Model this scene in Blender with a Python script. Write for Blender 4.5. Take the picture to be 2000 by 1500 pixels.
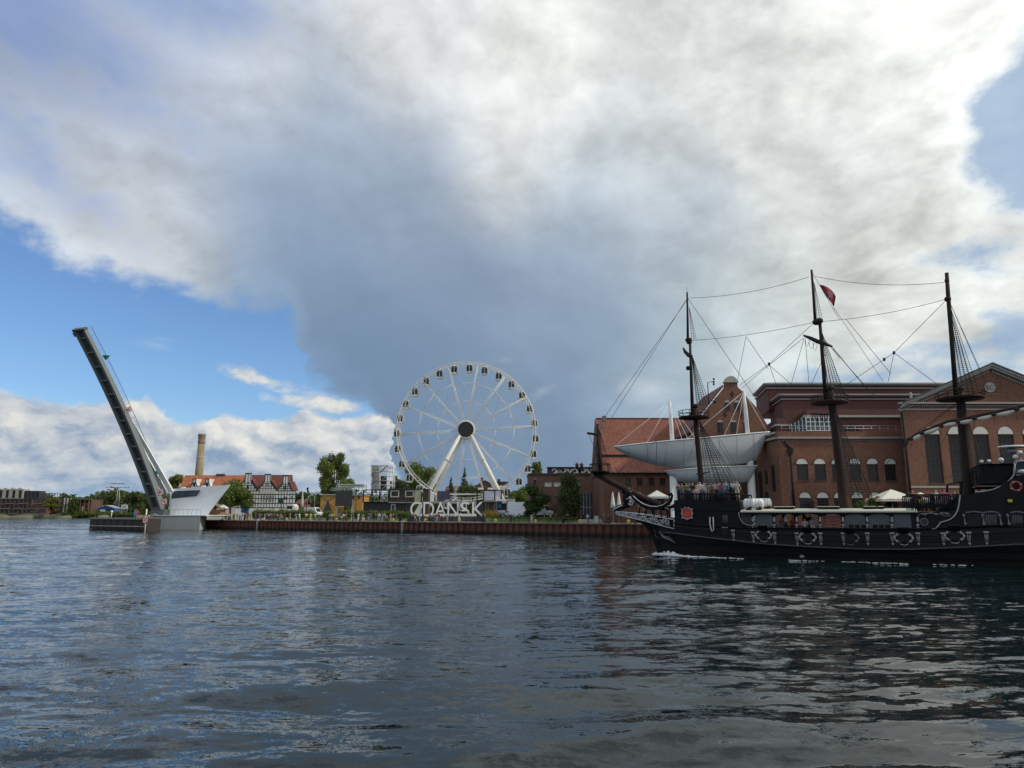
import bpy, bmesh, math, random
import numpy as np
from mathutils import Vector, Matrix
R = math.radians
for o in list(bpy.data.objects):
    bpy.data.objects.remove(o)
scene = bpy.context.scene
COL = scene.collection
rnd = random.Random(7)

# ------------------------------------------------------------------ camera
FPX = 1387.0            # focal length in pixels of the 2000 x 1500 photograph
CAM_H = 4.0             # eye height above the water
PITCH = math.atan(251.0 / FPX)
CT, ST = math.cos(PITCH), math.sin(PITCH)
cam_data = bpy.data.cameras.new("camera")
cam_data.sensor_width = 36.0
cam_data.lens = 36.0 * FPX / 2000.0
cam_data.clip_start = 0.1
cam_data.clip_end = 6000.0
cam = bpy.data.objects.new("camera", cam_data)
COL.objects.link(cam)
cam.location = (0, 0, CAM_H)
cam.rotation_euler = (math.pi / 2 + PITCH, 0, 0)
scene.camera = cam

scene.render.engine = 'CYCLES'
scene.cycles.use_denoising = True
scene.cycles.denoiser = 'OPENIMAGEDENOISE'
scene.cycles.denoising_input_passes = 'RGB_ALBEDO_NORMAL'
scene.cycles.denoising_prefilter = 'ACCURATE'
scene.cycles.use_adaptive_sampling = True
scene.cycles.adaptive_threshold = 0.009
scene.cycles.adaptive_min_samples = 20
scene.cycles.max_bounces = 6
scene.cycles.diffuse_bounces = 2
scene.cycles.glossy_bounces = 3
scene.cycles.transmission_bounces = 3
scene.cycles.transparent_max_bounces = 6
scene.cycles.caustics_reflective = False
scene.cycles.caustics_refractive = False
scene.view_settings.view_transform = 'Standard'
scene.view_settings.look = 'None'
scene.view_settings.gamma = 1.0
scene.view_settings.exposure = 0.15
scene.view_settings.use_curve_mapping = False

# pixel of the photograph -> direction; the distance always comes from a plane in the place
def pdir(x, y):
    u = (x - 1000.0) / FPX
    v = (750.0 - y) / FPX
    return Vector((u, CT - v * ST, ST + v * CT))
def P(x, y, Y):                       # on the upright plane at distance Y
    d = pdir(x, y)
    k = Y / d.y
    return Vector((d.x * k, Y, CAM_H + d.z * k))
def ZY(y, Y):
    return P(1000, y, Y).z
def XY(x, Y, y=1001):
    return P(x, y, Y).x
def G(x, y, z):                       # on the level plane z
    d = pdir(x, y)
    k = (z - CAM_H) / d.z
    return Vector((d.x * k, d.y * k, z))

# ------------------------------------------------------------------ sky and sun
SUN_AZ, SUN_EL = 101.0, 38.0           # degrees right of the view axis, above the horizon
class E:                              # small expression helper for shader nodes
    tree = None
    def __init__(s, sock): s.s = sock
    @staticmethod
    def link(a, inp):
        if isinstance(a, E): E.tree.links.new(a.s, inp)
        elif isinstance(a, (tuple, list, Vector)): inp.default_value = tuple(a)
        else: inp.default_value = a
    @staticmethod
    def m(op, a, b=0.0, c=0.0, clamp=False):
        n = E.tree.nodes.new('ShaderNodeMath'); n.operation = op; n.use_clamp = clamp
        E.link(a, n.inputs[0]); E.link(b, n.inputs[1]); E.link(c, n.inputs[2])
        return E(n.outputs[0])
    def __add__(a, b): return E.m('ADD', a, b)
    __radd__ = __add__
    def __sub__(a, b): return E.m('SUBTRACT', a, b)
    def __rsub__(a, b): return E.m('SUBTRACT', b, a)
    def __mul__(a, b): return E.m('MULTIPLY', a, b)
    __rmul__ = __mul__
    def __truediv__(a, b): return E.m('DIVIDE', a, b)
    def __rtruediv__(a, b): return E.m('DIVIDE', b, a)
    @staticmethod
    def v(op, a, b=(0, 0, 0), scale=None):
        n = E.tree.nodes.new('ShaderNodeVectorMath'); n.operation = op
        E.link(a, n.inputs[0]); E.link(b, n.inputs[1])
        if scale is not None: E.link(scale, n.inputs['Scale'])
        return E(n.outputs[1] if op in ('DISTANCE', 'LENGTH', 'DOT_PRODUCT') else n.outputs[0])
    @staticmethod
    def comb(x, y, z):
        n = E.tree.nodes.new('ShaderNodeCombineXYZ')
        for i, q in enumerate((x, y, z)): E.link(q, n.inputs[i])
        return E(n.outputs[0])
    @staticmethod
    def sep(a):
        n = E.tree.nodes.new('ShaderNodeSeparateXYZ'); E.link(a, n.inputs[0])
        return E(n.outputs[0]), E(n.outputs[1]), E(n.outputs[2])
    @staticmethod
    def noise(vec, scale, detail=4.0, rough=0.55, dist=0.0, lac=2.0, color=False):
        n = E.tree.nodes.new('ShaderNodeTexNoise')
        E.link(vec, n.inputs['Vector']); n.inputs['Scale'].default_value = scale
        n.inputs['Detail'].default_value = detail; n.inputs['Roughness'].default_value = rough
        n.inputs['Lacunarity'].default_value = lac; n.inputs['Distortion'].default_value = dist
        return E(n.outputs['Color' if color else 'Fac'])
    @staticmethod
    def smooth(a, lo, hi):
        n = E.tree.nodes.new('ShaderNodeMapRange'); n.interpolation_type = 'SMOOTHSTEP'
        E.link(a, n.inputs[0]); n.inputs[1].default_value = lo; n.inputs[2].default_value = hi
        return E(n.outputs[0])
    @staticmethod
    def mix(f, a, b):
        n = E.tree.nodes.new('ShaderNodeMix'); n.data_type = 'RGBA'
        E.link(f, n.inputs['Factor'])
        for q, i in ((a, 6), (b, 7)):
            if isinstance(q, (tuple, list)) and len(q) == 3: q = tuple(q) + (1,)
            E.link(q, n.inputs[i])
        return E(n.outputs[2])

def lin(r, g, b):                     # 8 bit colour -> linear
    f = lambda c: (c / 255.0) / 12.92 if c <= 10 else ((c / 255.0 + 0.055) / 1.055) ** 2.4
    return (f(r), f(g), f(b))

def build_world():
    w = bpy.data.worlds.new("World"); scene.world = w; w.use_nodes = True
    nt = w.node_tree; nt.nodes.clear(); E.tree = nt
    out = nt.nodes.new('ShaderNodeOutputWorld'); bg = nt.nodes.new('ShaderNodeBackground')
    nt.links.new(bg.outputs[0], out.inputs[0])
    w.cycles.sampling_method = 'MANUAL'; w.cycles.sample_map_resolution = 512
    STR = 0.1
    bg.inputs[1].default_value = STR
    tc = nt.nodes.new('ShaderNodeTexCoord'); d = E(tc.outputs['Generated'])
    sky = nt.nodes.new('ShaderNodeTexSky'); sky.sky_type = 'NISHITA'; sky.sun_disc = False
    sky.sun_elevation = R(SUN_EL); sky.sun_rotation = R(SUN_AZ)
    sky.air_density = 1.0; sky.dust_density = 0.6; sky.ozone_density = 2.0
    dx, dy, dz = E.sep(d)
    az = E.m('ARCTAN2', dx, dy); el = E.m('ARCSINE', dz)
    p = E.comb(az, el, 0.0)
    def ang(x, y):
        q = pdir(x, y).normalized()
        return (math.atan2(q.x, q.y), math.asin(q.z))
    # billow detail in direction space, a little flattened towards the horizon
    dn = E.v('MULTIPLY', d, (1.0, 1.0, 1.35))
    w1 = E.v('SUBTRACT', E.noise(dn, 3.0, 4.0, 0.5, color=True), (0.5, 0.5, 0.5))
    dw = E.v('ADD', dn, E.v('SCALE', w1, scale=0.10))
    fine = E.noise(dw, 6.0, 9.0, 0.61)
    rel_a = E.noise(dw, 4.6, 8.0, 0.56); rel_b = E.noise(E.v('ADD', dw, (0.016, 0.0, 0.026)), 4.6, 8.0, 0.56)
    relief = rel_a - rel_b                             # lit / shaded sides
    cells = E.noise(E.v('MULTIPLY', dw, (1, 1, 1.6)), 17.0, 5.0, 0.55)
    pw = E.v('ADD', p, E.v('MULTIPLY', w1, (0.10, 0.07, 0)))
    pe = E.v('ADD', p, E.v('MULTIPLY', E.v('SUBTRACT', E.noise(dn, 10.0, 6.0, 0.6, color=True), (0.5, 0.5, 0.5)), (0.075, 0.055, 0)))
    paz, pel, _ = E.sep(pe)
    # cloud colours known at a number of places, blended between them
    ctrl = [(-150, 150, 150, 165, 195), (60, 60, 140, 158, 195), (280, 110, 160, 172, 198), (480, 130, 208, 211, 216), (430, 40, 150, 168, 200),
            (800, 100, 214, 216, 218), (1050, 180, 221, 222, 220), (1350, 110, 214, 216, 215), (1560, 190, 214, 216, 214),
            (1800, 110, 222, 222, 219), (1850, 260, 214, 216, 214), (1600, 350, 204, 207, 206), (1930, 430, 206, 209, 208),
            (1250, 320, 192, 198, 203), (1000, 300, 214, 216, 216), (120, 220, 166, 177, 198), (60, 330, 170, 182, 201), (200, 410, 202, 206, 212),
            (330, 400, 180, 188, 200), (480, 330, 142, 160, 188), (640, 260, 152, 168, 190), (560, 480, 130, 151, 180), (800, 450, 127, 147, 176),
            (820, 360, 150, 165, 186), (620, 580, 124, 146, 176), (900, 560, 124, 144, 174), (660, 680, 100, 127, 163), (800, 740, 112, 136, 168),
            (1100, 400, 160, 175, 193), (1300, 480, 166, 178, 192), (1100, 560, 136, 155, 182), (1160, 720, 122, 144, 174),
            (960, 840, 118, 140, 170), (820, 880, 104, 128, 162), (1080, 920, 108, 132, 163), (1300, 720, 156, 174, 190),
            (1300, 880, 138, 158, 180), (1420, 640, 172, 184, 192), (1520, 560, 202, 206, 204), (1720, 600, 204, 206, 203),
            (1560, 720, 190, 198, 198), (1850, 560, 208, 210, 206), (2150, 400, 204, 208, 208), (2100, 700, 196, 203, 205)]
    acc = None; wsum = None
    for (x, y, r, g, b) in ctrl:
        r, g, b = r + 0.05 * max(0, b - r), g + 0.01 * max(0, b - r), b - 0.10 * max(0, b - r)
        a, e = ang(x, y)
        dist = E.v('DISTANCE', pw, (a, e, 0))
        wgt = E.smooth(dist, 0.20, 0.0); wgt = wgt * wgt
        c = E.v('SCALE', lin(r, g, b), scale=wgt)
        acc = c if acc is None else E.v('ADD', acc, c)
        wsum = wgt if wsum is None else wsum + wgt
    base = lin(196, 201, 204)
    acc = E.v('ADD', acc, tuple(0.004 * q for q in base)); wsum = wsum + 0.004
    ccol = E.v('SCALE', acc, scale=1.0 / wsum)
    # billows: broken cells on the bright right hand deck, soft in the dark middle
    lumv = E.v('DOT_PRODUCT', ccol, (0.33, 0.34, 0.33))
    amp = E.smooth(lumv, 0.20, 0.62) * 0.85 + 0.15
    rgt = E.smooth(az, 0.12, 0.45) * 0.75 + 0.25
    det = (fine - 0.5) * amp * 0.42 + relief * amp * 1.8 + (cells - 0.5) * amp * rgt * 0.58 + 1.03
    ccol = E.v('SCALE', ccol, scale=det)
    # openings in the deck where the blue sky shows
    def half(x0, y0, x1, y1, s=1.0):                   # signed distance, positive left of the line in the picture sense
        a0, e0 = ang(x0, y0); a1, e1 = ang(x1, y1)
        L = math.hypot(a1 - a0, e1 - e0); nx, ny = -(e1 - e0) / L, (a1 - a0) / L
        return (paz * (nx * s) + pel * (ny * s)) - (a0 * nx + e0 * ny) * s
    mn = lambda a, b: E.m('MINIMUM', a, b)
    mx = lambda a, b: E.m('MAXIMUM', a, b)
    def ell(x, y, rx, ry, rot=0.0):
        a, e = ang(x, y); q = E.v('SUBTRACT', pw, (a, e, 0)); qx, qy, _ = E.sep(q)
        c, s_ = math.cos(R(rot)), math.sin(R(rot))
        X = (qx * c + qy * s_) / (rx / FPX); Y = (qy * c - qx * s_) / (ry / FPX)
        return (1.0 - E.m('SQRT', X * X + Y * Y)) * (min(rx, ry) / FPX)
    def ramp(pts):                                     # piecewise line: azimuth -> elevation
        n = nt.nodes.new('ShaderNodeValToRGB'); n.color_ramp.interpolation = 'LINEAR'
        q = sorted(((ang(x, y)[0] + 0.9) / 1.8, max(0.0, ang(x, y)[1])) for x, y in pts)
        el_ = n.color_ramp.elements
        while len(el_) < len(q): el_.new(0.5)
        for e, (a_, v_) in zip(el_, q): e.position = a_; e.color = (v_, v_, v_, 1)
        E.link((paz + 0.9) / 1.8, n.inputs[0])
        return E(n.outputs[0])
    deck_low = ramp([(-200,330),(0,412),(60,440),(130,512),(250,548),(350,562),(450,585),(545,600),(580,660),(592,725),(640,752),(715,790),(762,900),(790,1010)])
    hole = deck_low - pel
    hf = hole + (fine - 0.5) * 0.10 + (cells - 0.5) * 0.05
    hmask = E.smooth(hf, -0.018, 0.016)
    hr = mx(ell(2035, 215, 140, 112, 75), mx(ell(1940, 668, 190, 36, 8), ell(1770, 738, 130, 26, 4)))
    hr = mx(hr, ell(1900, 478, 26, 10, 0))
    hrf = hr + (fine - 0.5) * 0.14 + (cells - 0.5) * 0.07
    hmask2 = E.smooth(hrf, -0.014, 0.022) * 0.75
    blue = E(sky.outputs[0])
    blue = E.v('MULTIPLY', blue, (0.80, 1.0, 1.22))
    # the sun stands behind the deck at the upper right: the cloud before it glows
    ga, ge = ang(1830, 60)
    gd = E.v('DISTANCE', p, (ga, ge, 0))
    glow = E.m('EXPONENT', gd * gd * (-1.0 / 0.15 ** 2)) * 0.22 + 1.0
    ccol = E.v('SCALE', ccol, scale=glow)
    rim = E.smooth(mx(hf, hrf), -0.07, -0.004) * 0.12 + 1.0
    ccol = E.v('SCALE', ccol, scale=rim)
    ccol = E.v('MULTIPLY', ccol, (0.99 / STR, 1.0 / STR, 0.995 / STR))
    skyc = E.mix(hmask, ccol, blue)
    skyc = E.mix(hmask2, skyc, tuple(q / STR for q in lin(128, 160, 196)))
    # thin places in the deck at the upper left
    thin = mx(mx(ell(40, 50, 260, 90, -15), ell(430, 25, 170, 45, 0)), mx(ell(60, 290, 190, 40, -32), ell(230, 150, 90, 50, -30)))
    skyc = E.mix(E.smooth(thin + (fine - 0.5) * 0.16 + relief * 0.25, -0.02, 0.05) * 0.55, skyc, tuple(q / STR for q in lin(112, 140, 190)))
    # a few thin wisps in the opening and small scraps by the wheel
    wis = mx(mx(ell(325, 684, 34, 7, -8), ell(345, 670, 26, 5, 0)), mx(ell(975, 705, 34, 9, 0), mx(ell(1045, 772, 44, 20, 20), ell(440, 725, 10, 6))))
    wis = mx(wis, mx(ell(60, 478, 110, 8, -12), mx(ell(1270, 755, 60, 26, 0), ell(1480, 700, 110, 30, 10))))
    wm = E.smooth(wis + (fine - 0.5) * 0.05, -0.004, 0.026) * 0.6
    skyc = E.mix(wm, skyc, tuple(q / STR for q in lin(200, 208, 214)))
    # cumulus bank low over the left bank
    cp = E.comb(paz * 1.0, pel * 1.7, 0.3)
    cn = E.noise(cp, 8.0, 8.0, 0.58); cn2 = E.noise(E.v('ADD', cp, (0.010, 0.020, 0)), 8.0, 8.0, 0.58)
    bank_top = ramp([(-250,740),(0,752),(90,768),(180,772),(285,776),(300,800),(350,834),(400,838),(440,815),(560,806),(700,806),(765,818),(776,1010)])
    bank = mx(bank_top - pel, mx(ell(548, 748, 62, 11, -16), mx(ell(668, 795, 40, 18, -8), ell(595, 785, 32, 8, -4))))
    bf = bank + (cn - 0.5) * 0.065
    bmask = E.smooth(bf, -0.003, 0.009)
    lit = E.m('ADD', (cn - cn2) * 4.0 + 0.46, E.smooth(bf, 0.06, 0.0) * 0.25, clamp=True)
    bcol = E.mix(lit, lin(132, 152, 178), lin(220, 220, 215))
    low = E.smooth(el, 0.085, 0.0)
    bcol = E.mix(low * 0.6, bcol, lin(146, 171, 196))
    puff = mx(mx(ell(518, 882, 40, 32, 0), ell(690, 860, 74, 20, 0)), mx(ell(90, 970, 50, 22, 0), ell(350, 912, 26, 20)))
    pm = E.smooth(puff + (cn - 0.5) * 0.05, -0.004, 0.016)
    bcol = E.mix(pm * 0.75, bcol, E.mix(lit, lin(168, 180, 194), lin(226, 225, 218)))
    shd = mx(ell(505, 926, 64, 16, 0), mx(ell(720, 912, 60, 12, 8), ell(130, 806, 60, 9, -4)))
    bcol = E.mix(E.smooth(shd + (cn - 0.5) * 0.05, -0.01, 0.02) * 0.8, bcol, lin(118, 142, 174))
    bcol = E.v('SCALE', bcol, scale=1.0 / STR)
    skyc = E.mix(bmask, skyc, bcol)
    E.link(skyc, bg.inputs[0])
build_world()
sun_data = bpy.data.lights.new("sun", 'SUN'); sun_data.energy = 2.0; sun_data.angle = R(3.0)
sun_data.color = (1.0, 0.93, 0.82)
sun = bpy.data.objects.new("sun", sun_data); COL.objects.link(sun)
sd = Vector((math.sin(R(SUN_AZ)) * math.cos(R(SUN_EL)), math.cos(R(SUN_AZ)) * math.cos(R(SUN_EL)), math.sin(R(SUN_EL))))
sun.rotation_euler = (-sd).to_track_quat('-Z', 'Y').to_euler()
# ------------------------------------------------------------------ helpers
class MB:
    """collects shapes; build() links them as one mesh object"""
    def __init__(s): s.v = []; s.f = []; s.m = []; s.sm = []; s.cm = 0; s.csm = False
    def add(s, vs, fs, smooth=None):
        b = len(s.v); s.v.extend([tuple(q) for q in vs])
        for f in fs:
            s.f.append([i + b for i in f]); s.m.append(s.cm); s.sm.append(s.csm if smooth is None else smooth)
    def box(s, x0, y0, z0, x1, y1, z1):
        s.add([(x0,y0,z0),(x1,y0,z0),(x1,y1,z0),(x0,y1,z0),(x0,y0,z1),(x1,y0,z1),(x1,y1,z1),(x0,y1,z1)],
              [(0,3,2,1),(4,5,6,7),(0,1,5,4),(1,2,6,5),(2,3,7,6),(3,0,4,7)]); return s
    def obox(s, o, ax, ay, az):       # corner o and three edge vectors
        o = Vector(o); ax = Vector(ax); ay = Vector(ay); az = Vector(az)
        s.add([o, o+ax, o+ax+ay, o+ay, o+az, o+ax+az, o+ax+ay+az, o+ay+az],
              [(0,3,2,1),(4,5,6,7),(0,1,5,4),(1,2,6,5),(2,3,7,6),(3,0,4,7)]); return s
    def bar(s, a, b, w, h=None, up=(0,0,1)):
        a = Vector(a); b = Vector(b); h = h or w; d = (b - a)
        if d.length < 1e-6: return s
        d.normalize(); up = Vector(up)
        if abs(d.dot(up)) > 0.98: up = Vector((0,1,0))
        x = d.cross(up).normalized(); y = x.cross(d)
        return s.obox(a - x*w/2 - y*h/2, x*w, y*h, b - a)
    def tube(s, pts, r, n=6, cap=True, smooth=True):
        pts = [Vector(q) for q in pts]; k = len(pts)
        rs = r if isinstance(r, (list, tuple)) else [r]*k
        b = len(s.v); ref = None
        for i, q in enumerate(pts):
            t = (pts[min(i+1,k-1)] - pts[max(i-1,0)])
            if t.length < 1e-9: t = Vector((0,0,1))
            t.normalize()
            if ref is None:
                ref = Vector((0,0,1)) if abs(t.z) < 0.9 else Vector((1,0,0))
            x = (ref - t*ref.dot(t))
            if x.length < 1e-6: x = t.orthogonal()
            x.normalize(); y = t.cross(x); ref = x
            for j in range(n):
                a = 2*math.pi*j/n
                s.v.append(tuple(q + (x*math.cos(a) + y*math.sin(a))*rs[i]))
        for i in range(k-1):
            for j in range(n):
                j2 = (j+1) % n
                s.f.append([b+i*n+j, b+i*n+j2, b+(i+1)*n+j2, b+(i+1)*n+j]); s.m.append(s.cm); s.sm.append(smooth)
        if cap:
            s.f.append([b+j for j in reversed(range(n))]); s.m.append(s.cm); s.sm.append(False)
            s.f.append([b+(k-1)*n+j for j in range(n)]); s.m.append(s.cm); s.sm.append(False)
        return s
    def lathe(s, prof, c=(0,0,0), n=12, axis='z', smooth=True, cap=True):
        c = Vector(c); b = len(s.v); k = len(prof)
        for (r, z) in prof:
            for j in range(n):
                a = 2*math.pi*j/n; p = (r*math.cos(a), r*math.sin(a), z)
                if axis == 'y': p = (p[0], p[2], p[1])
                elif axis == 'x': p = (p[2], p[0], p[1])
                s.v.append(tuple(c + Vector(p)))
        for i in range(k-1):
            for j in range(n):
                j2 = (j+1) % n
                s.f.append([b+i*n+j, b+i*n+j2, b+(i+1)*n+j2, b+(i+1)*n+j]); s.m.append(s.cm); s.sm.append(smooth)
        if cap:
            s.f.append([b+j for j in reversed(range(n))]); s.m.append(s.cm); s.sm.append(False)
            s.f.append([b+(k-1)*n+j for j in range(n)]); s.m.append(s.cm); s.sm.append(False)
        return s
    def prism(s, poly, ext):          # planar polygon of 3d points, extruded by ext
        poly = [Vector(q) for q in poly]; ext = Vector(ext); n = len(poly)
        s.add(poly + [q+ext for q in poly], [list(range(n)), [n+i for i in reversed(range(n))]] +
              [[i, n+i, n+(i+1) % n, (i+1) % n] for i in range(n)]); return s
    def sphere(s, c, r, n=8, sc=(1,1,1)):
        prof = [(max(1e-4, math.sin(math.pi*i/n*1.0)), -math.cos(math.pi*i/n)) for i in range(n+1)]
        b = len(s.v); s.lathe([(q[0]*r, q[1]*r) for q in prof], (0,0,0), max(6,n), cap=False)
        for i in range(b, len(s.v)):
            q = s.v[i]; s.v[i] = (c[0]+q[0]*sc[0], c[1]+q[1]*sc[1], c[2]+q[2]*sc[2])
        return s
    def grid(s, rows, smooth=True, closed=False):
        b = len(s.v); n = len(rows[0])
        for r in rows: s.v.extend([tuple(q) for q in r])
        for i in range(len(rows)-1):
            for j in range(n if closed else n-1):
                j2 = (j+1) % n
                s.f.append([b+i*n+j, b+i*n+j2, b+(i+1)*n+j2, b+(i+1)*n+j]); s.m.append(s.cm); s.sm.append(smooth)
        return s
    def mesh(s, name, mats=()):
        me = bpy.data.meshes.new(name); me.from_pydata(s.v, [], s.f)
        for m in (mats if isinstance(mats, (list, tuple)) else [mats]): me.materials.append(m)
        me.polygons.foreach_set('material_index', s.m); me.polygons.foreach_set('use_smooth', s.sm)
        me.update(); return me
    def build(s, name, mats, parent=None, fix=True):
        me = s.mesh(name, mats)
        if fix:
            bm = bmesh.new(); bm.from_mesh(me); bmesh.ops.recalc_face_normals(bm, faces=bm.faces); bm.to_mesh(me); bm.free()
        o = bpy.data.objects.new(name, me); COL.objects.link(o)
        if parent is not None: put(o, parent)
        return o
def worldmat(o):
    m = o.matrix_basis.copy()
    if o.parent is not None: m = worldmat(o.parent) @ o.matrix_parent_inverse @ m
    return m
def put(o, parent):                   # parent without moving: the mesh keeps its world coordinates
    o.parent = parent; o.matrix_parent_inverse = worldmat(parent).inverted()
    return o
def tag(o, label=None, cat=None, group=None, kind=None):
    if label: o['label'] = label
    if cat: o['category'] = cat
    if group: o['group'] = group
    if kind: o['kind'] = kind
    return o
def thing(name, label, cat, loc=(0,0,0), group=None, rz=0.0):
    o = bpy.data.objects.new(name, None); o.empty_display_size = 0.3; COL.objects.link(o)
    o.location = loc; o.rotation_euler = (0, 0, rz)
    return tag(o, label, cat, group)
def dup(root, loc=None, rz=None, label=None, parent=None):
    r = root.copy(); COL.objects.link(r)
    if loc is not None: r.location = loc
    if rz is not None: r.rotation_euler = (0, 0, rz)
    if label: r['label'] = label
    if parent is not None: r.parent = parent
    def kids(a, b):
        for ch in a.children:
            c = ch.copy(); COL.objects.link(c); c.parent = b; kids(ch, c)
    kids(root, r)
    return r
def inst(name, me, parent, mw):       # a piece that shares mesh data, placed at world matrix mw
    o = bpy.data.objects.new(name, me); COL.objects.link(o)
    if parent is not None:
        o.parent = parent; o.matrix_parent_inverse = worldmat(parent).inverted()
    o.matrix_basis = mw
    return o
T = Matrix.Translation

# ------------------------------------------------------------------ materials
_MC = {}
def mat(name, col, rough=0.6, metal=0.0, var=0.12, vs=1.5, bump=0.0, bs=8.0, spec=0.5, grime=0.0, streak=False, alpha=None, emit=None):
    """plain surface with mottling in world coordinates"""
    if name in _MC: return _MC[name]
    m = bpy.data.materials.new(name); m.use_nodes = True; nt = m.node_tree; E.tree = nt
    b = nt.nodes['Principled BSDF']; b.inputs['Roughness'].default_value = rough; b.inputs['Metallic'].default_value = metal
    b.inputs['Specular IOR Level'].default_value = spec
    g = nt.nodes.new('ShaderNodeNewGeometry'); p = E(g.outputs['Position'])
    c = (col[0], col[1], col[2], 1)
    if var > 0:
        pv = E.v('MULTIPLY', p, (1.0, 1.0, 0.25)) if streak else p
        n1 = E.noise(pv, vs, 5.0, 0.6)
        k = (n1 - 0.5) * (2.4 * var) + 1.0
        cc = E.v('SCALE', c[:3], scale=k)
        if grime > 0:
            n2 = E.noise(E.v('MULTIPLY', p, (1.0, 1.0, 0.3)), vs * 0.6, 6.0, 0.65)
            cc = E.mix(E.smooth(n2, 0.52, 0.75) * grime, cc, tuple(q * 0.45 for q in c[:3]))
        E.link(cc, b.inputs['Base Color'])
    else:
        b.inputs['Base Color'].default_value = c
    if bump > 0:
        bn = nt.nodes.new('ShaderNodeBump'); bn.inputs['Distance'].default_value = bump
        nt.links.new(E.noise(p, bs, 4.0, 0.6).s, bn.inputs['Height']); nt.links.new(bn.outputs[0], b.inputs['Normal'])
    if alpha is not None: b.inputs['Alpha'].default_value = alpha
    if emit: b.inputs['Emission Color'].default_value = (*emit[:3], 1); b.inputs['Emission Strength'].default_value = emit[3]
    _MC[name] = m; return m
def brickmat(name, c1, c2, mortar, bw=0.27, bh=0.085, var=0.35, vs=0.35, rough=0.85):
    if name in _MC: return _MC[name]
    m = bpy.data.materials.new(name); m.use_nodes = True; nt = m.node_tree; E.tree = nt
    b = nt.nodes['Principled BSDF']; b.inputs['Roughness'].default_value = rough; b.inputs['Specular IOR Level'].default_value = 0.25
    g = nt.nodes.new('ShaderNodeNewGeometry'); p = E(g.outputs['Position']); x, y, z = E.sep(p)
    uv = E.comb(x + y, z, 0.0)
    br = nt.nodes.new('ShaderNodeTexBrick'); E.link(uv, br.inputs['Vector'])
    br.inputs['Color1'].default_value = (*c1, 1); br.inputs['Color2'].default_value = (*c2, 1); br.inputs['Mortar'].default_value = (*mortar, 1)
    br.inputs['Scale'].default_value = 1.0; br.inputs['Brick Width'].default_value = bw; br.inputs['Row Height'].default_value = bh
    br.inputs['Mortar Size'].default_value = 0.009; br.inputs['Bias'].default_value = -0.1
    n1 = E.noise(p, vs, 6.0, 0.62); n3 = E.noise(E.v('MULTIPLY', p, (1, 1, 0.35)), vs * 3.2, 5.0, 0.6)
    sp = E.noise(E.v('MULTIPLY', p, (1, 1, 2.4)), 3.2, 4.0, 0.75)
    k = (n1 - 0.5) * (2.0 * var) + (sp - 0.5) * 1.7 + 0.97
    cc = E.v('SCALE', E(br.outputs['Color']), scale=k)
    cc = E.mix(E.smooth(n3, 0.55, 0.72) * 0.4, cc, tuple(q * 0.55 for q in c2))
    E.link(cc, b.inputs['Base Color'])
    bn = nt.nodes.new('ShaderNodeBump'); bn.inputs['Distance'].default_value = 0.01; bn.inputs['Strength'].default_value = 0.6
    nt.links.new((E(br.outputs['Fac']) * -1.0).s, bn.inputs['Height']); nt.links.new(bn.outputs[0], b.inputs['Normal'])
    _MC[name] = m; return m
def tilemat(name, c1, c2, row=0.33, colw=0.26, along='x', rough=0.75):
    """clay roof tiles: rows down the slope, rolls across"""
    if name in _MC: return _MC[name]
    m = bpy.data.materials.new(name); m.use_nodes = True; nt = m.node_tree; E.tree = nt
    b = nt.nodes['Principled BSDF']; b.inputs['Roughness'].default_value = rough
    g = nt.nodes.new('ShaderNodeNewGeometry'); p = E(g.outputs['Position']); x, y, z = E.sep(p)
    u = x if along == 'x' else y
    zr = E.m('FRACT', z / row)
    ur = E.m('FRACT', u / colw)
    cell = E.comb(E.m('FLOOR', u / colw), E.m('FLOOR', z / row), 0.0)
    wn = nt.nodes.new('ShaderNodeTexWhiteNoise'); wn.noise_dimensions = '2D'; E.link(cell, wn.inputs['Vector'])
    cc = E.mix(E(wn.outputs['Value']), c1, c2)
    n1 = E.noise(p, 0.5, 5.0, 0.6)
    cc = E.v('SCALE', cc, scale=(n1 - 0.5) * 0.9 + 1.0)
    edge = E.smooth(zr, 0.0, 0.28)
    cc = E.v('SCALE', cc, scale=edge * 0.45 + 0.55)
    E.link(cc, b.inputs['Base Color'])
    h = E.m('SINE', ur * math.pi) * 0.6 + zr * -0.5
    bn = nt.nodes.new('ShaderNodeBump'); bn.inputs['Distance'].default_value = 0.06
    nt.links.new(h.s, bn.inputs['Height']); nt.links.new(bn.outputs[0], b.inputs['Normal'])
    _MC[name] = m; return m
def glassmat(name, col=(0.02,0.025,0.03), rough=0.05, var=0.5):
    if name in _MC: return _MC[name]
    m = bpy.data.materials.new(name); m.use_nodes = True; nt = m.node_tree; E.tree = nt
    b = nt.nodes['Principled BSDF']; b.inputs['Roughness'].default_value = rough; b.inputs['IOR'].default_value = 1.45; b.inputs['Specular IOR Level'].default_value = 0.3
    g = nt.nodes.new('ShaderNodeNewGeometry'); p = E(g.outputs['Position'])
    n = E.noise(p, 0.9, 3.0, 0.5)
    E.link(E.v('SCALE', col, scale=(n - 0.5) * 2 * var + 1.0), b.inputs['Base Color'])
    bn = nt.nodes.new('ShaderNodeBump'); bn.inputs['Distance'].default_value = 0.02
    nt.links.new(E.noise(p, 1.3, 1.0, 0.5).s, bn.inputs['Height']); nt.links.new(bn.outputs[0], b.inputs['Normal'])
    _MC[name] = m; return m
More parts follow.
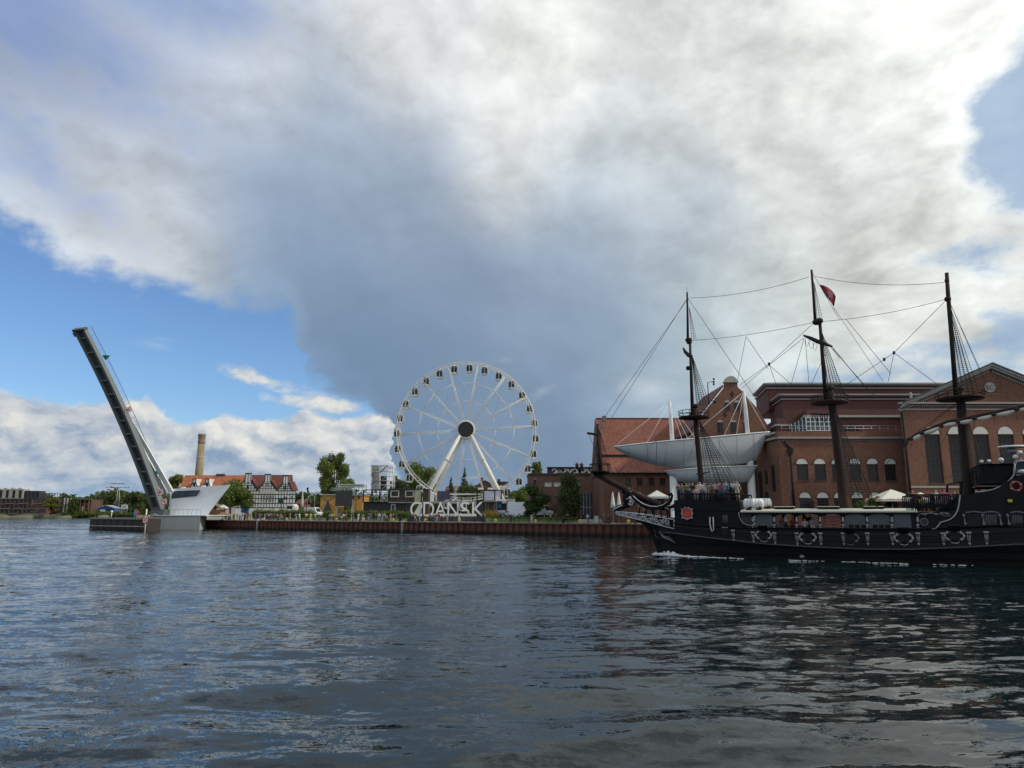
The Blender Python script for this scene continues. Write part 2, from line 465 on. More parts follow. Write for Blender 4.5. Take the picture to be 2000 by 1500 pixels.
def leafmat(name, c, rough=0.6):
    if name in _MC: return _MC[name]
    m = bpy.data.materials.new(name); m.use_nodes = True; nt = m.node_tree; E.tree = nt
    b = nt.nodes['Principled BSDF']; b.inputs['Roughness'].default_value = rough; b.inputs['Specular IOR Level'].default_value = 0.25
    g = nt.nodes.new('ShaderNodeNewGeometry'); p = E(g.outputs['Position'])
    n = E.noise(p, 0.55, 4.0, 0.7); n2 = E.noise(p, 3.5, 2.0, 0.6)
    cc = E.mix(E.smooth(n, 0.35, 0.65), tuple(q*0.7 for q in c), (c[0]*1.35, c[1]*1.2, c[2]*0.9))
    cc = E.v('SCALE', cc, scale=(n2 - 0.5) * 1.0 + 1.0)
    E.link(cc, b.inputs['Base Color'])
    tr = nt.nodes.new('ShaderNodeBsdfTranslucent'); E.link(E.v('MULTIPLY', cc, (1.1, 1.25, 0.6)), tr.inputs['Color'])
    mx = nt.nodes.new('ShaderNodeMixShader'); mx.inputs[0].default_value = 0.3
    nt.links.new(b.outputs[0], mx.inputs[1]); nt.links.new(tr.outputs[0], mx.inputs[2])
    nt.links.new(mx.outputs[0], nt.nodes['Material Output'].inputs[0])
    _MC[name] = m; return m
# ------------------------------------------------------------------ water
def watermat():
    m = bpy.data.materials.new('river_water'); m.use_nodes = True; nt = m.node_tree; E.tree = nt
    b = nt.nodes['Principled BSDF']
    b.inputs['Base Color'].default_value = (0.005, 0.0125, 0.0145, 1); b.inputs['Roughness'].default_value = 0.012
    b.inputs['IOR'].default_value = 1.333
    g = nt.nodes.new('ShaderNodeNewGeometry'); p = E(g.outputs['Position'])
    w = E.v('ADD', p, E.v('SCALE', E.v('SUBTRACT', E.noise(p, 0.35, 2.0, 0.5, color=True), (0.5,0.5,0.5)), scale=1.2))
    x, y, z = E.sep(p)
    calm = E.smooth(E.noise(p, 0.05, 3.0, 0.55), 0.38, 0.62)          # gusts
    lee = E.smooth(x - y * 0.10 + (E.noise(p, 0.08, 3.0, 0.5) - 0.5) * 14.0, 9.0, -5.0) * 0.86 + 0.14   # sheltered water beside the ship
    # ripple slopes straight from noise, so that far water keeps its sparkle
    def sl(scale, sx, sy, det): return E.v('SUBTRACT', E.noise(E.v('MULTIPLY', w, (sx, sy, 1)), scale, det, 0.55, color=True), (0.5, 0.5, 0.5))
    gust = calm * 0.6 + 0.4
    s1 = E.v('SCALE', sl(0.55, 0.55, 1.5, 2.0), scale=(lee * 0.3 + 0.7) * 0.26)
    s2 = E.v('SCALE', sl(1.9, 0.6, 1.5, 2.0), scale=(lee * 0.25 + 0.75) * 0.56)
    s3 = E.v('SCALE', sl(6.0, 0.75, 1.3, 2.0), scale=lee * gust * 0.55)
    s4 = E.v('SCALE', sl(19.0, 0.9, 1.2, 1.0), scale=lee * gust * 0.42)
    tot = E.v('MULTIPLY', E.v('ADD', E.v('ADD', s1, s2), E.v('ADD', s3, s4)), (0.7, 1.0, 0.0))
    nrm = E.v('NORMALIZE', E.v('ADD', E(g.outputs['Normal']), tot))
    nt.links.new(nrm.s, b.inputs['Normal'])
    return m
def build_water():
    def axis(segs):
        out = [segs[0][0]]
        for (a, bnd, step) in segs:
            n = max(1, int(round((bnd - a) / step)))
            out += list(np.linspace(a, bnd, n + 1)[1:])
        return np.array(out)
    ys = axis([(-60, 4, 4), (4, 9, 0.5), (9, 22, 0.09), (22, 40, 0.16), (40, 70, 0.3), (70, 260, 0.7), (260, 560, 1.5), (560, 700, 20), (700, 2500, 200)])
    xs = axis([(-1800, -440, 150), (-440, -300, 5), (-300, -140, 2.5), (-140, -60, 1.6), (-60, -26, 0.5), (-26, 30, 0.19), (30, 64, 0.45), (64, 140, 1.8), (140, 1200, 100)])
    X, Y = np.meshgrid(xs, ys)
    dx = np.gradient(xs); dy = np.gradient(ys)
    DX, DY = np.meshgrid(dx, dy)
    Z = np.zeros_like(X); rg = np.random.RandomState(4)
    # ship's wake and wind chop: many wave trains, left out where the sheet is too coarse to carry them
    waves = []
    for i in range(46):
        L = 0.55 * (1.13 ** i) if i < 20 else rg.uniform(1.3, 5.5)
        ang = rg.normal(R(97), R(22)) if i < 20 else rg.normal(R(102), R(13))
        s = (0.019 if i < 8 else 0.0135) if i < 20 else 0.0125 * rg.uniform(0.6, 1.4)
        waves.append((L, ang, s * L / (2*math.pi), rg.uniform(0, 6.28), rg.uniform(0.6, 1.5)))
    env1 = 0.75 + 0.5*np.sin(X*0.11+Y*0.05+1.0)*np.sin(Y*0.13-X*0.04)
    env2 = 0.8 + 0.5*np.sin(X*0.07-Y*0.09+2.0)*np.sin(Y*0.06+X*0.05+0.6)
    wx = X + 0.6*np.sin(Y*0.21+X*0.05) + 0.25*np.sin(Y*0.7-X*0.3)
    wy = Y + 0.5*np.sin(X*0.17+0.4) + 0.25*np.sin(X*0.55+Y*0.2)
    for (L, a, A, ph, e) in waves:
        k = 2*math.pi/L; kx, ky = k*math.cos(a), k*math.sin(a)
        lim = np.maximum(DX*abs(math.cos(a)), DY*abs(math.sin(a)))
        fade = np.clip((L/np.maximum(lim, 1e-3) - 3.0)/3.0, 0, 1)
        Z += A*fade*np.sin(kx*wx + ky*wy + ph)*np.where(e > 1.0, env1, env2)
    n, mcol = X.shape
    v = np.stack([X.ravel(), Y.ravel(), Z.ravel()], 1)
    idx = np.arange(n*mcol).reshape(n, mcol)
    f = np.stack([idx[:-1,:-1].ravel(), idx[:-1,1:].ravel(), idx[1:,1:].ravel(), idx[1:,:-1].ravel()], 1)
    me = bpy.data.meshes.new('water')
    me.vertices.add(len(v)); me.vertices.foreach_set('co', v.ravel())
    me.loops.add(f.size); me.loops.foreach_set('vertex_index', f.ravel())
    me.polygons.add(len(f)); me.polygons.foreach_set('loop_start', np.arange(0, f.size, 4))
    me.polygons.foreach_set('use_smooth', np.ones(len(f), bool))
    me.update(calc_edges=True); me.materials.append(watermat())
    o = bpy.data.objects.new('water', me); COL.objects.link(o); tag(o, kind='structure')
    tag(o, 'dark rippled river water with broken reflections of the clouds', 'water')
build_water()
M_BRICK = brickmat('phil_brick', (0.265,0.115,0.068), (0.185,0.078,0.05), (0.21,0.15,0.12))
M_BRICK2 = brickmat('old_brick', (0.22,0.093,0.056), (0.155,0.066,0.045), (0.17,0.125,0.10))
M_BRICKD = brickmat('dark_brick', (0.15,0.082,0.062), (0.105,0.058,0.046), (0.12,0.095,0.08))
M_BRICKF = brickmat('far_brick', (0.22,0.085,0.055), (0.15,0.06,0.042), (0.16,0.12,0.10), vs=0.15)
M_TAN = brickmat('chimney_brick', (0.33,0.27,0.16), (0.25,0.20,0.12), (0.26,0.22,0.17), bw=0.4, bh=0.14)
M_STUCCO = mat('maroon_stucco', (0.125,0.05,0.041), 0.9, var=0.12, vs=0.5, grime=0.25)
M_CORN = mat('pale_cornice', (0.36,0.34,0.31), 0.8, var=0.1, grime=0.4)
M_CREAM = mat('cream_panel', (0.62,0.60,0.50), 0.7, var=0.06)
M_TILE = tilemat('red_tiles', (0.27,0.092,0.055), (0.19,0.062,0.04))
M_TILEO = tilemat('orange_tiles', (0.42,0.14,0.06), (0.32,0.10,0.045))
M_TILED = tilemat('dark_red_tiles', (0.16,0.042,0.032), (0.11,0.032,0.027))
M_GLASS = glassmat('window_glass')
M_GLASSB = glassmat('blue_glass', (0.05,0.075,0.09))
M_WFRAME = mat('brown_frame', (0.07,0.032,0.022), 0.6)
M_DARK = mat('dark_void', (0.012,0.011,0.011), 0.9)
M_WHITE = mat('white_paint', (0.74,0.74,0.72), 0.5, var=0.06, grime=0.12)
M_WHEEL = mat('wheel_paint', (0.72,0.71,0.65), 0.45, var=0.05)
M_BRIDGEW = mat('bridge_white', (0.78,0.81,0.82), 0.5, var=0.05, vs=0.4, grime=0.15)
M_BRIDGEG = mat('bridge_grey', (0.23,0.25,0.25), 0.5, var=0.08, grime=0.25)
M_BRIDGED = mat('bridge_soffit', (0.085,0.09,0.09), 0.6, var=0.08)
M_CONC = mat('concrete', (0.40,0.39,0.36), 0.85, var=0.15, vs=0.8, grime=0.5, bump=0.01)
M_PAVE = mat('paving', (0.30,0.285,0.26), 0.9, var=0.18, vs=1.2)
M_RUST = mat('rust_steel', (0.155,0.060,0.042), 0.8, var=0.22, vs=1.0, grime=0.55, streak=True, bump=0.008)
def rustmat():
    m = bpy.data.materials.new('rusty_sheet_pile'); m.use_nodes = True; nt = m.node_tree; E.tree = nt
    b = nt.nodes['Principled BSDF']; b.inputs['Roughness'].default_value = .85; b.inputs['Specular IOR Level'].default_value = .25
    g = nt.nodes.new('ShaderNodeNewGeometry'); p = E(g.outputs['Position']); x, y, z = E.sep(p)
    n1 = E.noise(E.v('MULTIPLY', p, (1, 1, .3)), .9, 6.0, .65); n2 = E.noise(E.v('MULTIPLY', p, (1, 1, .12)), 2.6, 4.0, .6); n3 = E.noise(p, .18, 3.0, .5)
    c = E.mix(E.smooth(n1, .35, .68), (.155,.062,.044), (.085,.040,.032))
    c = E.mix(E.smooth(n2, .56, .72) * .7, c, (.24,.115,.07))
    c = E.mix(E.smooth(n3, .45, .65) * .45, c, (.12,.07,.055))
    wet = E.smooth(z + (n1 - .5) * .9, .75, .15)
    c = E.mix(wet, c, (.022,.024,.016))
    E.link(c, b.inputs['Base Color']); return m
M_PILE = rustmat()
M_RUSTC = mat('rust_cap', (0.14,0.062,0.045), 0.8, var=0.25, grime=0.4)
M_BLACK = mat('black_metal', (0.018,0.018,0.019), 0.65, var=0.15, spec=.2)
M_DKGREY = mat('dark_grey', (0.045,0.046,0.05), 0.6, var=0.12)
M_STEEL = mat('galvanised', (0.45,0.46,0.47), 0.4, metal=0.6, var=0.1)
M_YEL = mat('yellow_paint', (0.72,0.56,0.06), 0.5, var=0.1, grime=0.3)
M_ORANGE = mat('ochre_cladding', (0.52,0.27,0.07), 0.7, var=0.1, vs=0.6)
M_RED = mat('signal_red', (0.55,0.035,0.03), 0.5, var=0.05)
M_GREEN = mat('signal_green', (0.02,0.20,0.15), 0.5)
M_BLUE = mat('shed_blue', (0.02,0.075,0.24), 0.5)
M_WOODD = mat('tarred_timber', (0.05,0.040,0.033), 0.8, var=0.3, vs=1.5, grime=0.4, streak=True)
M_WOOD = mat('brown_timber', (0.20,0.12,0.065), 0.75, var=0.2)
M_GRASS = mat('lawn_grass', (0.085,0.14,0.038), 0.9, var=0.35, vs=1.5, bump=0.03, bs=14)
M_EARTH = mat('bank_stone', (0.15,0.155,0.09), 0.95, var=0.3, vs=0.8)
M_BARK = mat('bark', (0.075,0.058,0.043), 0.9, var=0.25, bump=0.01)
M_CANVAS = mat('white_canvas', (0.70,0.70,0.66), 0.8, var=0.05)
M_CANVASD = mat('beige_canvas', (0.50,0.48,0.42), 0.85, var=0.1)
M_LEAF = leafmat('leaf_green', (0.115,0.165,0.045))
M_LEAFD = leafmat('leaf_dark', (0.075,0.112,0.04))
M_LEAFY = leafmat('leaf_yellow', (0.15,0.165,0.040))
M_WILLOW = leafmat('leaf_willow', (0.155,0.21,0.068))
M_LEAFB = leafmat('leaf_blueish', (0.075,0.12,0.068))
# ------------------------------------------------------------------ land, quay
QA = G(400, 1032, 0); QB = G(1176, 1047, 0)
QD = (QB - QA).normalized()                       # along the quay, to the right
QN = Vector((-QD.y, QD.x, 0))                     # inland
QZ = 2.12
def QPT(x, n=0.0, z=QZ):                          # ray of column x meets the line n metres inland
    d = pdir(x, 1010); o = QA + QN * n
    # solve k*(dx,dy) = o + s*QD
    det = d.x * (-QD.y) - d.y * (-QD.x)
    k = (o.x * (-QD.y) - o.y * (-QD.x)) / det
    return Vector((d.x * k, d.y * k, z))
def QY(x, n=0.0): return QPT(x, n).y
def QW(s, n, z): # along / inland
    q = QA + QD * s + QN * n
    return Vector((q.x, q.y, z))
S_L = -9.94; S_R = 210.0
def sheet(name, pts, z, m, label, cat, kind='structure', depth=1.5):
    mb = MB(); mb.prism([(p[0], p[1], z) for p in pts], (0, 0, -depth))
    o = mb.build(name, m); tag(o, label, cat, kind=kind); return o
ql = QW(S_L, 0.35, 0); qr = QW(S_R, 0.35, 0)
shore = [(-96, 205), (-150, 300), (-285, 562), (-450, 572), (-1700, 690)]
sheet('ground', [qr, (900, -200, 0), (1200, 1900, 0), (-2600, 1900, 0)] + [(a, b, 0) for a, b in reversed(shore)] + [ql], QZ - 0.004, M_PAVE, 'level paved ground behind the quay', 'ground', depth=3.2)
# raised lawns behind the promenade
def lawn(x0, x1, n0, n1, z1, nback, name, m, label):
    mb = MB(); rows = []
    for i in range(25):
        x = x0 + (x1 - x0) * i / 24
        rows.append([QPT(x, n0, QZ + 0.02), QPT(x, (n0+n1)/2, QZ + 0.02 + (z1-QZ)*0.62), QPT(x, n1, z1), QPT(x, nback, z1 + 0.05), QPT(x, nback, QZ - 0.3)])
    mb.grid(rows, smooth=False)
    for r in (rows[0], rows[-1]): mb.add(r + [QPT(x0 if r is rows[0] else x1, n0, QZ - 0.3)], [[0,1,2,3,4,5]])
    o = mb.build(name, m); tag(o, label, 'lawn', kind='structure'); return o
LZ = 3.0
lawn(948, 1128, 4.5, 9.5, LZ, 30, 'lawn', M_GRASS, 'sloping green lawn in front of the dark brick building')
lawn(588, 798, 5.5, 9.0, LZ - 0.2, 24, 'lawn', M_GRASS, 'low green lawn behind the promenade by the big screen')
lawn(520, 586, 5.5, 8.0, LZ - 0.3, 14, 'lawn', M_GRASS, 'low green lawn beside the hedge by the half-timbered house')
# lawn texture as real blades is too fine to show; tufts along the top edge give the uneven outline
def tufts(name, x0, x1, n, zz, num, h, m, label, seed=1):
    r = random.Random(seed); mb = MB()
    for i in range(num):
        q = QPT(r.uniform(x0, x1), n + r.uniform(-2.5, 2.5), zz); q.z = zz
        a = r.uniform(0, 6.28); hh = h * r.uniform(0.5, 1.3); w = 0.07
        dx, dy = math.cos(a) * w, math.sin(a) * w; lx, ly = r.uniform(-.25,.25)*hh, r.uniform(-.25,.25)*hh
        mb.add([(q.x-dx, q.y-dy, q.z-0.05), (q.x+dx, q.y+dy, q.z-0.05), (q.x+lx, q.y+ly, q.z+hh)], [(0,1,2)])
    o = mb.build(name, m, fix=False); tag(o, label, 'grass', kind='stuff')
tufts('ornamental_grass', 945, 972, 10.5, LZ, 900, 1.3, leafmat('straw_grass', (0.30,0.22,0.08)), 'clump of straw coloured ornamental grass beside the letter sign')
tufts('grass_tufts', 950, 1126, 8.0, LZ-0.12, 2600, 0.32, M_LEAF, 'grass tufts on the lawn slope', 2)
tufts('grass_tufts', 590, 798, 8.0, LZ-0.35, 2000, 0.3, M_LEAF, 'grass tufts on the lawn by the big screen', 3)

def build_quay():
    q = thing('quay_wall', 'rust brown sheet pile quay wall along the far bank', 'quay wall', QW(0, 0, 0))
    # one sheet pile: two outward pans would be too fine, so one pan and one recess
    w = 1.42
    prof = [(0,0.32),(0.18,0.32),(0.36,0),(1.06,0),(1.24,0.32),(w,0.32)]
    mb = MB(); rows = [[(x, y, -1.2) for x, y in prof], [(x, y, 1.86) for x, y in prof]]
    mb.grid(rows, smooth=False)
    mb.grid([[(x, y+0.05, -1.2) for x, y in prof], [(x, y+0.05, 1.86) for x, y in prof]], smooth=False)
    me = mb.mesh('sheet_pile', [M_PILE])
    rot = Matrix(((QD.x, QN.x, 0, 0), (QD.y, QN.y, 0, 0), (0, 0, 1, 0), (0, 0, 0, 1)))
    n = int((S_R - S_L) / w)
    for i in range(n):
        p = QW(S_L + i*w, 0, 0)
        inst('sheet_pile', me, q, T(p) @ rot @ Matrix.Scale(1 + rnd.uniform(-0.004, 0.004), 4, (0,0,1)))
    # cap beam in lengths
    L = 9.94; k = 0; s = S_L
    while s < S_R - 0.1:
        e = min(s + L - 0.03, S_R); mb = MB()
        mb.obox(QW(s, -0.12, 1.862), QD*(e-s), QN*0.62, (0,0,0.245)); mb.build('cap_beam', M_RUSTC, q); s += L
    # dark weed line at the water
    mb = MB(); mb.obox(QW(S_L, 0.4, -1), QD*(S_R-S_L), QN*0.5, (0,0,1.9)); mb.build('backing_wall', M_RUSTC, q)
    # railing
    r = thing('quay_railing', 'black steel railing with thin rails along the quay edge', 'railing', QW(0, 0.75, QZ))
    s0 = (QPT(432) - QA).dot(QD); s1 = S_R - 20
    pm = MB(); pm.box(-.035,-.035,0,.035,.035,1.12); pme = pm.mesh('post', [M_BLACK])
    i = 0; s = s0
    while s < s1:
        inst('post', pme, r, T(QW(s, 0.75, QZ)) @ rot); s += 2.05
    for z, rr in ((1.12, 0.035), (0.72, 0.016), (0.38, 0.016), (0.08, 0.02)):
        mb = MB(); mb.tube([QW(s0, 0.75, QZ+z), QW(s1, 0.75, QZ+z)], rr, 5); mb.build('rail', M_BLACK, r)
    # mooring bollards
    bm = MB(); bm.box(-0.75,-0.32,0,0.75,0.32,0.14); plinth = bm.mesh('plinth', [M_CONC])
    bm = MB(); bm.lathe([(0.20,0.14),(0.16,0.2),(0.13,0.42),(0.17,0.47),(0.22,0.56),(0.2,0.64),(0.08,0.68)], (0,0,0), 10)
    bm.tube([(-0.36,0,0.45),(0.36,0,0.45)], 0.07, 6); head = bm.mesh('bollard_head', [M_YEL])
    near = ['beside the bridge end stalls', 'below the timber stall', 'left of the first quay ladder', 'right of the first quay ladder', 'below the person in red by the hedge', 'below the closed beige parasol', 'below the big screen', 'left of the container cafe', 'left of the ladder below the cafe', 'below the letter D of the sign', 'below the letter N of the sign', 'below the parked silver car', 'below the lamp post on the lawn', 'below the tall lawn tree', 'beside the bow of the galleon', 'hidden behind the galleon bow']
    for x, ps in zip([436,460,486,516,560,605.8,656.8,710,768,830.5,897,967.5,1046,1132,1227,1330], near):
        t = thing('mooring_bollard', 'yellow mooring bollard on a pale plinth ' + ps, 'bollard', QPT(x, 0.30, QZ), 'yellow mooring bollards along the quay edge')
        for nm, me in (('plinth', plinth), ('bollard_head', head)):
            o = bpy.data.objects.new(nm, me); COL.objects.link(o); o.parent = t
        t.rotation_euler = (0, 0, math.atan2(QD.y, QD.x))
    for x, lab in ((786, 'white runged quay ladder below the container cafe'), (503, 'white runged quay ladder below the half-timbered house')):
        t = thing('quay_ladder', lab, 'ladder', QPT(x, -0.12, 0))
        c = QPT(x, -0.16, 0)
        for sgn in (-1, 1):
            mb = MB(); mb.tube([c + QD*0.24*sgn + Vector((0,0,-0.4)), c + QD*0.24*sgn + Vector((0,0,2.35))], 0.03, 5); mb.build('stile', M_WHITE, t)
        for k in range(9):
            mb = MB(); z = -0.1 + k*0.28; mb.bar(c - QD*0.24 + Vector((0,0,z)), c + QD*0.24 + Vector((0,0,z)), 0.07, 0.07); mb.build('rung', M_WHITE, t)
        mb = MB(); mb.obox(c - QD*0.45 - QN*0.1 + Vector((0,0,2.13)), QD*0.9, QN*0.5, (0,0,0.1)); mb.build('head_plate', M_WHITE, t)
build_quay()

# ------------------------------------------------------------------ drawbridge
def build_bridge():
    YB = 178.0
    t = thing('drawbridge', 'raised white and grey footbridge with tall tilted leaf and wedge shaped machine house', 'drawbridge', P(330, 1032, YB))
    def pz(x, y, Y=YB): return P(x, y, Y)
    # abutment
    mb = MB(); zt = ZY(1007.5, YB)
    a, b_ = XY(305, YB-3), XY(392, YB-7.5)
    mb.prism([(a, YB-3, -1), (b_, YB-7.5, -1), (b_-5, YB+8, -1), (a-4, YB+9, -1)], (0, 0, zt+1)); mb.build('abutment', mat('abutment_concrete', (0.50,0.50,0.46), 0.8, var=0.08, vs=0.5, grime=0.45, streak=True), t)
    mb = MB(); mb.box(XY(286, YB), YB-2, -1, a-0.005, YB+8, ZY(1014.5, YB)); mb.build('abutment_step', mat('abutment_grey', (0.36,0.38,0.37), 0.8, grime=0.3), t)
    mb = MB(); mb.prism([(a-0.4, YB-3.4, zt+0.003), (b_+1.6, YB-8.2, zt+0.003), (b_+1.2, YB+8.2, zt+0.003), (a-4.4, YB+9.2, zt+0.003)], (0, 0, 0.18)); mb.build('deck_slab', M_BRIDGEW, t)
    # machine house: slanted wedge
    front = [P(330,1006,YB), P(338,955,YB), P(451,946.5,YB-2), P(405,1006,YB-2)]
    z0 = zt + 0.185
    front[0].z = z0; front[3].z = z0
    back = [q + Vector((-2.9, 5.2, 0)) for q in front]; back[1].z -= 0.4; back[2].z -= 0.4
    mb = MB(); mb.add(front + back, [(0,1,2,3), (4,7,6,5), (0,4,5,1), (1,5,6,2), (2,6,7,3), (3,7,4,0)]); house = mb.build('machine_house', M_BRIDGEW, t)
    wp = [P(x, y, YB-0.0) for x, y in ((339.5,960),(391,957.8),(383.5,968.2),(334.8,973))]
    nrm = (front[1]-front[0]).cross(front[3]-front[0]).normalized()
    if nrm.y > 0: nrm = -nrm
    o_ = front[0]
    def onface(q, off): # slide along the ray to the face, then off
        c = Vector((0,0,CAM_H)); d = q - c; k = (o_-c).dot(nrm)/d.dot(nrm); return c + d*k + nrm*off
    wq = [onface(q, 0.05) for q in wp]
    mb = MB(); mb.prism(wq, nrm*-0.1); mb.build('window', M_GLASSB, house)
    for k in range(4):
        mb = MB(); mb.tube([wq[k], wq[(k+1)%4]], 0.09, 4); mb.build('window_frame', M_DKGREY, house)
    for f in (0.3, 0.55, 0.78):
        mb = MB(); mb.tube([wq[0].lerp(wq[1], f), wq[3].lerp(wq[2], f-0.08)], 0.06, 4); mb.build('mullion', M_DKGREY, house)
    for f in (0.15, 0.5):
        mb = MB(); c = front[1].lerp(front[2], f) + Vector((0, 1, 0.05)); mb.box(c.x-.4, c.y-.4, c.z-0.3, c.x+.4, c.y+.4, c.z+0.25); mb.build('roof_vent', M_BRIDGEW, house)
    # leaf
    phi = R(70); pd = Vector((-math.cos(phi), -math.sin(phi), 0)); wv = Vector((math.sin(phi), -math.cos(phi), 0)) * 3.3
    left = [(297,1003),(280,952),(263,898),(238,838),(208,770),(176,709),(146,653)]
    Ys = [179, 175.5, 171.5, 167, 161.5, 157, 152.5]
    # smooth resample
    pts = [P(x, y, Yy) for (x, y), Yy in zip(left, Ys)]
    # fit with quadratic so that the girder is one clean curve
    ar = np.array([[q.x, q.y, q.z] for q in pts]); tt = np.linspace(0, 1, len(pts))
    cf = [np.polyfit(tt, ar[:, i], 2) for i in range(3)]
    NS = 29
    L = [Vector([float(np.polyval(cf[i], k/(NS-1))) for i in range(3)]) for k in range(NS)]
    L = [q.lerp(L[0].lerp(L[-1], k/(NS-1)), .22) for k, q in enumerate(L)]
    def nor(k):
        d = (L[min(k+1,NS-1)] - L[max(k-1,0)]).normalized(); n = d.cross(wv).normalized()
        if n.dot(pd) > 0: n = -n          # towards the walking deck
        return d, n
    wu = wv.normalized()
    def sweep(w0, w1, h0, h1, name, m, par, taper=True):
        mb = MB(); rows = []
        for k in range(NS):
            d, n = nor(k); f = k/(NS-1); hh = (1 - 0.45*f) if taper else 1
            rows.append([L[k]+wu*w0+n*h0*hh, L[k]+wu*w1+n*h0*hh, L[k]+wu*w1+n*h1*hh, L[k]+wu*w0+n*h1*hh])
        mb.grid(rows, smooth=False, closed=True)
        mb.add(rows[0], [(0,1,2,3)]); mb.add(rows[-1], [(3,2,1,0)])
        return mb.build(name, m, par)
    leaf = sweep(0.0, 0.62, 0.0, 1.5, 'leaf_girder', M_BRIDGEG, t)
    sweep(2.68, 3.3, 0.0, 1.5, 'leaf_girder', M_BRIDGEG, t)
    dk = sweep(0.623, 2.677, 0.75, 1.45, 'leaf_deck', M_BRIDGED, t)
    for k in range(1, NS-1, 2):
        d, n = nor(k); f = k/(NS-1); hh = 1 - 0.45*f
        mb = MB(); mb.obox(L[k]+wu*0.62-d*0.1+n*0.08*hh, wu*2.06, n*0.66*hh, d*0.2); mb.build('cross_beam', M_BRIDGEG, t)
    d, n = nor(NS-1)
    mb = MB(); mb.obox(L[-1]-wu*0.15-n*0.1, wu*3.6, n*1.0, d*0.5); mb.build('leaf_nose', M_BRIDGED, t)
    mb = MB(); mb.obox(L[-1]-wu*0.5-d*1.2, wu*0.5, n*0.5, d*1.0); mb.build('locking_bolt', M_BRIDGED, t)
    # deck railing on the upper side
    ht = 1.5
    for side, w in (('near', 3.2), ('far', 0.1)):
        top = []
        for k in range(NS):
            d, n = nor(k); hh = 1 - 0.45*k/(NS-1); top.append(L[k]+wu*w+n*(1.5*hh+1.25))
        rl = MB(); rl.tube(top, 0.07, 5); ro = rl.build('handrail', M_BRIDGEG, t)
        for off in (0.45, 0.85):
            mb = MB(); mb.tube([L[k]+wu*w+nor(k)[1]*(1.5*(1-0.45*k/(NS-1))+off) for k in range(NS)], 0.02, 4); mb.build('rail_wire', M_BRIDGEG, ro)
        for k in range(NS):
            d, n = nor(k); hh = 1 - 0.45*k/(NS-1)
            mb = MB(); mb.bar(L[k]+wu*w+n*1.45*hh, top[k], 0.05); mb.build('stanchion', M_BRIDGEG, t)
    # lifting arm from mid leaf to the house
    k = int(NS*0.52); d, n = nor(k)
    A0 = L[k] + wu*2.6 + n*1.45; A1 = P(335, 962, YB)
    wd = Vector((1, 0.1, 0)).normalized()
    for s_ in (0, 1):
        mb = MB(); off = wu*(-1.9*s_)
        mid = A0.lerp(A1, 0.5) + off*0.6
        rows = []
        for f, w_, h_ in ((0, 0.4, 0.35), (0.35, 0.9, 0.6), (0.75, 1.2, 0.8), (1.0, 1.3, 0.8)):
            c = A0.lerp(A1, f) + off
            rows.append([c + wd*w_*0.5 + Vector((0,-h_/2,0)), c - wd*w_*0.5 + Vector((0,-h_/2,0)), c - wd*w_*0.5 + Vector((0,h_/2,0)), c + wd*w_*0.5 + Vector((0,h_/2,0))])
        mb.grid(rows, smooth=False, closed=True); mb.add(rows[0], [(0,1,2,3)]); mb.add(rows[-1], [(0,1,2,3)])
        mb.build('lifting_arm', M_BRIDGEW, t)
    # hinge housing
    mb = MB(); c = P(318, 1000, YB-1); mb.box(c.x-2.2, c.y-1.5, zt+0.19, c.x+1.0, c.y+4, c.z+0.6); mb.build('hinge_block', M_BRIDGED, t)
    mb = MB(); c = P(301, 1009.5, YB-2.5); mb.lathe([(0.9,-0.3),(0.9,0.3)], c, 14, 'y'); mb.lathe([(0.35,-0.45),(0.35,0.45)], c, 10, 'y'); mb.build('hinge_wheel', M_BRIDGEG, t)
    # low guard rail by the house
    zr = zt + 0.185; x0, x1 = XY(340, 176), XY(398, 173)
    pa, pb = Vector((x0, 174.2, zr)), Vector((x1, 171.2, zr))
    mb = MB(); mb.tube([pa+Vector((0,0,1.3)), pb+Vector((0,0,1.3))], 0.04, 4); gr = mb.build('guard_rail', M_BRIDGEG, t)
    for i in range(8):
        q = pa.lerp(pb, i/7); mb = MB(); mb.bar(q, q+Vector((0,0,1.3)), 0.05); mb.build('guard_post', M_BRIDGEG, gr)
    # green diamond daymarks and signs on the leaf
    for k, name in ((int(NS*0.86), 0), (int(NS*0.24), 1)):
        d, n = nor(k); c = L[k] + wu*3.35 + n*2.0
        mb = MB(); r = 0.95
        ring = [c + Vector((math.cos(a)*r, math.sin(a)*r*0.6, 0)) for a in [i*math.pi/2 for i in range(4)]]
        mb.add(ring + [c + Vector((0,0,-1.1 if name == 0 else 1.1))], [(0,1,4),(1,2,4),(2,3,4),(3,0,4),(3,2,1,0)]); mb.build('green_daymark', M_GREEN, t)
    SB = mat('sign_white', (0.78,0.78,0.76), 0.5, var=0.03)
    def sign(c, w, h, nm, marks, par=t, ry=0):
        ux = Vector((1,0.0,0)); uz = Vector((0,0,1))
        if ry: ux = Vector((math.cos(ry),0,math.sin(ry))); uz = Vector((-math.sin(ry),0,math.cos(ry)))
        f = Vector((0,-1,0))
        mb = MB(); mb.obox(c-ux*w/2-uz*h/2, ux*w, uz*h, Vector((0,0.08,0))); s = mb.build(nm, M_RED, par)
        mb = MB(); mb.obox(c-ux*w*0.38-uz*h*0.40+f*0.02, ux*w*0.76, uz*h*0.80, Vector((0,0.015,0))); mb.build('sign_face', SB, s)
        for (x0, y0, x1, y1, th, m) in marks:
            mb = MB(); mb.bar(c+ux*w*x0+uz*h*y0+f*0.035, c+ux*w*x1+uz*h*y1+f*0.035, 0.012, th*w, up=ux if abs(x1-x0) < abs(y1-y0) else uz); mb.build('sign_mark', m, s)
        return s
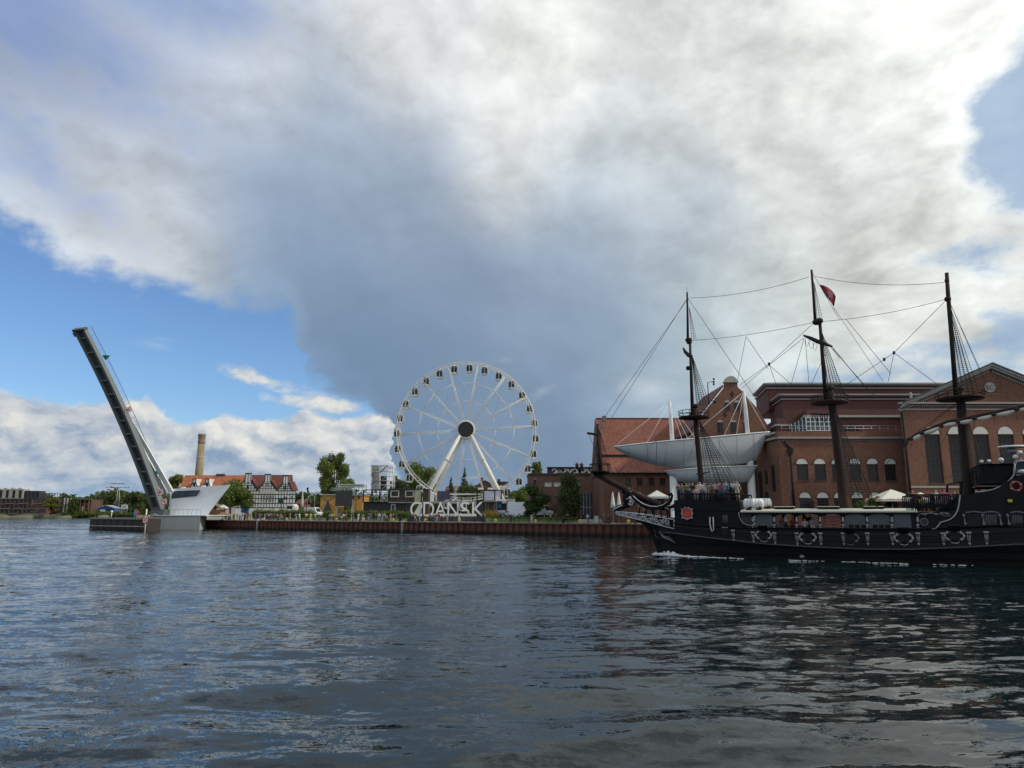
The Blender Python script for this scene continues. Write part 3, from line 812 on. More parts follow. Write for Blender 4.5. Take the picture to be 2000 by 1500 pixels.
    sign(P(251, 800, 163), 1.1, 1.2, 'leaf_sign', [(-.2,.2,-.2,-.2,.12,M_BLACK),(.1,.2,.1,-.2,.12,M_BLACK),(-.2,0,.2,0,.1,M_BLACK)], ry=R(22))
    sign(P(314, 961, 173), 1.35, 1.5, 'leaf_sign', [(-.2,.25,-.2,-.25,.13,M_BLACK),(-.2,0,.22,.24,.12,M_BLACK),(-.1,0,.22,-.24,.12,M_BLACK)], ry=R(12))
    sign(P(321, 979.5, 174), 1.35, 1.4, 'leaf_sign', [(0,0,0,-.26,.13,M_BLACK),(0,0,-.2,.25,.12,M_BLACK),(0,0,.2,.25,.12,M_BLACK),(-.3,.3,.3,-.3,.09,M_RED)], ry=R(12))
    sign(P(329.5, 1014, 174.6), 1.35, 1.3, 'abutment_sign', [(-.22,.1,.22,.1,.12,M_BLACK),(-.14,-.14,.14,-.14,.1,M_BLACK)])
    # waiting jetty / fender in front
    f = thing('fender_jetty', 'long dark timber and steel fender jetty standing in the river beside the drawbridge', 'jetty', G(230, 1036, 0))
    A = G(176, 1034.5, 0); B = G(284, 1037, 0); ax = (B-A); ln = ax.length; ax.normalize(); ay = Vector((-ax.y, ax.x, 0))
    if ay.y < 0: ay = -ay
    zt2 = ZY(1011.5, A.y)
    nb = 5
    for i in range(nb):                                    # horizontal planks of the face
        z = 0.25 + i*(zt2-0.35)/nb
        mb = MB(); mb.obox(A+ay*0.0+Vector((0,0,z)), ax*ln, ay*0.22, (0,0,(zt2-0.35)/nb-0.05)); mb.build('face_plank', M_WOODD, f)
    mb = MB(); mb.obox(A+ay*0.25+Vector((0,0,-1)), ax*ln, ay*3.2, (0,0,zt2-0.15+1)); mb.build('core', M_WOODD, f)
    mb = MB(); mb.obox(A-ay*0.1-ax*0.1+Vector((0,0,zt2-0.1)), ax*(ln+0.2), ay*3.6, (0,0,0.22)); mb.build('deck', M_WOOD if False else mat('jetty_deck', (0.16,0.14,0.12), 0.9, var=0.2), f)
    for z, rr in ((zt2*0.33, 0.13), (zt2*0.93, 0.10)):
        mb = MB(); mb.tube([A-ay*0.12+Vector((0,0,z)), B-ay*0.12+Vector((0,0,z))], rr, 6); mb.build('rubbing_strake', mat('strake_grey', (0.33,0.32,0.30), 0.6), f)
    for i in range(9):
        q = A + ax*(ln*i/8) - ay*0.05; mb = MB(); mb.bar(q+Vector((0,0,-1)), q+Vector((0,0,zt2-0.1)), 0.22); mb.build('pile', M_WOODD, f)
    for fr in (0.04, 0.34, 0.36):
        q = A + ax*(ln*fr) + ay*0.8; mb = MB(); mb.lathe([(0.16,zt2+0.12),(0.14,zt2+0.6),(0.22,zt2+0.7),(0.22,zt2+0.8)], (q.x,q.y,0), 8); mb.build('mooring_post', M_BLACK, f)
    q = A + ax*(ln*0.345) + ay*0.4
    mb = MB(); mb.tube([q+Vector((0,0,zt2)), q+Vector((0,0,zt2+1.3))], 0.12, 6); mb.sphere(q+Vector((0,0,zt2+1.45)), 0.3, 8); mb.build('signal_lamp', M_WHITE, f)
    # no-mooring board at the end of the jetty
    n_ = thing('navigation_sign', 'white board with red border and diagonal bar on a post at the jetty end', 'sign', B + Vector((0.3,-0.4,0)))
    c = P(284, 1014, B.y-0.5)
    mb = MB(); mb.tube([(c.x, c.y+0.2, -1), (c.x, c.y+0.2, c.z+2.2)], 0.16, 6); mb.build('post', M_WHITE, n_)
    sign(c, 1.15, 1.75, 'board', [(-.32,.38,.32,-.38,.13,M_RED),(-.15,-.25,-.15,-.05,.14,M_BLACK),(.2,.25,.2,.02,.14,M_BLACK)], par=n_)
build_bridge()
# ------------------------------------------------------------------ building tools
def wall(mb, x0, x1, z0, z1, Y, holes, depth=0.3):
    """upright wall facing the river at distance Y with real openings [(hx0,hx1,hz0,hz1)]"""
    xs = sorted(set([x0, x1] + [h for q in holes for h in q[:2]])); zs = sorted(set([z0, z1] + [h for q in holes for h in q[2:4]]))
    xs = [q for q in xs if x0 <= q <= x1]; zs = [q for q in zs if z0 <= q <= z1]
    for i in range(len(xs)-1):
        for j in range(len(zs)-1):
            cx, cz = (xs[i]+xs[i+1])/2, (zs[j]+zs[j+1])/2
            if any(h[0] < cx < h[1] and h[2] < cz < h[3] for h in holes): continue
            mb.add([(xs[i],Y,zs[j]),(xs[i+1],Y,zs[j]),(xs[i+1],Y,zs[j+1]),(xs[i],Y,zs[j+1])], [(0,1,2,3)])
    for (a, b, c, d) in holes:
        e = Y + depth
        mb.add([(a,Y,c),(b,Y,c),(b,Y,d),(a,Y,d),(a,e,c),(b,e,c),(b,e,d),(a,e,d)], [(0,4,5,1),(1,5,6,2),(2,6,7,3),(3,7,4,0)])
def window(par, a, b, c, d, Y, cols, rows, fm, gm, fw=0.10, dep=0.14, sill=None, name='window', bar=0.05):
    """a window set into an opening: frame, pane, glazing bars, sill"""
    mb = MB(); y0, y1 = Y+dep, Y+dep+0.08
    mb.box(a+.004,y0,c+.004,a+fw,y1,d-.004); mb.box(b-fw,y0,c+.004,b-.004,y1,d-.004); mb.box(a+fw,y0,c+.004,b-fw,y1,c+fw); mb.box(a+fw,y0,d-fw,b-fw,y1,d-.004)
    w = mb.build(name, fm, par)
    mb = MB(); mb.box(a+fw*.5,y1-0.03,c+fw*.5,b-fw*.5,y1+0.02,d-fw*.5); mb.build('pane', gm, w)
    if cols > 1 or rows > 1:
        mb = MB()
        for i in range(1, cols):
            x = a + (b-a)*i/cols; mb.box(x-bar/2,y0+.012,c+fw,x+bar/2,y1-.032,d-fw)
        for j in range(1, rows):
            z = c + (d-c)*j/rows; mb.box(a+fw,y0+.02,z-bar/2,b-fw,y1-.034,z+bar/2)
        mb.build('glazing_bars', fm, w)
    if sill:
        mb = MB(); mb.box(a-0.1,Y-0.10,c-0.16,b+0.1,Y+0.1,c-0.004); mb.build('sill', sill, w)
    return w
def archcap(par, cx, w, z0, h, Y, m, proud=0.05, n=10, name='arch_panel'):
    pts = [(cx + w/2*math.cos(math.pi*i/n), Y-proud, z0 + h*math.sin(math.pi*i/n)) for i in range(n+1)]
    mb = MB(); mb.prism(pts, (0, proud+0.02, 0)); return mb.build(name, m, par)
def ztop(y, Y): return ZY(y, Y)
def gable_roof(mb, x0, x1, y0, y1, z0, z1, along='x', over=0.4, th=0.25):
    if along == 'x':
        ym = (y0+y1)/2
        for (ya, yb) in ((y0-over, ym), (y1+over, ym)):
            mb.prism([(x0-over,ya,z0),(x1+over,ya,z0),(x1+over,yb,z1),(x0-over,yb,z1)], (0,0,th))
    else:
        xm = (x0+x1)/2
        for (xa, xb) in ((x0-over, xm), (x1+over, xm)):
            mb.prism([(xa,y0-over,z0),(xa,y1+over,z0),(xb,y1+over,z1),(xb,y0-over,z1)], (0,0,th))
GND = QZ

# ------------------------------------------------------------------ far left bank
YF = 568.0
def fx(x, Y=YF, y=1000): return XY(x, Y, y)
def flat_block(name, label, x0, x1, ytop, ybase, Y, dep, mw, floors, bays, m_frame, gm=M_GLASS, balcony=True, z0=None, penthouse=None):
    a, b = fx(x0, Y), fx(x1, Y); zt = ztop(ytop, Y); zb = (GND if z0 is None else z0)
    t = thing(name, label, 'building', ((a+b)/2, Y, zb))
    holes = []; fh = (zt-zb-0.6)/floors; bw = (b-a)/bays
    for j in range(floors):
        for i in range(bays):
            c = zb+0.5+j*fh; holes.append((a+i*bw+bw*0.22, a+i*bw+bw*0.78, c+fh*0.15, c+fh*0.82))
    mb = MB(); wall(mb, a, b, zb, zt, Y, holes, 0.6)
    mb.add([(a,Y,zb),(a,Y+dep,zb),(a,Y+dep,zt),(a,Y,zt)], [(0,1,2,3)]); mb.add([(b,Y,zb),(b,Y+dep,zb),(b,Y+dep,zt),(b,Y,zt)], [(0,1,2,3)])
    mb.add([(a,Y+dep,zb),(b,Y+dep,zb),(b,Y+dep,zt),(a,Y+dep,zt)], [(0,1,2,3)])
    mb.build('wall', mw, t)
    mb = MB(); mb.box(a-.3,Y-.3,zt,b+.3,Y+dep+.3,zt+0.35); mb.build('roof', M_DKGREY, t)
    for k, h in enumerate(holes):
        window(t, *h, Y, 2, 1, m_frame, gm, fw=0.16, dep=0.4)
        if balcony and (k % 3 != 2):
            mb = MB(); mb.box(h[0]-.4,Y-1.2,h[2]-.25,h[1]+.4,Y-0.003,h[2]-.05); bo = mb.build('balcony', M_CONC, t)
            mb = MB(); mb.box(h[0]-.4,Y-1.2,h[2]-.045,h[1]+.4,Y-1.12,h[2]+.95); mb.build('balcony_rail', M_DKGREY, bo)
    return t, a, b, zt
bl, a, b, zt = flat_block('apartment_block', 'long brown brick apartment block on the far bank with a pale setback storey', -60, 60, 974.5, 1006, YF, 14, M_BRICKD, 3, 14, M_DKGREY)
def upper(par, x0, x1, y0, y1, m, Y, bays, nm):
    a, b = fx(x0, Y), fx(x1, Y); z0_, z1_ = ztop(y1, Y), ztop(y0, Y); holes = [(a+(i+.25)*(b-a)/bays, a+(i+.75)*(b-a)/bays, z0_+.6, z1_-1.0) for i in range(bays)]
    mb = MB(); wall(mb, a, b, z0_, z1_, Y, holes, .5); mb.add([(b,Y,z0_),(b,Y+8,z0_),(b,Y+8,z1_),(b,Y,z1_)], [(0,1,2,3)]); mb.add([(a,Y,z1_),(b,Y,z1_),(b,Y+8,z1_),(a,Y+8,z1_)], [(0,1,2,3)])
    o = mb.build(nm, m, par)
    for h in holes: window(par, *h, Y, 1, 1, M_DKGREY, M_GLASS, fw=0.2, dep=.3)
upper(bl, -60, 41, 955, 974.3, mat('beige_render', (0.42,0.38,0.31), 0.8), YF+4, 8, 'setback_storey')
for x in range(-50, 40, 14):
    mb = MB(); c = Vector((fx(x, YF+7), YF+7, ztop(955, YF+4))); mb.box(c.x-1,c.y-1,c.z-.2,c.x+1,c.y+1,c.z+1.0); mb.build('rooftop_unit', M_STEEL, bl)
bl2, a, b, zt = flat_block('apartment_block', 'red brick apartment block on the far bank with a dark steel framed roof terrace', 60.5, 90, 974.5, 1006, YF+1, 16, M_BRICKF, 3, 4, M_WHITE)
upper(bl2, 41.5, 72, 958.5, 974.3, M_DKGREY, YF+5, 4, 'setback_storey')
z0_ = ztop(974, YF+4); z1_ = ztop(964, YF+4)
for i in range(6):
    x = fx(73 + i*6.2, YF+4); mb = MB(); mb.bar((x, YF+4, z0_), (x, YF+4, z1_), .25); mb.bar((x, YF+4, z1_), (x, YF+11, z1_), .25); mb.bar((x, YF+11, z0_), (x, YF+11, z1_), .25); mb.build('pergola_frame', M_DKGREY, bl2)
for k in (0, 1):
    mb = MB(); mb.bar((fx(73, YF+4), YF+4+7*k, z1_+.2), (fx(104, YF+4), YF+4+7*k, z1_+.2), .25); mb.build('pergola_beam', M_DKGREY, bl2)
bl3, a, b, zt = flat_block('apartment_block', 'narrow brick apartment block with white stone strips behind two round trees on the far bank', 112, 139, 972.5, 1004, YF+6, 14, M_BRICKD, 4, 4, M_WHITE)
for i in range(3):
    x = fx(124 + i*6, YF+6); mb = MB(); mb.box(x-.5,YF+5.7,zt-12,x+.5,YF+5.997,zt); mb.build('stone_strip', M_CREAM, bl3)
bl4, a, b, zt = flat_block('apartment_block', 'brown brick apartment block with tall white panels beside the blue boat shed', 149, 176.5, 975.5, 1004, YF-4, 16, M_BRICKD, 3, 4, M_DKGREY)
for x in (155, 161):
    xx = fx(x, YF-4); mb = MB(); mb.box(xx-.55,YF-4.4,GND+1,xx+.55,YF-4.003,zt-5); mb.build('white_panel', M_WHITE, bl4)
for i in range(4):
    xx = fx(151+i*8, YF-4); mb = MB(); mb.box(xx-.3,YF-6.5,GND,xx+.3,YF-5.9,zt-.3); mb.build('portico_post', M_WOOD, bl4)
mb = MB(); mb.box(fx(148, YF-4)-.5,YF-7,zt-.28,fx(177, YF-4)+.5,YF-4.35,zt+.3); mb.build('portico_roof', M_WOOD, bl4)
# boat shed
def shed(name, label, x0, x1, yr, ye, Y, dep, mw, mr):
    a, b = fx(x0, Y), fx(x1, Y); z1_, z2 = ztop(ye, Y), ztop(yr, Y)
    t = thing(name, label, 'building', ((a+b)/2, Y, GND))
    mb = MB(); mb.prism([(a,Y,GND),(b,Y,GND),(b,Y,z1_),((a+b)/2,Y,z2),(a,Y,z1_)], (0,dep,0)); mb.build('wall', mw, t)
    mb = MB(); gable_roof(mb, a, b, Y, Y+dep, z1_+.05, z2+.05, 'y', .6, .3); mb.build('roof', mr, t)
    mb = MB(); mb.box(a+2,Y-.06,GND,a+6,Y-.003,z1_-1); mb.build('door', M_WHITE, t)
    mb = MB(); mb.box(b-7,Y-.06,GND+1.2,b-3,Y-.003,z1_-.6); mb.build('window', M_GLASS, t)
shed('boat_shed', 'blue boat shed with a shallow pale roof on the far bank', 190, 223, 987.5, 993, YF-2, 9, M_BLUE, M_STEEL)
shed('boat_shed', 'low grey shed attached behind the blue boat shed', 175, 197, 988, 993, YF+10, 9, M_DKGREY, mat('shed_roof', (0.5,0.52,0.52), 0.6))
# shore stones, small moored boats, floodlight mast
mb = MB(); rows = []
for i in range(60):
    f = i/59; x = -40 + 340*f
    q0 = G(x, 1011.3 + .12*math.sin(i*.5), 0)
    rows.append([Vector((q0.x, q0.y, -.6)), Vector((q0.x, q0.y+2.5, 1.0+.2*math.sin(i*.8))), Vector((q0.x, q0.y+7, 2.3)), Vector((q0.x*1.02, q0.y+16, 2.6)), Vector((q0.x*1.04, q0.y+30, 2.0))])
mb.grid(rows); o = mb.build('embankment', M_EARTH); tag(o, 'stony embankment of the far bank', 'embankment', kind='structure')
for i, x in enumerate([146, 153, 160, 167, 174, 181, 188, 195, 12, 20]):
    q = G(x, 1009.5, 0.4); hl = 2.6
    names = ['blue stripe', 'dark cabin', 'grey cover', 'red stripe', 'low cockpit', 'tan cover', 'raised bow', 'green stripe', 'open deck', 'small wheelhouse']
    t = thing('motor_boat', 'tiny white motor boat with ' + names[i] + (' moored by the blue boat shed' if i < 8 else ' moored below the apartment block'), 'boat', (q.x, q.y, 0), 'white boats moored at the far bank')
    mb = MB(); rows = []
    for k in range(6):
        f = k/5; w = 1.0*math.sin(math.pi*min(1, .25+.75*(1-f)))*.9 + .05; xx = q.x-hl+2*hl*f
        rows.append([(xx, q.y-w, 1.3+.4*f), (xx, q.y-w*.6, -.1), (xx, q.y+w*.6, -.1), (xx, q.y+w, 1.3+.4*f)])
    mb.grid(rows, closed=True); mb.add(rows[0], [(0,1,2,3)]); mb.add(rows[-1], [(0,1,2,3)]); mb.build('hull', M_WHITE, t)
    ac = [M_BLUE, M_DKGREY, M_STEEL, M_RED, M_WOOD, M_CANVASD, M_WHITE, M_GREEN, M_WOOD, M_DKGREY][i]
    mb = MB(); mb.box(q.x-1.3,q.y-.7,1.35,q.x+.6,q.y+.7,2.2); mb.build('cabin', ac, t)
def flood_mast():
    Y = 575; c = P(228, 998, Y); zt = ztop(944, Y); s = 470/1387
    t = thing('floodlight_mast', 'tall slim steel lattice mast with two crossbars of floodlights on the far bank', 'mast', (c.x, Y, GND))
    zb = GND; L = 2.2
    for sx in (-1, 1):
        mb = MB(); mb.tube([(c.x+sx*L*.8, Y, zb), (c.x+sx*.45, Y, zt-2)], .16, 5); mb.build('mast_leg', M_STEEL, t)
    for k in range(8):
        f = k/8; f2 = (k+1)/8; w = L*.8*(1-f)+.45*f; w2 = L*.8*(1-f2)+.45*f2; z = zb+(zt-2-zb)*f; z2 = zb+(zt-2-zb)*f2
        mb = MB(); mb.tube([(c.x-w, Y, z), (c.x+w2, Y, z2)], .07, 4); mb.build('brace', M_STEEL, t)
    for (xa, xb, y) in ((209, 251, 951.5), (218, 242, 944.2)):
        z = ztop(y, Y); a, b = XY(xa, Y, y), XY(xb, Y, y)
        mb = MB(); mb.bar((a, Y, z), (b, Y, z), .22); cb = mb.build('crossbar', M_STEEL, t)
        for i in range(7):
            x = a+(b-a)*i/6; mb = MB(); mb.box(x-.55,Y-.4,z-.55,x+.55,Y+.4,z-.12); mb.build('floodlight', M_DKGREY, cb)
flood_mast()
t = thing('notice_board', 'white notice board with a black diagonal cross by the far shore', 'sign', P(243, 1003, 300))
c = P(243, 990, 300); w, h = 1.35, .95
mb = MB(); mb.box(c.x-w,c.y,c.z-h,c.x+w,c.y+.1,c.z+h); mb.build('panel', M_WHITE, t)
for s_ in (-1, 1):
    mb = MB(); mb.bar((c.x-w*.8,c.y-.03,c.z-s_*h*.8), (c.x+w*.8,c.y-.03,c.z+s_*h*.8), .02, .14, up=(0,0,1)); mb.build('cross_stroke', M_BLACK, t)
    mb = MB(); mb.bar((c.x+s_*w*.8, c.y+.2, 0), (c.x+s_*w*.8, c.y+.2, c.z), .14); mb.build('post', M_STEEL, t)
for x, m, cn in ((262, mat('flag_blue', (.12,.2,.55), .7), 'white and blue'), (267, M_RED, 'red')):
    q = P(x, 1011, 235); t = thing('beach_flag', cn + ' feather shaped advertising flag on the bank behind the jetty', 'flag', (q.x, q.y, GND))
    z0_, z1_ = ztop(1010, 235), ztop(995, 235)
    mb = MB(); mb.tube([(q.x, q.y, GND-.2), (q.x, q.y, z1_)], .04, 4); mb.build('pole', M_STEEL, t)
    mb = MB(); mb.prism([(q.x+.05,q.y,z0_+.4),(q.x+.65,q.y,z0_+.5),(q.x+.8,q.y,z1_-.9),(q.x+.5,q.y,z1_-.2),(q.x+.05,q.y,z1_)], (0,.03,0)); mb.build('cloth', m, t)

# ------------------------------------------------------------------ chimney
def chimney():
    Y = 300; c = P(389, 1005, Y); zt = ztop(847.5, Y); k = Y/1387
    t = thing('factory_chimney', 'tall tapering tan brick factory chimney with a dark crown behind the orange roof', 'chimney', (c.x, Y, GND))
    xm = XY(388.5, Y, 928)
    r0, r1 = 8.4*k*1.0, 6.2*k
    mb = MB(); mb.lathe([(r0,GND),(r0*.9,ztop(928,Y)),(r1,zt-4.2)], (xm, Y, 0), 20); mb.build('shaft', M_TAN, t)
    mb = MB(); mb.lathe([(r1*1.0,zt-4.2),(r1*1.1,zt-3.8),(r1*1.1,zt-3.2),(r1*1.03,zt-3.0),(r1*1.06,zt-1.2),(r1*1.18,zt-.9),(r1*1.18,zt-.2),(r1*.9,zt),(r1*.7,zt)], (xm, Y, 0), 20); mb.build('crown', mat('crown_brick', (0.22,0.17,0.12), .9, var=.2), t)
    for y in (892, 901):
        z = ztop(y, Y); f = (z-GND)/(zt-GND); r = r0+(r1-r0)*f
        mb = MB(); mb.lathe([(r*1.02,z-.12),(r*1.02,z+.12)], (xm, Y, 0), 20); mb.build('iron_band', mat('pale_band', (.5,.47,.4), .7), t)
chimney()

# ------------------------------------------------------------------ long orange roofed granary + half-timbered house
def granary():
    Y = 222.0
    t = thing('granary', 'long granary with an orange tiled roof and two white dormers', 'building', P(420, 1005, Y))
    zr, ze = ztop(928, Y+6), ztop(962, Y)
    a, b = XY(346, Y), XY(476, Y)
    mb = MB(); mb.box(a+.6,Y+.5,GND,b,Y+13,ze+.1); mb.build('wall', M_CREAM, t)
    mb = MB(); ra = XY(360, Y+6, 930)
    mb.add([(a-.4,Y-.3,ze),(b,Y-.3,ze),(b,Y+6.5,zr),(ra,Y+6.5,zr)], [(0,1,2,3)]); mb.add([(a-.4,Y+13.5,ze),(b,Y+13.5,ze),(b,Y+6.5,zr),(ra,Y+6.5,zr)], [(3,2,1,0)])
    mb.add([(a-.4,Y-.3,ze),(a-.4,Y+13.5,ze),(ra,Y+6.5,zr)], [(0,1,2)]); mb.build('roof', M_TILEO, t)
    for x in (378, 403):
        xx = XY(x, Y, 945); z0_, z1_ = ztop(953, Y), ztop(935, Y); w = 7.5*Y/1387
        mb = MB(); mb.prism([(xx-w,Y+.5,z0_),(xx+w,Y+.5,z0_),(xx+w*.42,Y+.5,z1_-1.2),(xx+w*.42,Y+.5,z1_),(xx-w*.42,Y+.5,z1_),(xx-w*.42,Y+.5,z1_-1.2)], (0,4.5,0)); d = mb.build('dormer', M_WHITE, t)
        for p in (((-w,z0_),(-w*.42,z1_-1.2)), ((w,z0_),(w*.42,z1_-1.2)), ((-w*.42,z1_-1.2),(-w*.42,z1_)), ((w*.42,z1_-1.2),(w*.42,z1_)), ((-w*.5,z1_),(w*.5,z1_)), ((-w*.6,z1_-1.3),(w*.6,z1_-1.3))):
            mb = MB(); mb.bar((xx+p[0][0],Y+.43,p[0][1]), (xx+p[1][0],Y+.43,p[1][1]), .16, .22); mb.build('timber', M_WOODD, d)
        mb = MB(); mb.box(xx-.35,Y+.44,z0_+.5,xx+.35,Y+.49,z0_+1.5); mb.build('window', M_GLASS, d)
    for x in (430,):
        xx = XY(x, Y+6, 925); mb = MB(); mb.box(xx-1.3,Y+6,zr-.4,xx+1.3,Y+7,zr+.4); mb.build('ridge_vent', M_DKGREY, t)
granary()
def halftimber():
    Y = 205.0; k = Y/1387
    t = thing('half_timbered_house', 'white half-timbered house with three stepped gables and dark red roof', 'house', P(518, 1005, Y))
    ze = ztop(958, Y); zb = GND; zs = ztop(992, Y)
    xL, xR = XY(459, Y), XY(575.5, Y)
    xa = [XY(459, Y, 958), XY(502.5, Y, 958), XY(540.5, Y, 958), XY(575.5, Y, 962)]
    tops = [(480, 491, 924.6), (518, 528.5, 926.6), (553.6, 563.8, 929.2)]
    PL = mat('lime_plaster', (0.80,0.80,0.76), .8, var=.05, grime=.08); TB = mat('black_timber', (.022,.019,.017), .7, var=.2)
    holes = []
    for i in range(6):
        for j in range(2):
            cx = XY(508.4+i*4.7, Y); holes.append((cx-.22, cx+.22, ztop(980.4-j*7.4, Y), ztop(975.2-j*7.4, Y)))
    for (x, y) in ((555, 973), (559, 973), (484, 952), (557, 953), (492, 971), (570, 972)):
        cx = XY(x, Y, y); z = ztop(y, Y); holes.append((cx-.28, cx+.28, z-.5, z+.5))
    low = [h for h in holes if h[3] < ze]; high = [h for h in holes if h[3] >= ze]
    mb = MB(); wall(mb, xL, xR, zb, ze, Y, low, .25)
    mb.add([(xR,Y,zb),(xR-5.5,Y+14,zb),(xR-5.5,Y+14,ze),(xR,Y,ze)], [(0,1,2,3)]); mb.add([(xL,Y,zb),(xL,Y+14,zb),(xL,Y+14,ze),(xL,Y,ze)], [(0,1,2,3)])
    mb.build('wall', PL, t)
    for h in holes: 
        if h in high: mb = MB(); mb.box(h[0],Y-.05,h[2],h[1],Y-.005,h[3]); mb.build('window', M_GLASS, t)
        else: window(t, *h, Y, 2, 2, M_WHITE, M_GLASS, fw=.07, dep=.08)
    def bar(x0, z0, x1, z1, w=.22, par=t):
        m_ = MB(); m_.bar((x0,Y-.03,z0), (x1,Y-.03,z1), .06, w, up=(0,0,1) if abs(x1-x0) > abs(z1-z0) else (1,0,0)); m_.build('timber', TB, par)
    for gi, (p0, p1, yt) in enumerate(tops):
        l, r = xa[gi], xa[gi+1]; tl, tr = XY(p0, Y, yt), XY(p1, Y, yt); zt = ztop(yt, Y); zc = zt-2.0
        if gi == 2: r = XY(570.5, Y, 958)
        mb = MB(); mb.prism([(l,Y,ze),(r,Y,ze),(tr,Y,zc),(tr,Y,zt),(tl,Y,zt),(tl,Y,zc)], (0,.5,0)); g = mb.build('gable', PL, t)
        bar(l, ze, tl, zc, .3, g); bar(r, ze, tr, zc, .3, g); bar(tl, zc, tl, zt, .22, g); bar(tr, zc, tr, zt, .22, g); bar(tl-.15, zt, tr+.15, zt, .3, g); bar((tl+tr)/2, zc-1.2, (tl+tr)/2, zt, .14, g)
        for q in range(1, 4):
            f = q/4; z = ze+(zc-ze)*f; bar(l+(tl-l)*f, z, r+(tr-r)*f, z, .16, g)
        n = 7
        for q in range(1, n):
            x = l+(r-l)*q/n
            f = min((x-l)/(tl-l) if tl > l else 1, (r-x)/(r-tr), 1); zz = ze+(zc-ze)*max(0, f-.02)
            if f > .12: bar(x, ze, x, zz, .13, g)
        # cross roof behind the gable
        mb = MB()
        for (xa_, xb_) in ((l, tl), (r, tr)):
            mb.prism([(xa_,Y+.5,ze),(xb_,Y+.5,zc+.4),(xb_,Y+6,zc+.4),(xa_,Y+6,ze)], (0,0,.2))
        mb.prism([(tl,Y+.5,zc+.38),(tr,Y+.5,zc+.38),(tr,Y+6,zc+.38),(tl,Y+6,zc+.38)], (0,0,.2)); mb.build('cross_roof', M_TILED, t)
    # main roof: ridge parallel to the front
    zr = ztop(927.5, Y+6.5); mb = MB()
    mb.add([(xL,Y+.6,ze),(xR-.8,Y+.6,ze),(xR-3.2,Y+6.5,zr),(xL,Y+6.5,zr)], [(0,1,2,3)]); mb.add([(xL,Y+13.5,ze),(xR-6,Y+13.5,ze),(xR-3.2,Y+6.5,zr),(xL,Y+6.5,zr)], [(3,2,1,0)])
    mb.add([(xR-.8,Y+.6,ze),(xR-6,Y+13.5,ze),(xR-3.2,Y+6.5,zr)], [(0,1,2)]); mb.build('roof', M_TILED, t)
    # grid of wall timbers
    n = 21
    for i in range(n+1):
        x = xL+(xR-xL)*i/n; bar(x, zs, x, ze, .15)
    for y in (958.6, 965.5, 973.6, 983, 991.5):
        z = ztop(y, Y); bar(xL, z, xR, z, .2)
    # name board
    mb = MB(); a, b = XY(506, Y), XY(537.5, Y); mb.box(a,Y-.16,ztop(964.3,Y),b,Y-.07,ztop(958.4,Y)); nb = mb.build('name_board', M_CREAM, t)
    for i in range(11):
        x = a+.35+(b-a-.7)*i/10; hh = .30+.12*((i*7) % 3); zc = ztop(961.3, Y)
        if i == 5: continue
        mb = MB(); mb.bar((x,Y-.165,zc-hh*.5), (x,Y-.165,zc+hh*.5), .02, .16, up=(1,0,0)); mb.build('faded_letter', mat('faded_letter', (.42,.36,.28), .7), nb)
    # ground floor doors
    for x in (482, 500, 520, 546):
        xx = XY(x, Y); mb = MB(); mb.box(xx-.6,Y-.06,GND,xx+.6,Y-.004,ztop(997,Y)); mb.build('door', M_DKGREY, t)
halftimber()
# ------------------------------------------------------------------ lettering
def text_mesh(body, w, h, depth, mats, name, smooth_res=3, tight=True):
    """letters as a solid in local x (right), z (up), y (back); front face at y=0"""
    cu = bpy.data.curves.new('txt', 'FONT'); cu.body = body; cu.extrude = 0.5; cu.resolution_u = smooth_res
    o = bpy.data.objects.new('txt', cu); COL.objects.link(o)
    dg = bpy.context.evaluated_depsgraph_get(); dg.update()
    me = bpy.data.meshes.new_from_object(o.evaluated_get(dg)); bpy.data.objects.remove(o)
    v = np.zeros(len(me.vertices)*3); me.vertices.foreach_get('co', v); v = v.reshape(-1, 3)
    lo, hi = v.min(0), v.max(0)
    out = np.zeros_like(v)
    out[:, 0] = (v[:, 0]-lo[0])/(hi[0]-lo[0])*w; out[:, 2] = (v[:, 1]-lo[1])/(hi[1]-lo[1])*h; out[:, 1] = (hi[2]-v[:, 2])/(hi[2]-lo[2])*depth
    me.vertices.foreach_set('co', out.ravel()); me.update()
    me.materials.clear()
    for m in mats: me.materials.append(m)
    for p in me.polygons:
        p.use_smooth = False; p.material_index = 0 if p.normal.y < -0.9 else min(1, len(mats)-1)
    me.name = name
    return me

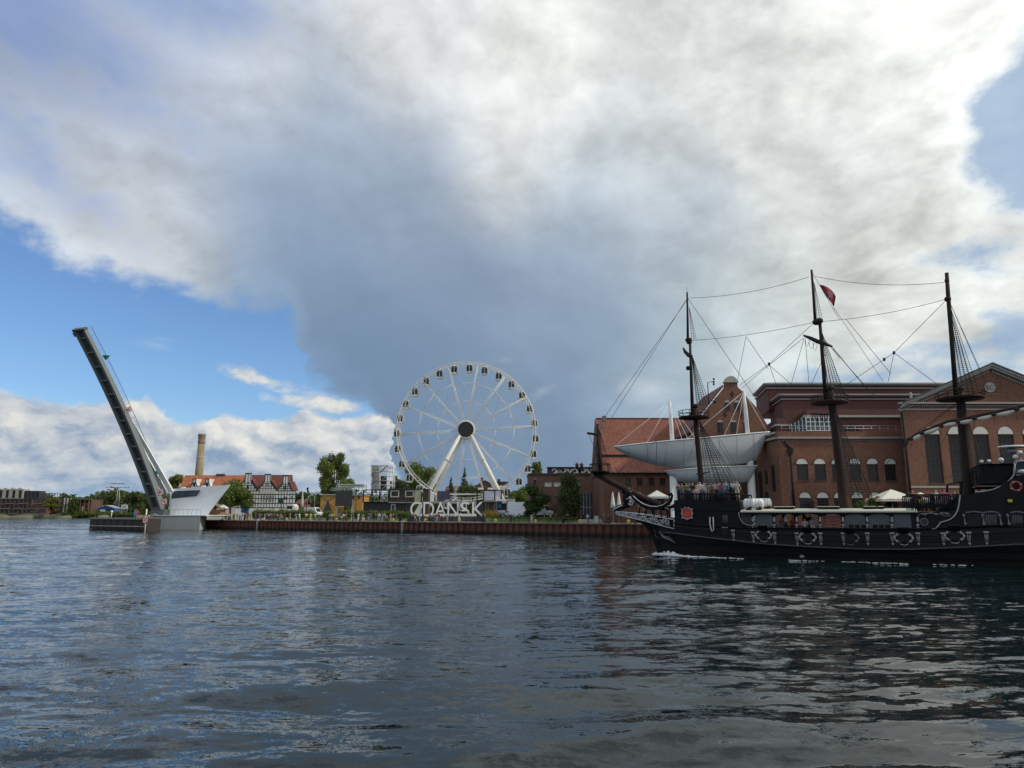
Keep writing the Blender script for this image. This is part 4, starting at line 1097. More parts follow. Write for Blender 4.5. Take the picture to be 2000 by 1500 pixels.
# ------------------------------------------------------------------ foliage
def leaves(name, clumps, n, size, m, seed=0, parent=None, shell=0.45, droop=0.0, aspect=1.6):
    rg = np.random.RandomState(seed)
    vol = np.array([c[1][0]*c[1][1]*c[1][2] for c in clumps]) ** 0.75; pr = vol/vol.sum()
    ci = rg.choice(len(clumps), n, p=pr)
    C = np.array([c[0] for c in clumps])[ci]; Rr = np.array([c[1] for c in clumps])[ci]
    d = rg.normal(size=(n, 3)); d /= np.linalg.norm(d, axis=1)[:, None]
    rad = (shell + (1-shell)*rg.rand(n)**0.5) * (1 + 0.2*rg.normal(size=n))
    pos = C + d*Rr*rad[:, None]
    s = size*rg.uniform(0.6, 1.4, n)[:, None]
    a = d + rg.normal(size=(n, 3))*0.9; a[:, 2] += 0.35; a /= np.linalg.norm(a, axis=1)[:, None]
    u = np.cross(a, rg.normal(size=(n, 3))); u /= np.linalg.norm(u, axis=1)[:, None]; w = np.cross(a, u)
    if droop: u = u*0.3 + np.array([0, 0, -droop]); u /= np.linalg.norm(u, axis=1)[:, None]; w = np.cross(a, u)
    V = np.stack([pos-u*s*.5*aspect, pos+w*s*.45, pos+u*s*.5*aspect, pos-w*s*.45], 1).reshape(-1, 3)
    me = bpy.data.meshes.new(name); me.vertices.add(4*n); me.vertices.foreach_set('co', V.ravel())
    me.loops.add(4*n); me.loops.foreach_set('vertex_index', np.arange(4*n)); me.polygons.add(n); me.polygons.foreach_set('loop_start', np.arange(0, 4*n, 4))
    me.update(calc_edges=True); me.materials.append(m)
    o = bpy.data.objects.new(name, me); COL.objects.link(o)
    if parent is not None: put(o, parent)
    return o
def tree(name, label, x, ybase_z, Y, ytop, pxw, m, n=3000, size=0.5, trunk=0.3, seed=0, kind='round', z0=None, x_top=None, group=None):
    r = random.Random(seed); z0 = GND if z0 is None else z0
    zt = ZY(ytop, Y); H = zt - z0; W = pxw*Y/FPX/2; X = XY(x, Y)
    t = thing(name, label, 'tree', (X, Y, z0), group)
    clumps = []
    if kind == 'round':
        cb = z0 + H*trunk
        for i in range(15):
            a = r.uniform(0, 6.28); f = r.uniform(0, 1); rr = W*math.sqrt(r.random())*.72*(1-.45*abs(f-.4))
            sz = W*r.uniform(.28, .5); clumps.append(((X+math.cos(a)*rr, Y+math.sin(a)*rr, cb+sz*.6+f*(zt-cb-sz*1.6)), (sz, sz, sz*.8)))
    elif kind == 'willow':       # broad crown of many upswept branches
        cb = z0 + H*trunk
        for i in range(64):
            a = r.uniform(0, 6.28); f = r.uniform(0, 1)**.9; env = math.sin(math.pi*min(.98, .22+.62*f))**.7; rr = W*env*math.sqrt(r.random())*.9
            sz = W*r.uniform(.17, .30); clumps.append(((X+math.cos(a)*rr, Y+math.sin(a)*rr, cb+f*(zt-cb-sz)), (sz*.8, sz*.8, sz*1.25)))
    elif kind == 'conifer':
        for i in range(11):
            f = i/10; sz = W*(1-f)*1.0+W*.1; clumps.append(((X+r.uniform(-.1,.1)*W, Y, z0+H*trunk+f*(H*(1-trunk)-.3)), (sz, sz, H*.06)))
    elif kind == 'column':
        for i in range(12):
            f = i/11; sz = W*(.55+.45*math.sin(math.pi*(.15+.75*f)))*r.uniform(.75,1.05); clumps.append(((X+r.uniform(-.25,.25)*W, Y+r.uniform(-.25,.25)*W, z0+H*trunk+f*(H*(1-trunk)-sz*.5)), (sz, sz, sz*.8)))
    mb = MB(); b0 = max(.12, H*.022)
    top = Vector((X+r.uniform(-.2,.2), Y, z0+H*.8))
    mb.tube([(X, Y, z0-.3), (X+.1, Y, z0+H*.25), tuple(Vector((X,Y,z0)).lerp(top, .6)), top], [b0*1.3, b0, b0*.7, b0*.2], 7); mb.build('trunk', M_BARK, t)
    lm = MB()
    for i, (c, q) in enumerate(clumps[:12]):
        zf = z0 + H*r.uniform(.2, .5)
        if kind != 'conifer': lm.tube([(X, Y, zf), ((X+c[0])/2+r.uniform(-.2,.2), (Y+c[1])/2, (zf+c[2])/2+.3), c], [b0*.5, b0*.3, b0*.12], 5)
    if lm.v: lm.build('limbs', M_BARK, t)
    leaves('crown', clumps, int(n*1.7), size*.74, m, seed, t, shell=.35 if kind != 'conifer' else .2)
    return t
def hedge(name, label, xa, xb, n_in, z0, h, d, m, num, seed):
    """clipped hedge along the quay direction"""
    A, B = QPT(xa, n_in, z0), QPT(xb, n_in, z0); t = thing(name, label, 'hedge', A.lerp(B, .5))
    r = random.Random(seed); cl = []
    k = max(4, int((B-A).length/1.0))
    for i in range(k+1):
        q = A.lerp(B, i/k); hh = h*r.uniform(.86, 1.1); cl.append(((q.x, q.y, z0+hh*.5), (.75, d*.6, hh*.55)))
    leaves('foliage', cl, num, .24, m, seed, t, shell=.5)
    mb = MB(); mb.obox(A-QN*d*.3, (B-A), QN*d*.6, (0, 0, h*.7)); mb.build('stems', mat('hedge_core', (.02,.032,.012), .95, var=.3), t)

# ------------------------------------------------------------------ ferris wheel
def ferris():
    Y = 230.0; hub = P(909, 841, Y-2.5); hub.y = Y; hx, hz = XY(911, Y, 841), ZY(841, Y); Rr = 22.5
    zb = 3.0
    t = thing('ferris_wheel', 'large cream white ferris wheel with glazed cabins and dark round hub screen', 'ferris wheel', (hx, Y, zb))
    W = 1.5
    def rp(a, r, y): return Vector((hx+r*math.sin(a), y, hz+r*math.cos(a)))
    N = 112
    for y in (Y-W, Y+W):
        for r_, q in ((Rr, .13), (Rr-.85, .07)):
            mb = MB(); ring = [rp(2*math.pi*i/N, r_, y) for i in range(N+1)]; mb.tube(ring, q, 6, cap=False); mb.build('rim', M_WHEEL, t)
    lat = MB()
    for i in range(56):
        a = 2*math.pi*i/56; a2 = 2*math.pi*(i+.5)/56
        for y in (Y-W, Y+W):
            lat.tube([rp(a, Rr, y), rp(a2, Rr-.85, y)], .03, 4); lat.tube([rp(a2, Rr-.85, y), rp(2*math.pi*(i+1)/56, Rr, y)], .03, 4)
        lat.tube([rp(a, Rr, Y-W), rp(a, Rr, Y+W)], .05, 4)
    tag(lat.build('rim_lattice', M_WHEEL, t), kind='stuff')
    off = math.atan2(630-833+0.0, 833-140)                       # a spoke direction seen in the photograph
    NSP = 14
    for i in range(NSP):
        a = off + 2*math.pi*i/NSP; mb = MB()
        side = Vector((math.cos(a), 0, -math.sin(a)))
        for y0, y1 in ((Y-2.2, Y-W), (Y+2.2, Y+W)):
            p0, p1 = rp(a, 2.2, y0), rp(a, Rr-.9, y1)
            mb.tube([p0+side*.24, p1+side*.14], .068, 5); mb.tube([p0-side*.24, p1-side*.14], .068, 5)
            for k in range(12):
                f, f2 = k/12, (k+1)/12; s1 = 1 if k % 2 else -1
                mb.tube([p0.lerp(p1, f)+side*.2*s1, p0.lerp(p1, f2)-side*.2*s1], .035, 4, cap=False)
        mb.build('spoke', M_WHEEL, t)
    cable = mat('cable_grey', (.30,.31,.32), .5, metal=.3)
    for fr in (.43, .70):
        for i in range(NSP):
            a, b = off+2*math.pi*i/NSP, off+2*math.pi*(i+1)/NSP
            for y in (Y-W-.3, Y+W+.3):
                mb = MB(); mb.tube([rp(a, Rr*fr, y), rp(b, Rr*fr, y)], .06, 4); mb.build('tie_bar', M_WHEEL, t)
    for i in range(NSP):
        a, b = off+2*math.pi*i/NSP, off+2*math.pi*(i+1)/NSP; mb = MB()
        mb.tube([rp(a, Rr*.43, Y), rp(b, Rr*.98, Y)], .022, 3); mb.tube([rp(b, Rr*.43, Y), rp(a, Rr*.98, Y)], .022, 3); mb.build('brace_cable', cable, t)
    mb = MB(); mb.lathe([(1.5,-3.4),(2.6,-3.2),(2.75,-2.6),(2.75,2.6),(1.5,3.2)], (hx, Y, hz), 28, 'y'); h = mb.build('hub', M_WHEEL, t)
    mb = MB(); mb.lathe([(2.5,-.16),(2.5,.16)], (hx, Y-3.4, hz), 36, 'y', smooth=False); mb.build('hub_screen', mat('led_screen_off', (.014,.013,.013), .55, var=.05), h)
    mb = MB(); mb.lathe([(2.62,-.1),(2.95,-.1),(2.95,.3),(2.62,.3)], (hx, Y-3.35, hz), 36, 'y'); mb.build('hub_ring', M_WHEEL, h)
    # supporting legs
    for yy, xs in ((Y-5.5, (815, 998)), (Y+5.5, (824, 990))):
        for k, x in enumerate(xs):
            foot = Vector((XY(x, Y, 1003), yy, zb)); topp = Vector((hx+(-1.1 if k == 0 else 1.1), Y+(-2.9 if yy < Y else 2.9), hz-.6))
            mb = MB(); mb.tube([foot, foot.lerp(topp, .5), topp], [.68, .68, .54], 14); lg = mb.build('leg', M_WHEEL, t)
            for f in (.32, .66):
                c = foot.lerp(topp, f); d = (topp-foot).normalized(); mb = MB(); mb.tube([c-d*.12, c+d*.12], .86, 14); mb.build('flange', M_WHEEL, lg)
    mb = MB(); mb.box(XY(805,Y),Y-7.5,zb-.9,XY(1008,Y),Y+7.5,zb+.6); mb.build('base_frame', M_WHEEL, t)
    # cabins
    def cabin_mesh():
        mb = MB(); prof = [(-.62,0),(.62,0),(.86,.45),(.9,1.2),(.78,1.95),(.5,2.2),(-.5,2.2),(-.78,1.95),(-.9,1.2),(-.86,.45)]
        return mb, prof
    mb, prof = cabin_mesh()
    for (a, b) in zip(prof, prof[1:]+prof[:1]):                # posts and shell rim front and back
        for y in (-.8, .8): mb.tube([(a[0],y,a[1]), (b[0],y,b[1])], .09, 4)
        mb.tube([(a[0],-.8,a[1]), (a[0],.8,a[1])], .08, 4)
    mb.box(-.62,-.8,-.06,.62,.8,.32); mb.box(-.52,-.8,2.0,.52,.8,2.26); mb.box(-.05,-.85,.3,.05,-.75,2.0); mb.box(-.05,.75,.3,.05,.85,2.0)
    shell = mb.mesh('cabin_shell', [M_WHEEL])
    mb = MB(); mb.prism([(x*.96, -.74, z*.97+.03) for x, z in prof], (0, 1.48, 0)); gl = mb.mesh('glazing', [glassmat('cabin_glass', (.10,.15,.17), .05)])
    mb = MB(); mb.box(-.55,-.6,.32,-.15,.6,.9); mb.box(.15,-.6,.32,.55,.6,.9); mb.box(-.6,-.77,.4,-.3,-.745,1.6); mb.box(.25,-.77,.5,.55,-.745,1.5); seat = mb.mesh('seats', [M_BLACK])
    mb = MB(); mb.tube([(0,-1.5,2.75),(0,1.5,2.75)], .1, 6); mb.bar((0,-.7,2.2),(0,-.7,2.75),.12); mb.bar((0,.7,2.2),(0,.7,2.75),.12); han = mb.mesh('hanger', [M_WHEEL])
    a0 = math.atan2(858-833, 690)
    for i in range(28):
        a = a0 + 2*math.pi*i/28; p = rp(a, Rr-.05, Y) - Vector((0, 0, 2.75))
        s = inst('cabin', shell, t, T(p-Vector((0,0,.55))) @ Matrix.Scale(1.2, 4))
        for nm, me in (('glazing', gl), ('seats', seat), ('hanger', han)):
            o = bpy.data.objects.new(nm, me); COL.objects.link(o); o.parent = s
ferris()

# ------------------------------------------------------------------ letter sign
def letters():
    Yc = QY(872, 8.5); t = thing('letter_sign', 'big white GDANSK letters with sides coloured dark for shade standing on a low plinth', 'sign', QPT(872, 8.5, QZ))
    zb = ZY(1008.8, Yc); zt = ZY(980.3, Yc)
    Yl = Yc-1.0; x0_, x1_ = XY(797, Yl), XY(951, Yl)
    mb = MB(); mb.box(x0_, Yl-.9, QZ-.1, x1_, Yl+2.2, zb); mb.build('plinth', M_DKGREY, t)  # dark grey puts the shadow at the letters' base into the plinth colour
    face = mat('letter_white', (.74,.74,.75), .45, var=.03); side = mat('letter_side_shade', (.035,.032,.033), .5)  # near-black sides carry the shading of the letter depth as colour
    for ch, x0, x1 in (('G', 801, 822.5), ('D', 826.5, 847.5), ('A', 848.5, 871.5), ('N', 873.8, 895.5), ('S', 898.8, 917.5), ('K', 922, 945.5)):
        p0, p1 = P(x0, 1008.8, Yl), P(x1, 1008.8, Yl); p0.z = zb; yaw = R(7)
        me = text_mesh(ch, (p1-p0).length, zt-zb, .9, [face, side], 'letter', 6)
        o = inst('letter', me, t, T(p0) @ Matrix.Rotation(yaw, 4, 'Z'))
        if ch == 'N':
            c = (p0+p1)/2; c.z = zt+.12; ux = Vector((1,0,0)); mb = MB(); mb.prism([c+ux*-.35, c+ux*.05, c+ux*1.0+Vector((0,0,.8)), c+ux*.45+Vector((0,0,.85))], (0,.9,0)); mb.build('accent', face, o)
letters()

# ------------------------------------------------------------------ stage, screen, scaffold, containers
BX = lambda mb, x0, x1, y0, y1, Y, d: mb.box(XY(x0,Y,(y0+y1)/2), Y, ZY(max(y0,y1),Y), XY(x1,Y,(y0+y1)/2), Y+d, ZY(min(y0,y1),Y))
def midfield():
    Y = 196.0
    # ochre shed with triangular portal
    t = thing('ochre_shed', 'ochre clad event shed with a dark triangular portal beside the big screen', 'building', P(640, 1003, Y))
    a, b, zt = XY(625, Y), XY(656, Y), ZY(967, Y)
    mb = MB(); mb.prism([(a,Y,GND),(b,Y,GND),(b,Y,zt),(a+.8,Y,zt-.1),(a,Y,zt-.6)], (0,9,0)); mb.build('wall', M_ORANGE, t)
    cx = XY(639.5, Y); mb = MB(); mb.prism([(cx-2.1,Y-.05,GND),(cx+2.1,Y-.05,GND),(cx,Y-.05,ZY(976,Y))], (0,.045,0)); mb.build('portal', M_DKGREY, t)
    for p in (((626,970),(639,978)), ((655,970),(641,978)), ((626,996),(634,984)), ((655,996),(645,984))):
        mb = MB(); q0, q1 = P(*p[0], Y-.1), P(*p[1], Y-.1); mb.bar(q0, q1, .06, .14); mb.build('brace', M_WOOD, t)
    mb = MB(); mb.box(a-.3,Y-.4,zt+.003,b+.2,Y+9.2,zt+.25); mb.build('roof', M_STEEL, t)
    t = thing('ochre_shed', 'second ochre clad event shed half hidden behind the lamp posts right of the screen', 'building', P(697, 1003, Y))
    a, b, zt = XY(686, Y), XY(707, Y), ZY(968, Y)
    mb = MB(); mb.box(a,Y+.5,GND,b,Y+9,zt); mb.build('wall', M_ORANGE, t)
    mb = MB(); mb.box(a-.2,Y+.2,zt+.003,b+.2,Y+9.2,zt+.2); mb.build('roof', M_STEEL, t)
    mb = MB(); mb.box(a+.8,Y+.44,GND,a+2.0,Y+.497,GND+2.4); mb.build('door', M_WOOD, t)
    # screen on a truss
    t = thing('led_screen', 'large dark grey video screen on a truss frame', 'screen', P(671, 1003, Y-4))
    Ys = Y-4
    mb = MB(); BX(mb, 655, 687.5, 959.5, 988.5, Ys, .5); mb.build('panel', mat('screen_grey', (.035,.036,.037), .5, var=.04), t)
    for x in (656, 686):
        mb = MB(); mb.bar((XY(x,Ys),Ys+.8,GND), (XY(x,Ys),Ys+.8,ZY(958,Ys)), .35); mb.build('truss_post', M_STEEL, t)
    for y in (953, 957):
        mb = MB(); p0, p1 = P(648, y+.5, Ys+.6), P(692, y, Ys+.6); mb.bar(p0, p1, .18); mb.build('truss_chord', M_STEEL, t)
    for i in range(14):
        f = i/13; p0, p1 = P(648, 957.5, Ys+.6), P(692, 957, Ys+.6); q0 = p0.lerp(p1, f); mb = MB(); mb.bar(q0, q0+Vector((.35 if i % 2 else -.35, 0, .58)), .08); mb.build('truss_web', M_STEEL, t)
    for i in range(6):
        q = P(660+i*5, 958.5, Ys+.2); mb = MB(); mb.lathe([(.18,-.3),(.24,.1),(.1,.2)], q, 8); mb.build('spotlight', M_BLACK, t)
    # stage roof truss behind
    Yt = Y+10
    t = thing('stage_roof', 'open lighting truss roof with pale panels on thin posts behind the screen', 'stage', P(682, 1003, Yt))
    for y0, y1, x0, x1 in ((945.5, 947.2, 660, 706), (949, 950.6, 660, 706)):
        mb = MB(); BX(mb, x0, x1, y0, y1, Yt, 6); mb.build('roof_panel', mat('pale_green_panel', (.50,.56,.42), .5), t)
    for x in (661, 690, 705.5):
        for dy in (0, 6):
            mb = MB(); mb.bar((XY(x,Yt),Yt+dy,GND), (XY(x,Yt),Yt+dy,ZY(945,Yt)), .18); mb.build('post', M_STEEL, t)
    for i in range(9):
        q0, q1 = P(662+i*5, 949, Yt-.1), P(664.5+i*5, 946.5, Yt-.1); mb = MB(); mb.bar(q0, q1, .1); mb.build('web', M_STEEL, t)
    # scaffold tower with reflecting sheets
    Yw = 205
    t = thing('scaffold_tower', 'tall steel scaffold tower clad with pale and mirror sheets beside the ferris wheel', 'scaffold', P(745, 1003, Yw))
    xs = [724.5, 741.5, 756, 766]; ys = [909, 920, 929.5, 938.5, 947, 957, 968, 980, 1003]
    for dy in (0, 5):
        for x in xs:
            mb = MB(); mb.tube([P(x,1003,Yw+dy)*1, Vector((XY(x,Yw,940),Yw+dy,ZY(908.5 if x < 760 else 912,Yw)))], .12, 5); mb.build('standard', M_STEEL, t)
    for y in ys[:-1]:
        for dy in (0, 5):
            mb = MB(); mb.tube([(XY(724,Yw,y),Yw+dy,ZY(y,Yw)), (XY(766,Yw,y),Yw+dy,ZY(y,Yw))], .10, 5); mb.build('ledger', M_STEEL, t)
        mb = MB(); mb.box(XY(741.8,Yw,y),Yw+.3,ZY(y,Yw)-.12,XY(755.7,Yw,y),Yw+4.7,ZY(y,Yw)); mb.build('platform', M_STEEL, t)
    for j in range(0, 6, 2):
        mb = MB(); mb.tube([(XY(725,Yw,ys[j+2]),Yw-.15,ZY(ys[j+2],Yw)), (XY(741.5,Yw,ys[j]),Yw-.15,ZY(ys[j],Yw))], .13, 5); mb.build('brace', M_BRIDGEG, t)
        mb = MB(); mb.tube([(XY(741.5,Yw,ys[j+1]+3),Yw-.15,ZY(ys[j+1]+3,Yw)), (XY(756,Yw,ys[j]),Yw-.15,ZY(ys[j],Yw))], .11, 5); mb.build('brace', M_BRIDGEG, t)
    sheetw = mat('scaffold_sheet', (.36,.37,.35), .6, var=.12, vs=.4); sheetm = mat('mirror_sheet', (.62,.66,.70), .12, metal=.9, var=.05)
    for (x0, x1, y0, y1, m) in ((725, 741, 909.5, 920, sheetw), (725, 741, 921, 929, sheetw), (725, 741, 930, 947, sheetw), (725, 741, 948, 957, sheetw), (742, 755.6, 910, 919.5, sheetm), (742, 755.6, 920.5, 929, sheetm), (757, 765.5, 913, 916, M_WHITE)):
        mb = MB(); BX(mb, x0, x1, y0, y1, Yw+.35, .06); mb.build('cladding_sheet', m, t)
    for (y0, y1) in ((930.5, 938), (939, 946.6), (947.5, 956.5)):
        mb = MB(); BX(mb, 742.2, 755.2, y0, y1, Yw+3.0, .06); mb.build('mesh_screen', mat('mesh_grey', (.10,.10,.12), .7, var=.2), t)
    # container cafe
    Yc = 178.0
    t = thing('container_cafe', 'two storey container cafe, dark below with cream framed windows above', 'building', P(770, 1003, Yc))
    dk = mat('cafe_dark', (.030,.024,.025), .7, var=.12); brn = mat('cafe_brown', (.045,.028,.026), .7); crm = mat('cafe_cream', (.50,.48,.34), .7, var=.05)
    mb = MB(); mb.box(XY(709,Yc),Yc,GND,XY(795,Yc),Yc+8,ZY(981,Yc)); mb.build('lower_storey', dk, t)
    mb = MB(); x0, x1 = XY(759.5,Yc), XY(809.5,Yc); wz0, wz1 = ZY(971.3,Yc), ZY(957.8,Yc)
    holes = [(XY(762.5,Yc), XY(779.5,Yc), wz0, wz1), (XY(791,Yc), XY(808,Yc), wz0, wz1)]
    wall(mb, x0, x1, ZY(980.8,Yc), ZY(956,Yc), Yc-.6, holes, .4); mb.build('upper_storey', brn, t)
    mb = MB(); mb.box(x0,Yc-.15,ZY(980.8,Yc),x1,Yc+7.5,ZY(956,Yc)); mb.build('upper_room', dk, t)
    mb = MB(); mb.box(x1,Yc-.6,ZY(980.8,Yc),XY(822,Yc),Yc+7.5,ZY(956,Yc)); mb.build('cream_bay', crm, t)
    for h in holes: window(t, *h, Yc-.75, 1, 1, crm, M_GLASS, fw=.24, dep=.0)
    mb = MB(); mb.box(x0-.2,Yc-.9,ZY(956,Yc)+.003,XY(823,Yc),Yc+8,ZY(956,Yc)+.2); mb.build('roof', M_DKGREY, t)
    mb = MB(); mb.box(x0-.1,Yc-.75,ZY(982,Yc)-.02,XY(812,Yc),Yc-.62,ZY(980.9,Yc)); mb.build('floor_beam', M_STEEL, t)
    mb = MB(); mb.box(XY(763.5,Yc),Yc-.08,GND+.3,XY(772,Yc),Yc-.004,ZY(984.5,Yc)); d = mb.build('door', M_WHITE, t)
    mb = MB(); mb.box(XY(764.7,Yc),Yc-.13,GND+.5,XY(770.8,Yc),Yc-.085,ZY(985.7,Yc)); mb.build('pane', M_GLASSB, d)
    for x in (709, 726, 741, 758.6):
        mb = MB(); mb.bar((XY(x,Yc),Yc-.3,ZY(981,Yc)), (XY(x,Yc),Yc-.3,ZY(957,Yc)), .28); mb.build('terrace_post', M_BLACK, t)
    for y in (957, 962, 966.5, 971, 976, 980.5):
        mb = MB(); mb.bar((XY(709,Yc),Yc-.3,ZY(y,Yc)), (XY(758.6,Yc),Yc-.3,ZY(y,Yc)), .22 if y in (957, 980.5) else .09); mb.build('terrace_rail', M_BLACK, t)
    mb = MB(); mb.bar((XY(742,Yc),Yc-.28,ZY(980,Yc)), (XY(757,Yc),Yc-.28,ZY(967,Yc)), .12); mb.bar((XY(757,Yc),Yc-.2,ZY(980,Yc)), (XY(742,Yc),Yc-.2,ZY(967,Yc)), .12); mb.build('cross_brace', M_WHITE, t)
    t = thing('stair_tower', 'narrow dark brown stair tower beside the container cafe', 'building', P(830, 1003, 176))
    mb = MB(); mb.box(XY(825,176),176,GND,XY(836,176),180,ZY(956.3,176)); mb.build('wall', brn, t)
    mb = MB(); mb.box(XY(824.7,176),175.8,ZY(956.3,176)+.003,XY(836.3,176),180.2,ZY(956.3,176)+.15); mb.build('roof', M_BLACK, t)
    # ticket office frames under the wheel
    Yk = 190
    t = thing('ticket_pavilion', 'black framed ticket pavilion with white price boards under the wheel', 'pavilion', P(950, 1003, Yk))
    for x in (931.5, 944.8, 966.3, 979):
        mb = MB(); mb.bar((XY(x,Yk),Yk,GND), (XY(x,Yk),Yk,ZY(957,Yk)), .3); mb.build('post', M_BLACK, t)
    for y in (957.5, 978):
        mb = MB(); mb.bar((XY(931,Yk),Yk,ZY(y,Yk)), (XY(979.3,Yk),Yk,ZY(y,Yk)), .3); mb.build('beam', M_BLACK, t)
    for x0, x1, st in ((945.8, 965.3, 0), (967.3, 977.8, 1)):
        mb = MB(); BX(mb, x0, x1, 959, 977.4, Yk-.05, .1); p = mb.build('price_board', mat('board_white', (.66,.67,.72), .5, var=.04), t)
        for k in range(5 if st == 0 else 3):
            mb = MB(); yy = 962+k*3.0; BX(mb, x0+1.5, x1-(2+k % 3*2), yy, yy+1.1, Yk-.07, .015); mb.build('printed_block', mat('print_violet', (.24,.25,.55), .5), p)
    mb = MB(); mb.box(XY(931.5,Yk),Yk+.5,GND,XY(979,Yk),Yk+5,ZY(979,Yk)); mb.build('office', M_DKGREY, t)
    for x in (938, 957):
        mb = MB(); BX(mb, x-4.5, x+4.5, 952.5, 956.5, Yk+3, 3); mb.build('rooftop_unit', M_WHITE, t)
    t = thing('boarding_platform', 'wheel boarding platform with a long white beam and painted panels', 'platform', P(890, 1003, Yk+4))
    Yp = Yk+6
    mb = MB(); BX(mb, 878, 944, 963.8, 966.3, Yp, .6); mb.build('white_beam', M_WHITE, t)
    mb = MB(); BX(mb, 854, 878, 959, 976, Yp-.3, .3); pn = mb.build('mural_panel', mat('mural_purple', (.06,.05,.09), .6, var=.6, vs=1.2), t)
    for x in (838, 854, 878, 900, 922, 944):
        mb = MB(); mb.bar((XY(x,Yp),Yp+.9,GND), (XY(x,Yp),Yp+.9,ZY(960 if x < 880 else 964,Yp)), .25); mb.build('post', M_DKGREY, t)
    mb = MB(); mb.box(XY(838,Yp),Yp+.6,ZY(979,Yp)-.5,XY(944,Yp),Yp+9,ZY(979,Yp)); mb.build('deck', M_STEEL, t)
    for i in range(14):
        x = 838+i*8; mb = MB(); mb.bar((XY(x,Yp),Yp+.5,ZY(979,Yp)), (XY(x,Yp),Yp+.5,ZY(972,Yp)), .08); mb.build('rail_post', M_STEEL, t)
    mb = MB(); mb.bar((XY(838,Yp),Yp+.5,ZY(972,Yp)), (XY(944,Yp),Yp+.5,ZY(972,Yp)), .1); mb.build('handrail', M_STEEL, t)
    mb = MB(); BX(mb, 837, 847, 961, 980, Yp-1, 1); mb.build('white_booth', M_WHITE, t)
    # kiosks by the parked cars
    Yq = 175
    t = thing('food_kiosk', 'small grey awning kiosk with a blue cooler by the parked cars', 'kiosk', P(981, 1003, Yq))
    mb = MB(); BX(mb, 971, 990, 983, 1002, Yq+1.5, 3); mb.build('body', M_DKGREY, t)
    mb = MB(); mb.prism([(XY(968,Yq),Yq-.5,ZY(979,Yq)),(XY(991,Yq),Yq-.5,ZY(979,Yq)),(XY(991,Yq),Yq+4,ZY(975.5,Yq)),(XY(968,Yq),Yq+4,ZY(975.5,Yq))], (0,0,.12)); mb.build('awning', M_STEEL, t)
    mb = MB(); BX(mb, 972, 979, 984, 992, Yq+.6, .8); mb.build('cooler', mat('cooler_blue', (.03,.22,.62), .4), t)
    for x in (970, 990):
        mb = MB(); mb.bar((XY(x,Yq),Yq-.3,GND), (XY(x,Yq),Yq-.3,ZY(979,Yq)), .1); mb.build('post', M_STEEL, t)
    t = thing('food_kiosk', 'cream panelled box kiosk beside the white van', 'kiosk', P(998, 1003, Yq))
    mb = MB(); BX(mb, 991.5, 1006, 974.5, 1002, Yq, 4); mb.build('body', M_CREAM, t)
    mb = MB(); BX(mb, 994, 1003.5, 979, 986, Yq-.06, .055); mb.build('hatch', mat('hatch_beige', (.45,.42,.32), .6), t)
    mb = MB(); BX(mb, 991, 1006.5, 973.6, 974.4, Yq-.2, 4.4); mb.build('roof', M_STEEL, t)
    t = thing('timber_kiosk', 'timber posts and pale canopy kiosk behind the last letter', 'kiosk', P(958, 1003, 172))
    for x in (949, 953.5, 966):
        mb = MB(); mb.bar((XY(x,172),172,GND), (XY(x,172),172,ZY(979.5,172)), .22); mb.build('post', M_WOOD, t)
    mb = MB(); mb.box(XY(944,172),171,ZY(979.3,172),XY(970,172),176,ZY(978,172)); mb.build('canopy', M_CANVASD, t)
    mb = MB(); mb.box(XY(950,172),173,GND,XY(966,172),176,ZY(983,172)); mb.build('counter', M_DKGREY, t)
    # stalls left: wooden kiosk and white parasol by the bridge, blue display
    Yl = 182
    t = thing('souvenir_kiosk', 'wooden stall with a pitched timber frame roof by the bridge end', 'kiosk', P(420, 1007, Yl))
    mb = MB(); BX(mb, 409, 431, 995, 1009, Yl+1, 3); mb.build('body', mat('stall_wood', (.26,.15,.07), .7, var=.2), t)
    mb = MB(); a, b = XY(407,Yl), XY(432,Yl); gable_roof(mb, a, b, Yl, Yl+4, ZY(996,Yl), ZY(987,Yl), 'y', .2, .15); mb.build('roof', M_WOOD, t)
    for k in range(4):
        mb = MB(); x = a+(b-a)*(.2+.2*k); mb.bar((x,Yl-.1,ZY(996,Yl)), (x,Yl-.1,ZY(996-7*(1-abs(k-1.5)/1.9),Yl)), .12); mb.build('gable_strut', M_WOOD, t)
    t = thing('display_case', 'blue poster display box beside the half-timbered house', 'display', P(478, 1007, 196))
    mb = MB(); BX(mb, 471, 485.5, 988, 1001.5, 196, .8); mb.build('case', mat('poster_blue', (.06,.22,.48), .4, var=.5, vs=1.6), t)
    for x in (472, 484.5):
        mb = MB(); mb.bar((XY(x,196),196.4,GND), (XY(x,196),196.4,ZY(988,196)), .12); mb.build('leg', M_DKGREY, t)
    t = thing('street_banner', 'dark green banner board on a pole in front of the half-timbered house', 'sign', P(548, 1007, 185))
    mb = MB(); BX(mb, 543, 553, 972.5, 983, 185, .12); mb.build('board', mat('banner_green', (.012,.05,.045), .6), t)
    mb = MB(); c = P(548, 1007, 185); mb.tube([(c.x,185.2,GND), (c.x,185.2,ZY(972,185))], .07, 5); mb.build('pole', M_BLACK, t)
    t = thing('ticket_booth', 'small white rounded booth beside the half-timbered house', 'kiosk', P(566, 1005, 192))
    mb = MB(); mb.prism([(XY(556.5,192),192,GND),(XY(575,192),192,GND),(XY(575,192),192,ZY(988,192)),(XY(571,192),192,ZY(984.5,192)),(XY(560,192),192,ZY(984.5,192)),(XY(556.5,192),192,ZY(988,192))], (0,3.5,0)); mb.build('body', M_WHITE, t)
    mb = MB(); BX(mb, 560, 571, 988, 994, 191.96, .035); mb.build('window', M_GLASS, t)
    # arched grey shelter roof
    Ya = 200
